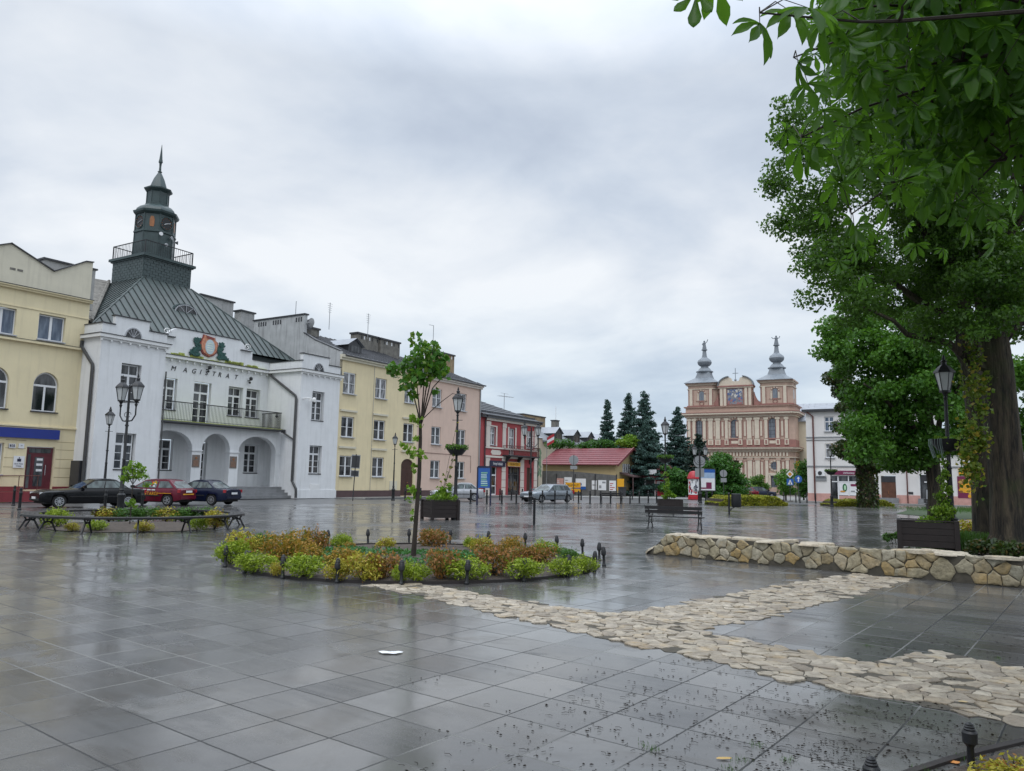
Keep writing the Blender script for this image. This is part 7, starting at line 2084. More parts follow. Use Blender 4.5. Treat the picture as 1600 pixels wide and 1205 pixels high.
# sapling inside the round bench
sx, sy = far(203, 815, 24.6)[0], 24.6
sg_ = thing('sapling', 'thin lime green sapling in the middle of the round bench', 'tree', (sx, sy, .05))
k24 = 24.6 / 1200
tk = MB(); tk.tube([(0, 0, 0), (0, 0, 1.2), (.0, 0, (817 - 725) * k24)], .022, 6, r2=.012)
for a in range(6): tk.tube([(0, 0, 1.3), (.3 * math.cos(a), .3 * math.sin(a), 1.75 + .1 * (a % 2))], .008, 4)
tk.build('trunk', M['twig'], sg_)
rg = np.random.default_rng(9)
P, d = clump_pts([(0, 0, 1.95), (.15, .1, 1.8), (-.15, 0, 1.75), (-.3, .1, 1.5), (.3, 0, 1.55), (.05, 0, 1.6), (.38, .1, 1.3), (.05, -.1, .75), (-.1, 0, .7), (.12, 0, .62)], [.18, .22, .2, .2, .2, .2, .12, .14, .1, .1], 420, rg, .8, .3)
leaves_obj('crown', P, .13, LM['creeper'], sg_, up=.4, aspect=.6, droop=.6, seed=6)


# ---------------------------------------------------------------- broadleaf trees
def limb(mb_, a, b, r0, r1, sag=.15, rr=random, n=6, seg=5):
    a, b = Vector(a), Vector(b); L = (b - a).length; pts = []
    for k in range(seg + 1):
        t = k / seg; p = a.lerp(b, t); w = math.sin(t * PI) * L * .06
        pts.append(p + Vector((rr.uniform(-w, w), rr.uniform(-w, w), sag * L * t * (1 - t) + rr.uniform(-w, w) * .5)))
    mb_.tube(pts, [r0 + (r1 - r0) * k / seg for k in range(seg + 1)], n)
    return pts


def crown(centres, radii, n_leaf, size, mt, parent, seed, sub=9, sub_r=.45, squash=.8, up=.35, droop=.3):
    """clumps of leaves bunched into smaller sprays, so the outline is ragged and gaps stay open"""
    rg = np.random.default_rng(seed); cs, rs = [], []
    for c, r in zip(centres, radii):
        m_ = max(4, int(sub * r * r))
        d = rg.normal(size=(m_, 3)); d /= np.linalg.norm(d, axis=1)[:, None]; q = r * (.45 + .6 * rg.random(m_))
        for k in range(m_):
            p = np.array(c) + d[k] * q[k] * np.array([1, 1, squash]); cs.append(p); rs.append(sub_r * rg.uniform(.6, 1.4))
    P, dd = clump_pts(cs, rs, n_leaf, rg, .6, .25)
    return leaves_obj('crown', P, size, mt, parent, up=up, droop=droop, seed=seed + 1, Nn=dd * .4)


def bt(px, py, Y): return far(px, py, Y)


# the great lime tree behind the wall
gt = thing('great_tree', 'great old lime tree with thick mossy trunk towering over the right side', 'tree', (0, 0, 0))
X0, Y0_ = far(1580, 845, 20.5)[:2]
tk = MB(); rr = random.Random(2)
pts = [(X0 - .06, Y0_, -.05), (X0, Y0_, .5), (X0 + .02, Y0_, 1.6), (X0 - .03, Y0_, 3.2), (X0 - .12, Y0_, 5.0), (X0 - .2, Y0_ + .1, 7.2), (X0 - .35, Y0_, 9.5), (X0 - .4, Y0_, 12.5)]
tk.tube(pts, [.62, .47, .42, .41, .40, .33, .24, .12], 18)
i0 = len(tk.v)
for k in range(len(tk.v)):
    x, y, z = tk.v[k]; a = math.atan2(y - Y0_, x - X0); f_ = 1 + .07 * math.sin(a * 5 + z * .6) + .05 * math.sin(a * 9 - z)
    tk.v[k] = (X0 + (x - X0) * f_, Y0_ + (y - Y0_) * f_, z)
for (b, s, r0) in (((1500, 500), (4.6), .24), ((1400, 300), 6.5, .18), ((1310, 400), 5.6, .15), ((1480, 150), 8, .16), ((1290, 230), 7.5, .13), ((1620, 250), 7, .18), ((1700, 400), 5.5, .2), ((1350, 480), 4.8, .13), ((1330, 120), 9, .11)):
    e = bt(*b, Y0_ + rr.uniform(-2.5, 1.5)); limb(tk, (X0 - .1, Y0_, s), e, r0, .035, .1, rr)
tk.build('trunk', M['bark'], gt)
CC = [(1420, 260, 80), (1480, 380, 80), (1540, 480, 60), (1350, 200, 60), (1250, 175, 38), (1290, 235, 50), (1240, 260, 34), (1262, 320, 42), (1225, 215, 22), (1330, 300, 62), (1300, 400, 48), (1350, 420, 66), (1290, 345, 40), (1330, 470, 50), (1400, 380, 72), (1400, 470, 66), (1460, 420, 70), (1450, 330, 74), (1370, 200, 64), (1440, 220, 74), (1500, 300, 74), (1520, 420, 66), (1560, 330, 72), (1590, 430, 60), (1530, 200, 74), (1600, 200, 76), (1450, 120, 70), (1370, 120, 60), (1540, 90, 76), (1640, 320, 80), (1660, 150, 85), (1700, 430, 70), (1460, 505, 40), (1400, 40, 80), (1500, -20, 85), (1620, 30, 85), (1580, 500, 40), (1228, 350, 18), (1215, 285, 14), (1275, 395, 26)]
cs, rs = [], []
for px, py, r_ in CC:
    Y = Y0_ + rr.uniform(-2.6, 2.2); cs.append(bt(px, py, Y)); rs.append(r_ / 1200 * Y0_)
crown(cs, rs, 135000, .112, LM['linden'], gt, 21, 15, .46, .9, .3, .4)
# creeper on its trunk
rg = np.random.default_rng(4); P = []
for px, py, w_, n in ((1522, 560, 12, 120), (1515, 600, 14, 160), (1533, 640, 9, 130), (1532, 690, 12, 240), (1515, 680, 14, 240), (1512, 720, 14, 240), (1520, 745, 12, 140), (1540, 590, 6, 50), (1515, 530, 12, 90), (1536, 610, 5, 60)):
    c = bt(px, py, Y0_ - .55); P.append(np.array(c) + rg.normal(size=(n, 3)) * np.array([w_ / 1200 * 11, .12, w_ / 1200 * 20]))
leaves_obj('trunk_creeper', np.concatenate(P), .12, LM['autumn'], gt, up=.1, aspect=.8, droop=.5, seed=9)
# second dark trunk just behind
t2 = thing('ivy_tree', 'dark leaning trunk wrapped in creeper just left of the great trunk', 'tree', (0, 0, 0))
X2, Y2_ = far(1543, 835, 22.6)[:2]; tk = MB(); tk.tube([(X2, Y2_, -.05), (X2 - .02, Y2_, .6), (X2 - .02, Y2_, 2.4), (X2 - .15, Y2_, 4.6), (X2 - .2, Y2_ + .3, 7.5), (X2 - .9, Y2_ + .6, 10.5)], [.46, .36, .32, .28, .22, .08], 14)
limb(tk, (X2 - .15, Y2_, 4.4), bt(1490, 500, 22.6), .17, .05, .05, rr); tk.build('trunk', M['bark'], t2)
crown([bt(1490, 470, 23.5), bt(1560, 420, 24), bt(1620, 480, 24), bt(1510, 380, 24)], [1.3, 1.6, 1.6, 1.5], 18000, .13, LM['linden'], t2, 31, 14, .5)
# park trees farther right
pt = thing('park_tree', 'bright green dense tree hanging low behind the big lantern lamp', 'tree', (0, 0, 0))
X3, Y3 = far(1462, 770, 42)[:2]; tk = MB(); tk.tube([(X3, Y3, -.05), (X3, Y3, 1.5), (X3 - .2, Y3, 4.5), (X3 - .6, Y3, 9)], [.48, .38, .34, .2], 12)
for q in ((1350, 600), (1400, 520), (1330, 690), (1440, 560), (1500, 600)): limb(tk, (X3 - .2, Y3, 4), bt(*q, 42 + rr.uniform(-2, 1)), .2, .05, .1, rr)
tk.build('trunk', M['bark'], pt)
cs, rs = [], []
for px, py, r_ in ((1330, 500, 30), (1350, 540, 36), (1320, 560, 24), (1390, 510, 40), (1440, 530, 44), (1360, 600, 40), (1335, 620, 24), (1410, 590, 44), (1460, 600, 40), (1375, 660, 38), (1345, 668, 22), (1420, 660, 40), (1465, 660, 36), (1400, 700, 26), (1440, 700, 24), (1500, 560, 44), (1510, 640, 40), (1500, 690, 26), (1360, 700, 16), (1330, 660, 14), (1308, 520, 14), (1304, 545, 10), (1470, 690, 24), (1398, 722, 9), (1432, 722, 10), (1540, 660, 36), (1600, 600, 50), (1600, 680, 40)):
    Y = 42 + rr.uniform(-2.6, 2); cs.append(bt(px, py, Y)); rs.append(r_ / 1200 * 42)
crown(cs, rs, 60000, .24, LM['park'], pt, 41, 6.5, .85, .9, .25, .5)
it = thing('ivy_clad_tree', 'tree with ivy-clad trunk rising from the hedge before the shopfront', 'tree', (0, 0, 0))
X4, Y4 = far(1356, 787, 64)[:2]; tk = MB(); tk.tube([(X4, Y4, 0), (X4, Y4, 2), (X4 - .2, Y4, 5), (X4 - .5, Y4, 10)], [.7, .62, .6, .25], 12); tk.build('trunk', M['bark'], it)
rg = np.random.default_rng(14); n = 2600; a = rg.uniform(0, 2 * PI, n); z = rg.uniform(0, 6.2, n); r_ = .72 + .12 * rg.random(n) + .25 * np.maximum(0, z - 3.4) * rg.random(n)
leaves_obj('ivy', np.stack([X4 + r_ * np.cos(a), Y4 + r_ * np.sin(a), z], 1), .24, LM['ivy'], it, up=.1, seed=15)
cs, rs = [], []
for px, py, r_ in ((1345, 715, 15), (1330, 702, 13), (1365, 720, 18), (1335, 670, 16), (1325, 640, 14), (1318, 610, 13), (1312, 590, 10), (1330, 615, 14), (1378, 712, 16), (1350, 690, 14), (1320, 570, 12)):
    cs.append(bt(px, py, 64 + rr.uniform(-1, 1))); rs.append(r_ / 1200 * 64)
crown(cs, rs, 17000, .30, LM['ivy'], it, 51, 8, .95, .9)


# ---------------------------------------------------------------- horse chestnut over the camera
CHM = []
def chestnut_leaf(rg, size):
    """seven toothed leaflets hanging from one stalk; returns verts, faces (tri/quads)"""
    v, f = [], []
    prof = [(0, .008), (.22, .035), (.45, .10), (.68, .165), (.84, .145), (.94, .06), (1.0, .0)]
    for k in range(7):
        ang = (k - 3) * R(37) + rg.uniform(-.08, .08); L = size * (1.0 - .12 * abs(k - 3)) * rg.uniform(.9, 1.08); dr = .55 + rg.uniform(-.15, .3)
        i = len(v)
        for j, (t, w_) in enumerate(prof):
            x = L * t; z = -dr * L * t * t * .75
            tooth = (1 + .10 * (j % 2)) 
            for s in (-1, 0, 1):
                yy = s * w_ * L * tooth; zz = z + abs(s) * w_ * L * .22 + (-.01 if s == 0 else 0)
                v.append((x * math.cos(ang) - yy * math.sin(ang), x * math.sin(ang) + yy * math.cos(ang), zz))
        for j in range(len(prof) - 1):
            a = i + j * 3; f.append((a, a + 1, a + 4, a + 3)); f.append((a + 1, a + 2, a + 5, a + 4))
    return np.array(v), np.array(f)


cht = thing('chestnut_tree', 'horse chestnut whose dark boughs and hanging leaves fill the top right corner', 'tree', (0, 0, 0))
rg = np.random.default_rng(33)
hubs = []
def hub(px, py, Y, size=.19, tilt=(0, -.5, 0)): hubs.append((np.array(far(px, py, Y)), size, tilt))
for px, py, Y, s in ((1088, -14, 3.2, .17), (1187, 36, 3.1, .17), (1120, -30, 3.3, .17), (1247, 98, 3.5, .15), (1236, 18, 3.2, .18), (1262, 12, 3.1, .18), (1290, 30, 3.4, .18), (1228, 203, 4.4, .15), (1252, 226, 4.0, .19), (1275, 222, 4.0, .18), (1330, 343, 4.2, .17), (1386, 318, 4.3, .16), (1335, 355, 4.4, .16), (1490, 318, 4.0, .15), (1538, 318, 4.0, .14), (1510, 345, 4.0, .13), (1310, 286, 4.2, .16), (1262, 130, 3.8, .16), (1286, 172, 4.0, .17), (1320, 60, 3.4, .18), (1345, 120, 3.8, .18), (1300, 240, 4.2, .17), (1345, 260, 4.4, .17), (1480, 225, 4.2, .16), (1505, 250, 4.1, .17), (1470, 250, 4.3, .16), (1360, 185, 4.0, .18), (1330, 200, 4.0, .17), (1588, 290, 3.8, .15), (1395, 240, 4.3, .17)): hub(px, py, Y, s)
for k in range(2300):
    px = 1270 + 490 * rg.random() ** .75; py = rg.uniform(-180, 330)
    lim = 330 - 90 * abs(math.sin(px * .013)) if px > 1400 else 60 + (px - 1280) * 1.3
    if py > lim: continue
    hub(px, py, rg.uniform(3.6, 8.0), rg.uniform(.13, .19))
for k in range(5200):      # rest of the crown, overhead and right of frame, thickened to block sky light
    p = np.array([rg.uniform(-1.5, 13), rg.uniform(-5, 10), rg.uniform(3.4, 9.5)])
    q = (p - np.array([6.0, 2.8, 5.8])) / np.array([6.4, 7.0, 4.0])
    if (q * q).sum() > 1: continue
    pxy = p[0] / max(.1, p[1])
    if p[1] > .5 and pxy < .40: continue
    if p[2] < 3.9 and pxy < .75: continue
    hubs.append((p, rg.uniform(.15, .20), 0))
VV, FF_, off = [], [], 0
for p, s, _ in hubs:
    v, f = chestnut_leaf(rg, s); yaw_ = rg.uniform(0, 2 * PI); ti = rg.normal() * .35; tj = rg.normal() * .35
    m_ = np.array((Matrix.Rotation(yaw_, 3, 'Z') @ Matrix.Rotation(R(62) + tj, 3, 'Y') @ Matrix.Rotation(ti, 3, 'X')))
    VV.append(v @ m_.T + p); FF_.append(f + off); off += len(v)
me = arr_mesh('crown', np.concatenate(VV), np.concatenate(FF_).ravel(), 4, LM['chestnut'], True); link('crown', me, cht)
tk = MB(); rr = random.Random(5)
tk.tube([(7.0, 3.4, -.05), (6.95, 3.4, .5), (6.9, 3.4, 2.4), (6.8, 3.5, 4.5), (6.4, 3.6, 7.2), (6.2, 3.7, 9)], [.55, .42, .37, .33, .2, .08], 14)
bp_ = []
tips = [far(1187, 20, 3.1), far(1088, -20, 3.2), far(1252, 215, 4.1), far(1330, 335, 4.2), far(1500, 310, 4.1), far(1386, 300, 4.3), far(1345, 120, 3.9), far(1580, 280, 4.0), far(1420, 60, 4.5), far(1240, 90, 3.6), far(1480, 180, 5)]
for k, e in enumerate(tips):
    m1 = Vector((4.6 + .25 * (k % 3), 4.0 + .2 * (k % 4), 4.0 + .28 * (k % 5)))
    limb(tk, (6.85, 3.45, 3.0 + .25 * (k % 6)), m1, .10, .028, .05, rr); pts = limb(tk, m1, e, .026, .004, .16, rr, 5, 8); bp_ += [Vector(q) for q in pts[2:]]
    for q in range(4):
        s_ = Vector(pts[3 + q]); limb(tk, s_, s_ + Vector((rr.uniform(-.6, .4), rr.uniform(-.5, .5), rr.uniform(-.2, .4))), .010, .003, .1, rr, 4, 3)
for k in range(9):
    a = k * .7; limb(tk, (6.6, 3.5, 4 + .45 * k), (6.6 + 3.4 * math.cos(a), 3.5 + 3.6 * math.sin(a), 6.2 + .3 * k), .12, .02, .1, rr)
for p, s_, _ in hubs[:500]:
    p = Vector(p); q = min(bp_, key=lambda w_: (w_ - p).length)
    if (q - p).length < .55: tk.tube([q, (p + q) / 2 + Vector((0, 0, .05)), p], .0035, 4, r2=.0018)
tk.build('trunk', M['twig'], cht)


# ---------------------------------------------------------------- conifers
def conifer(label, px, ptop, Y, rbase, mt, seed, name='spruce_tree', zlow=.4, grp='conifers before the church'):
    top = far(px, ptop, Y); H_ = top[2]; rg = np.random.default_rng(seed)
    t = thing(name, label, 'tree', (top[0], Y, 0), 0, grp)
    tk = MB(); tk.tube([(0, 0, 0), (0, 0, H_ * .97)], .22, 7, r2=.02); P = []
    nw = int(H_ * 2.3)
    for j in range(nw):
        f_ = j / nw; z = zlow + (H_ - zlow) * f_; r_ = rbase * (1 - f_) ** .9 + .06; nb = max(5, int(9 * (1 - f_) + 5))
        for k in range(nb):
            a = 2 * PI * k / nb + rg.uniform(-.25, .25) + j; L = r_ * rg.uniform(.62, 1.2); dr = -.30 + .45 * f_
            if f_ < .9: tk.tube([(0, 0, z), (L * .9 * math.cos(a), L * .9 * math.sin(a), z + dr * L * .8)], .03, 3, r2=.008)
            n = int(26 + 62 * L); s = rg.random(n) ** .7
            zz = z + rg.uniform(-.4, .4) + dr * L * s + .16 * L * s * s; wd_ = (.14 + .40 * L * (1 - s) * s + .05)
            P.append(np.stack([L * s * np.cos(a) + rg.normal(size=n) * wd_ * .6, L * s * np.sin(a) + rg.normal(size=n) * wd_ * .6, zz - .26 * rg.random(n) + .04], 1))
    tk.build('trunk', M['bark'], t); leaves_obj('crown', np.concatenate(P), .36, LM[mt], t, up=.3, aspect=.42, droop=.6, seed=seed)


conifer('narrow dark spruce, leftmost behind the red-roofed shop', 949, 622, 106, 2.0, 'spruce', 61, zlow=1)
conifer('tall spruce in the middle of the group of three behind the shop', 982, 615, 112, 3.3, 'spruce', 62, zlow=1)
conifer('tallest broad spruce right of the shop gable', 1007, 610, 104, 3.8, 'spruce', 63, zlow=.5)
conifer('short full blue spruce just right of the shop gable', 1010, 655, 99, 3.3, 'spruce', 66, zlow=.5)
conifer('spruce between the lantern lamp with bowl and the church', 1059, 636, 112, 3.5, 'spruce', 64, zlow=.5)
conifer('dark pine in front of the left church tower', 1091, 678, 100, 2.7, 'pine', 65, 'pine_tree', 1.2)


# ---------------------------------------------------------------- bushes and small trees far off
def bush(label, blobs, Y, n, size, mt, seed, name='bush', sub=9, sub_r=.75, trunk=None, cat='bush', droop=.6):
    t = thing(name, label, cat, (0, 0, 0)); cs, rs = [], []
    rr_ = random.Random(seed)
    for px, py, r_ in blobs: cs.append(bt(px, py, Y + rr_.uniform(-.6, .6))); rs.append(r_ / 1200 * Y)
    crown(cs, rs, n, size, LM[mt], t, seed, sub, sub_r, .9, .4, droop)
    tk = MB(); c0 = trunk or (blobs[0][0], None); x = far(c0[0], 780, Y)[0]; tk.tube([(x, Y, -.02), (x, Y, max(.6, cs[0][2]))], .10, 7, r2=.05); tk.build('trunk', M['bark'], t)


bush('large drooping bright green bush before the left half of the church', [(1128, 722, 15), (1115, 732, 15), (1142, 735, 15), (1125, 745, 20), (1106, 752, 15), (1148, 752, 14), (1128, 765, 18), (1154, 765, 10), (1103, 766, 12), (1142, 766, 12)], 93, 14000, .34, 'bush', 71)
bush('dark leafy bush left of the advertising column', [(1060, 740, 12), (1045, 745, 10), (1072, 748, 12), (1055, 758, 14), (1075, 762, 10), (1040, 762, 10), (1062, 770, 12), (1045, 735, 8), (1050, 770, 12), (1078, 755, 12)], 97, 11000, .34, 'bush', 72)
bush('dark shrubs behind the poster board', [(1092, 755, 12), (1105, 762, 12), (1095, 768, 10), (1112, 768, 10)], 99, 3500, .34, 'linden', 73)
bush('lime yellow bush peeping over the red roof between the spruces', [(980, 690, 9), (990, 695, 10), (972, 696, 8), (995, 690, 8)], 101, 2200, .32, 'creeper', 74)
bush('green shrub line behind the ridge of the red-roofed shop', [(925, 697, 8), (940, 695, 9), (912, 698, 7), (952, 698, 8), (890, 697, 7), (875, 694, 7), (862, 692, 6)], 104, 2600, .32, 'bush', 75)
bush('small dark round tree before the church wall behind the parked cars', [(1185, 752, 9), (1180, 760, 10), (1192, 760, 9), (1186, 768, 8)], 108, 2400, .30, 'linden', 76, 'small_tree', cat='tree')
bush('small lime bush beside the dark round tree at the church wall', [(1176, 765, 6), (1172, 769, 5), (1180, 769, 5)], 104, 900, .28, 'creeper', 77)
bush('street tree with dense green crown before the church corner', [(1228, 745, 8), (1222, 752, 8), (1234, 752, 8), (1228, 760, 9), (1224, 767, 7), (1233, 767, 6)], 86, 2600, .26, 'park', 78, 'small_tree', cat='tree')
bush('light green street tree against the corner of the off-white shop house', [(1256, 727, 8), (1262, 736, 8), (1250, 740, 7), (1258, 748, 9), (1254, 758, 8), (1261, 762, 7), (1256, 770, 5)], 90, 2800, .27, 'bush', 79, 'small_tree', cat='tree')
bush('tree crowns closing the square right of the great trunk', [(1640, 600, 40), (1680, 560, 40), (1620, 690, 14)], 70, 2600, .4, 'park', 80, 'park_tree', 1.2, .8, cat='tree')

# clipped hedges
def hedge(label, px0, px1, py, hpx, deep, mt, seed, n=5200):
    a, b = gnd(px0, py), gnd(px1, py); t = thing('hedge', label, 'hedge', (0, 0, 0), 0, 'clipped hedges'); rg = np.random.default_rng(seed)
    u = rg.random(n); v = rg.random(n); h = hpx / 1200 * a[1]
    prof = np.clip(np.minimum(u, 1 - u) * 9, .35, 1) * (h * (.92 + .10 * np.sin(u * 19) + .06 * np.sin(u * 47)))
    side = rg.random(n)
    z = np.where(side < .55, prof * (.95 + .1 * rg.random(n)), prof * rg.random(n)); dv = np.where(side < .55, v, np.where(rg.random(n) < .7, .03 * rg.random(n), 1 - .03 * rg.random(n)))
    P = np.stack([a[0] + (b[0] - a[0]) * u, a[1] + (b[1] - a[1]) * u + deep * dv, z], 1)
    leaves_obj('foliage', P, .17, LM[mt], t, up=.6, aspect=.5, seed=seed)
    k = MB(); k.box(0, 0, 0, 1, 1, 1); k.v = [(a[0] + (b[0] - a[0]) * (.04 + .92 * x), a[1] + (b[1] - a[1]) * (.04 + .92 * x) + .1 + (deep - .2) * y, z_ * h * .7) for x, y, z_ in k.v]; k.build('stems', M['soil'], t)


hedge('golden clipped hedge in the middle distance before the church', 1124, 1231, 791, 15, 4.5, 'hedge_gold', 91, 9000)
hedge('green and gold clipped hedge at the foot of the ivy-clad trunk', 1303, 1398, 791.5, 10, 3.0, 'hedge_gold', 92)
o = None

# ---------------------------------------------------------------- creepers in the planters, bowls, plants behind the wall
def plant(label, base, blobs, n, size, mt, seed, name='creeper', Y=None):
    t = thing(name, label, 'plant', (0, 0, 0)); rg = np.random.default_rng(seed); cs, rs = [], []
    for px, py, r_ in blobs: c = far(px, py, Y); cs.append((c[0], Y + rg.uniform(-.15, .15), c[2])); rs.append(r_ / 1200 * Y)
    P, d = clump_pts(cs, rs, n, rg, .9, .2); leaves_obj('foliage', P, size, LM[mt], t, up=.25, aspect=.75, droop=.5, seed=seed)
    st = MB()
    for c in cs[::2]: st.tube([(base[0], base[1], .7), ((base[0] + c[0]) / 2, Y, (.7 + c[2]) / 2 + .1), c], .007, 4)
    st.build('stems', M['twig'], t)


plant('leafy lime creeper with thin climbing shoots in the middle planter', PLM, [(680, 778, 8), (692, 776, 10), (700, 778, 9), (672, 779, 6), (710, 779, 6), (688, 766, 8), (698, 768, 8), (703, 758, 5)], 520, .13, 'creeper', 101, Y=PLM[1])
plant('thin yellowing shoots climbing the lamp by the middle planter', PLM, [(697, 750, 3), (703, 745, 3), (700, 738, 2.5), (705, 730, 3), (708, 720, 3), (709, 710, 3), (712, 702, 3), (708, 695, 2), (714, 660, 2), (714, 675, 2.5), (700, 757, 3), (693, 742, 2), (689, 752, 2)], 110, .10, 'autumn', 102, Y=PLM[1] + .2)
plant('lime climbing plant in the far planter', PLF, [(1043, 770, 6), (1048, 774, 6), (1040, 762, 5), (1042, 750, 4), (1041, 740, 4), (1052, 776, 4), (1038, 776, 5), (1044, 757, 4)], 420, .15, 'creeper', 103, Y=PLF[1])
plant('tall lime creeper climbing the nearest lantern lamp', PLN, [(1465, 812, 14), (1450, 815, 12), (1438, 816, 8), (1475, 800, 14), (1462, 798, 10), (1478, 785, 12), (1470, 775, 9), (1477, 762, 9), (1474, 750, 9), (1480, 742, 7), (1472, 738, 6), (1476, 725, 7), (1472, 712, 5), (1474, 700, 5), (1478, 708, 4), (1470, 694, 3), (1482, 770, 6), (1484, 815, 8)], 1500, .095, 'creeper', 104, Y=PLN[1] - .1)
for nm, key, bz, lab in (('lm', 'lm', 3.05, 'dark green plant in the flower bowl of the middle lamp'), ('lk', 'lk', 3.25, 'dark green plant in the flower bowl of the far lamp'), ('sr', 'sr', 2.95, 'dark green plant in the flower bowl of the lamp at the shop house')):
    L0 = lamps[key].location; t = thing('hanging_plant', lab, 'plant', (L0.x, L0.y, bz)); rg = np.random.default_rng(7); n = 420; a = rg.random(n) * 2 * PI; q = .12 + .40 * rg.random(n) ** .5
    leaves_obj('foliage', np.stack([q * np.cos(a), q * np.sin(a), .06 - .32 * (q - .1) * rg.random(n) * 1.5 + .08 * rg.random(n)], 1), .10, LM['linden'], t, up=.4, seed=8)
t = thing('hanging_plant', 'small withered plant in the netted bowl of the nearest lamp', 'plant', (lamps['big'].location.x, 21.5, 3.05)); n = 60; a = rg.random(n) * 2 * PI; leaves_obj('foliage', np.stack([.3 * np.cos(a), .3 * np.sin(a), .04 + .05 * rg.random(n)], 1), .09, LM['creeper'], t, seed=8)

# planting behind the wall on the right
bs = MB(); q = [gnd(1486, 857), gnd(1500, 838), gnd(1540, 818), gnd(1720, 812), (26, 16.5), (14.2, 14.2), (11.6, 17.2)]
bs.poly([(x, y, .02) for x, y in q]); struct(bs.build('soil', M['soil']))
lw = MB(); q = [gnd(1420, 797), gnd(1640, 793), gnd(1640, 808), gnd(1500, 812), gnd(1400, 803)]; lw.poly([(x, y, .015) for x, y in q]); struct(lw.build('lawn', mat('lawn_ground', (.035, .06, .02), .9, .4, 6)))
def tuft_field(label, pts, n, h, mt, seed, spread, zb=0.0, name='grass'):
    rg = np.random.default_rng(seed); pts = np.array(pts); c = pts[rg.integers(0, len(pts), n)]
    B_ = np.zeros((n, 3)); B_[:, :2] = c + rg.normal(size=(n, 2)) * spread; B_[:, 2] = zb
    a = rg.random(n) * 2 * PI; hh = h * rg.uniform(.5, 1.2, n); le = rg.uniform(.1, .55, n) * hh
    w_ = (.010 + .004 * rg.random(n)) * min(1, h / .15); dx, dy = np.cos(a), np.sin(a); V = np.empty((n, 4, 3))
    V[:, 0] = B_ + np.stack([-dy * w_, dx * w_, 0 * a], 1); V[:, 1] = B_ + np.stack([dy * w_, -dx * w_, 0 * a], 1)
    V[:, 2] = B_ + np.stack([dx * le + dy * w_ * .4, dy * le - dx * w_ * .4, hh], 1); V[:, 3] = B_ + np.stack([dx * le - dy * w_ * .4, dy * le + dx * w_ * .4, hh], 1)
    V = V.reshape(-1, 3); o = link(name, arr_mesh(name, V, np.arange(len(V)), 4, LM[mt])); tag(o, label, 'grass'); struct(o, 'stuff'); return o


gp = [gnd(px, py) for px, py in ((1500, 858), (1512, 855), (1525, 858), (1540, 856), (1550, 852), (1520, 848), (1505, 848), (1490, 856))]
gp = [(x, min(y, 22.5)) for x, y in gp]
tuft_field('long green grass and lavender behind the wall at the foot of the great trunk', [(x, y) for x, y in gp], 5200, .42, 'grass', 111, .42)
tuft_field('short lawn beyond the planter under the trees', [tuple(np.array(gnd(1500 + 12 * k, 800)) + np.array([0, 2 * (k % 3)])) for k in range(12)], 4200, .22, 'grass', 112, 2.2)
for lab, px, py, Y, r_, mt, n in (('dark pale-edged shrub at the foot of the great trunk', 1545, 832, 20.0, 18, 'ivy', 700), ('dark low plants at the right foot of the great trunk', 1590, 845, 19.0, 18, 'ivy', 700), ('golden low plants beyond the grass left of the trunks', 1515, 818, 30.0, 16, 'yellow', 700), ('small green tuft left of the nearest planter', 1405, 842, 23.5, 9, 'green', 320)):
    t = thing('low_plant', lab, 'plant', (0, 0, 0)); c = far(px, py, Y); rg = np.random.default_rng(int(px)); P, d = clump_pts([(c[0], Y, .25), (c[0] + .3, Y, .2), (c[0] - .3, Y + .1, .2)], [r_ / 1200 * Y] * 3, n, rg, .7, .3); P = P[P[:, 2] > .02]
    leaves_obj('foliage', P, .11, LM[mt], t, up=.5, seed=9)
    sm_ = MB()
    for k in range(5): sm_.tube([(c[0] + .1 * k - .2, Y, 0), (c[0] + .15 * k - .3, Y, .3)], .01, 4)
    sm_.build('stems', M['twig'], t)

# ---------------------------------------------------------------- weeds, fallen bits, litter
tuft_field('tiny weeds and moss growing in the paving joints', [gnd(px, py) for px, py in ((1012, 1168), (1020, 1172), (1160, 1190), (1180, 1165), (1140, 1205), (1230, 1190), (1355, 1010), (1500, 1185), (350, 901), (860, 905), (790, 908), (1560, 1030), (1440, 1205))], 420, .022, 'grass', 113, .03, .004)
rg = np.random.default_rng(55); db = MB(); rr = random.Random(3)
for k in range(1000):
    px = rg.uniform(560, 1580); py = rg.uniform(990, 1220)
    dens = max(0, (px - 640) / 560) * max(0, min(1, (py - 985 + (px - 900) * .12) / 130))
    if rr.random() > dens: continue
    g0 = gnd(px, py)
    for q in range(int(1 + rr.random() ** 2.2 * 9)):
        sp_ = rr.uniform(.02, .22); t0 = rr.uniform(0, 6.3); g = (g0[0] + sp_ * math.cos(t0), g0[1] + sp_ * math.sin(t0))
        if rr.random() < .66:
            s = rr.uniform(.0025, .012); x, y = g; i = len(db.v); ex = rr.uniform(.5, 1.6); th = rr.uniform(0, PI)
            for t in range(6):
                u, w_ = s * ex * math.cos(t * 1.047) * rr.uniform(.5, 1.25), s * math.sin(t * 1.047) * rr.uniform(.5, 1.25)
                db.v.append((x + u * math.cos(th) - w_ * math.sin(th), y + u * math.sin(th) + w_ * math.cos(th), .0045 + rr.uniform(0, .25) * s))
            db.v.append((x, y, .005 + s * .55))
            for t in range(6): db.f.append((i + t, i + (t + 1) % 6, i + 6)); db.m.append(0)
        else:
            a = rr.uniform(0, PI); L = rr.uniform(.012, .07); db.tube([(g[0], g[1], .007), (g[0] + L * .5 * math.cos(a), g[1] + L * .5 * math.sin(a), .009), (g[0] + L * math.cos(a + .4), g[1] + L * math.sin(a + .4), .006)], .0016, 3)
o = db.build('fallen_debris', M['debris'], None, smooth=False); tag(o, 'dark buds and twigs scattered over the wet slabs', 'debris'); struct(o, 'stuff')


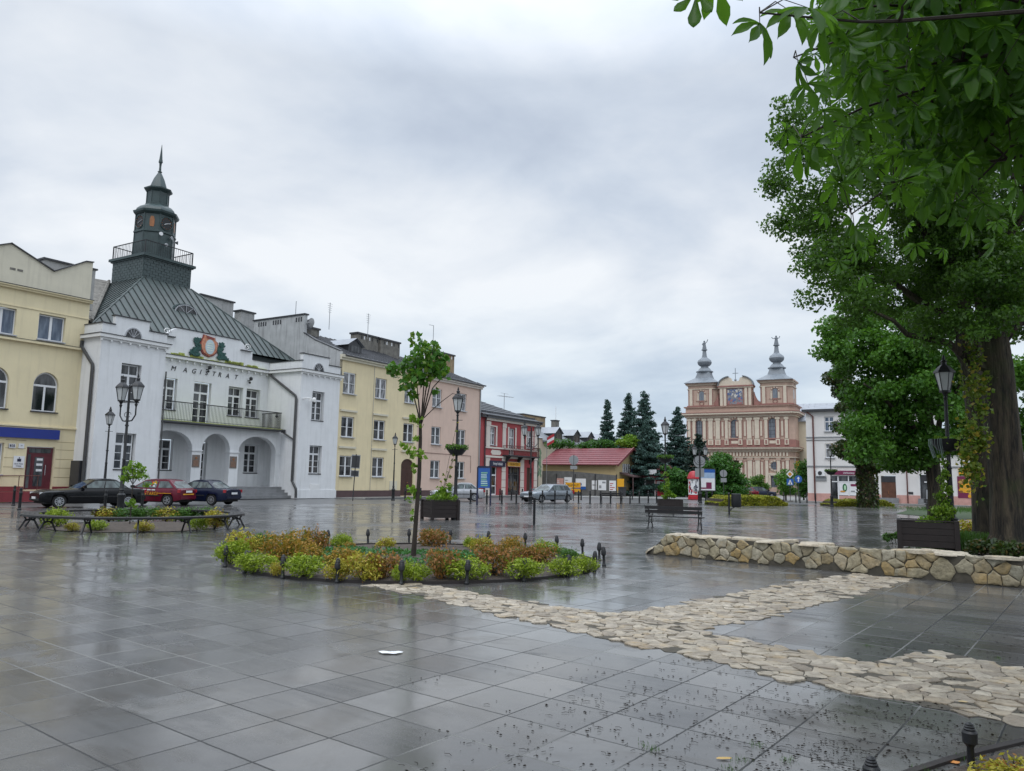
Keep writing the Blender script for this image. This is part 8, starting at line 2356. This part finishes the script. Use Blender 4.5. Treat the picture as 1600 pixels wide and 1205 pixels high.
def litter(name, label, px, py, pts, m_, cat):
    g = gnd(px, py); b = MB(); rr_ = random.Random(int(px)); n = len(pts)
    v = [(g[0] + x, g[1] + y, .007 + .006 * rr_.random()) for x, y in pts] + [(g[0], g[1], .016)]
    b.add(v, [(k, (k + 1) % n, n) for k in range(n)]); o = b.build(name, m_); tag(o, label, cat)


litter('paper_scrap', 'crumpled white scrap of paper on the slabs near the middle foreground', 610, 1021, [(.11 * math.cos(t) * (1 + .25 * math.sin(3 * t)), .075 * math.sin(t) * (1 + .3 * math.cos(2 * t))) for t in np.linspace(0, 5.9, 14)], M['paper'], 'litter')
litter('fallen_leaf', 'yellow fallen leaf near the bottom edge on the slabs', 1131, 1187, [(.05 * math.cos(t), .018 * math.sin(t)) for t in np.linspace(0, 5.8, 9)], mat('fallen_leaf_yellow', (.45, .30, .10), .6), 'leaf')
litter('fallen_leaf', 'orange fallen leaf in the bottom right bed', 1492, 1193, [(.03 * math.cos(t), .025 * math.sin(t)) for t in np.linspace(0, 5.8, 8)], mat('fallen_leaf_orange', (.55, .22, .05), .6), 'leaf')
litter('fallen_leaf', 'pale fallen leaf on the limestone strip at the right', 1505, 1098, [(.04 * math.cos(t), .022 * math.sin(t)) for t in np.linspace(0, 5.8, 8)], mat('fallen_leaf_pale', (.50, .38, .20), .6), 'leaf')
# ================================================================ SKY AND LIGHT
world = bpy.data.worlds.new('World'); sc.world = world; world.use_nodes = True
nt = world.node_tree; nt.nodes.clear()
SUN_EL, SUN_AZ = R(52), R(200)
out = nt.nodes.new('ShaderNodeOutputWorld')
sky = nt.nodes.new('ShaderNodeTexSky'); sky.sky_type = 'NISHITA'; sky.sun_disc = False; sky.sun_elevation = SUN_EL; sky.sun_rotation = SUN_AZ; sky.air_density = 1.2; sky.dust_density = 2.0
bg1 = nt.nodes.new('ShaderNodeBackground'); bg1.inputs['Strength'].default_value = .10; nt.links.new(sky.outputs[0], bg1.inputs['Color'])
tc = nt.nodes.new('ShaderNodeTexCoord').outputs['Generated']
sep = nt.nodes.new('ShaderNodeSeparateXYZ'); nt.links.new(tc, sep.inputs[0])
z = math_(nt, 'MAXIMUM', sep.outputs[2], 0.0)
den = math_(nt, 'ADD', z, .22)
cmb = nt.nodes.new('ShaderNodeCombineXYZ'); nt.links.new(math_(nt, 'DIVIDE', sep.outputs[0], den), cmb.inputs[0]); nt.links.new(math_(nt, 'DIVIDE', sep.outputs[1], den), cmb.inputs[1])
cv = mapped(nt, cmb.outputs[0], (1, 1, 1), (0, 0, .5), (1.7, 8.3, 0))
n1 = noise_(nt, cv, .80, 6, .52, .35); n2 = noise_(nt, cv, 2.6, 5, .55, .3)
d_ = math_(nt, 'ADD', math_(nt, 'MULTIPLY', n1, .72), math_(nt, 'MULTIPLY', n2, .28))
cl = ramp_(nt, d_, [(.36, (.40, .455, .545)), (.45, (.50, .555, .635)), (.53, (.615, .655, .71)), (.62, (.73, .755, .785))])
zen = math_(nt, 'MULTIPLY_ADD', ramp_(nt, z, [(.48, 0.0), (.92, 1.0)]), 2.3, 1.0)
lowb = ramp_(nt, z, [(0.0, (.80, .90, .96)), (.25, (1, 1, 1))])
clm = mix_(nt, 1.0, cl, lowb, 'MULTIPLY')
bg2 = nt.nodes.new('ShaderNodeBackground'); nt.links.new(clm, bg2.inputs['Color']); nt.links.new(zen, bg2.inputs['Strength'])
mx = nt.nodes.new('ShaderNodeMixShader'); mx.inputs[0].default_value = .92
nt.links.new(bg1.outputs[0], mx.inputs[1]); nt.links.new(bg2.outputs[0], mx.inputs[2]); nt.links.new(mx.outputs[0], out.inputs['Surface'])
sun_d = bpy.data.lights.new('sun', 'SUN'); sun_d.energy = .6; sun_d.angle = R(25); sun_d.color = (1.0, .97, .92)
sun = bpy.data.objects.new('sun', sun_d); col.objects.link(sun)
sd_ = Vector((math.sin(SUN_AZ) * math.cos(SUN_EL), math.cos(SUN_AZ) * math.cos(SUN_EL), math.sin(SUN_EL)))
sun.rotation_euler = sd_.to_track_quat('Z', 'Y').to_euler()
vs = sc.view_settings; vs.view_transform = 'Standard'; vs.look = 'None'; vs.gamma = 1.0; vs.exposure = .37; vs.use_curve_mapping = False
sc.cycles.use_denoising = True
sc.cycles.max_bounces = 6; sc.cycles.diffuse_bounces = 3; sc.cycles.glossy_bounces = 3; sc.cycles.transmission_bounces = 4; sc.cycles.transparent_max_bounces = 4
sc.cycles.sample_clamp_indirect = 6
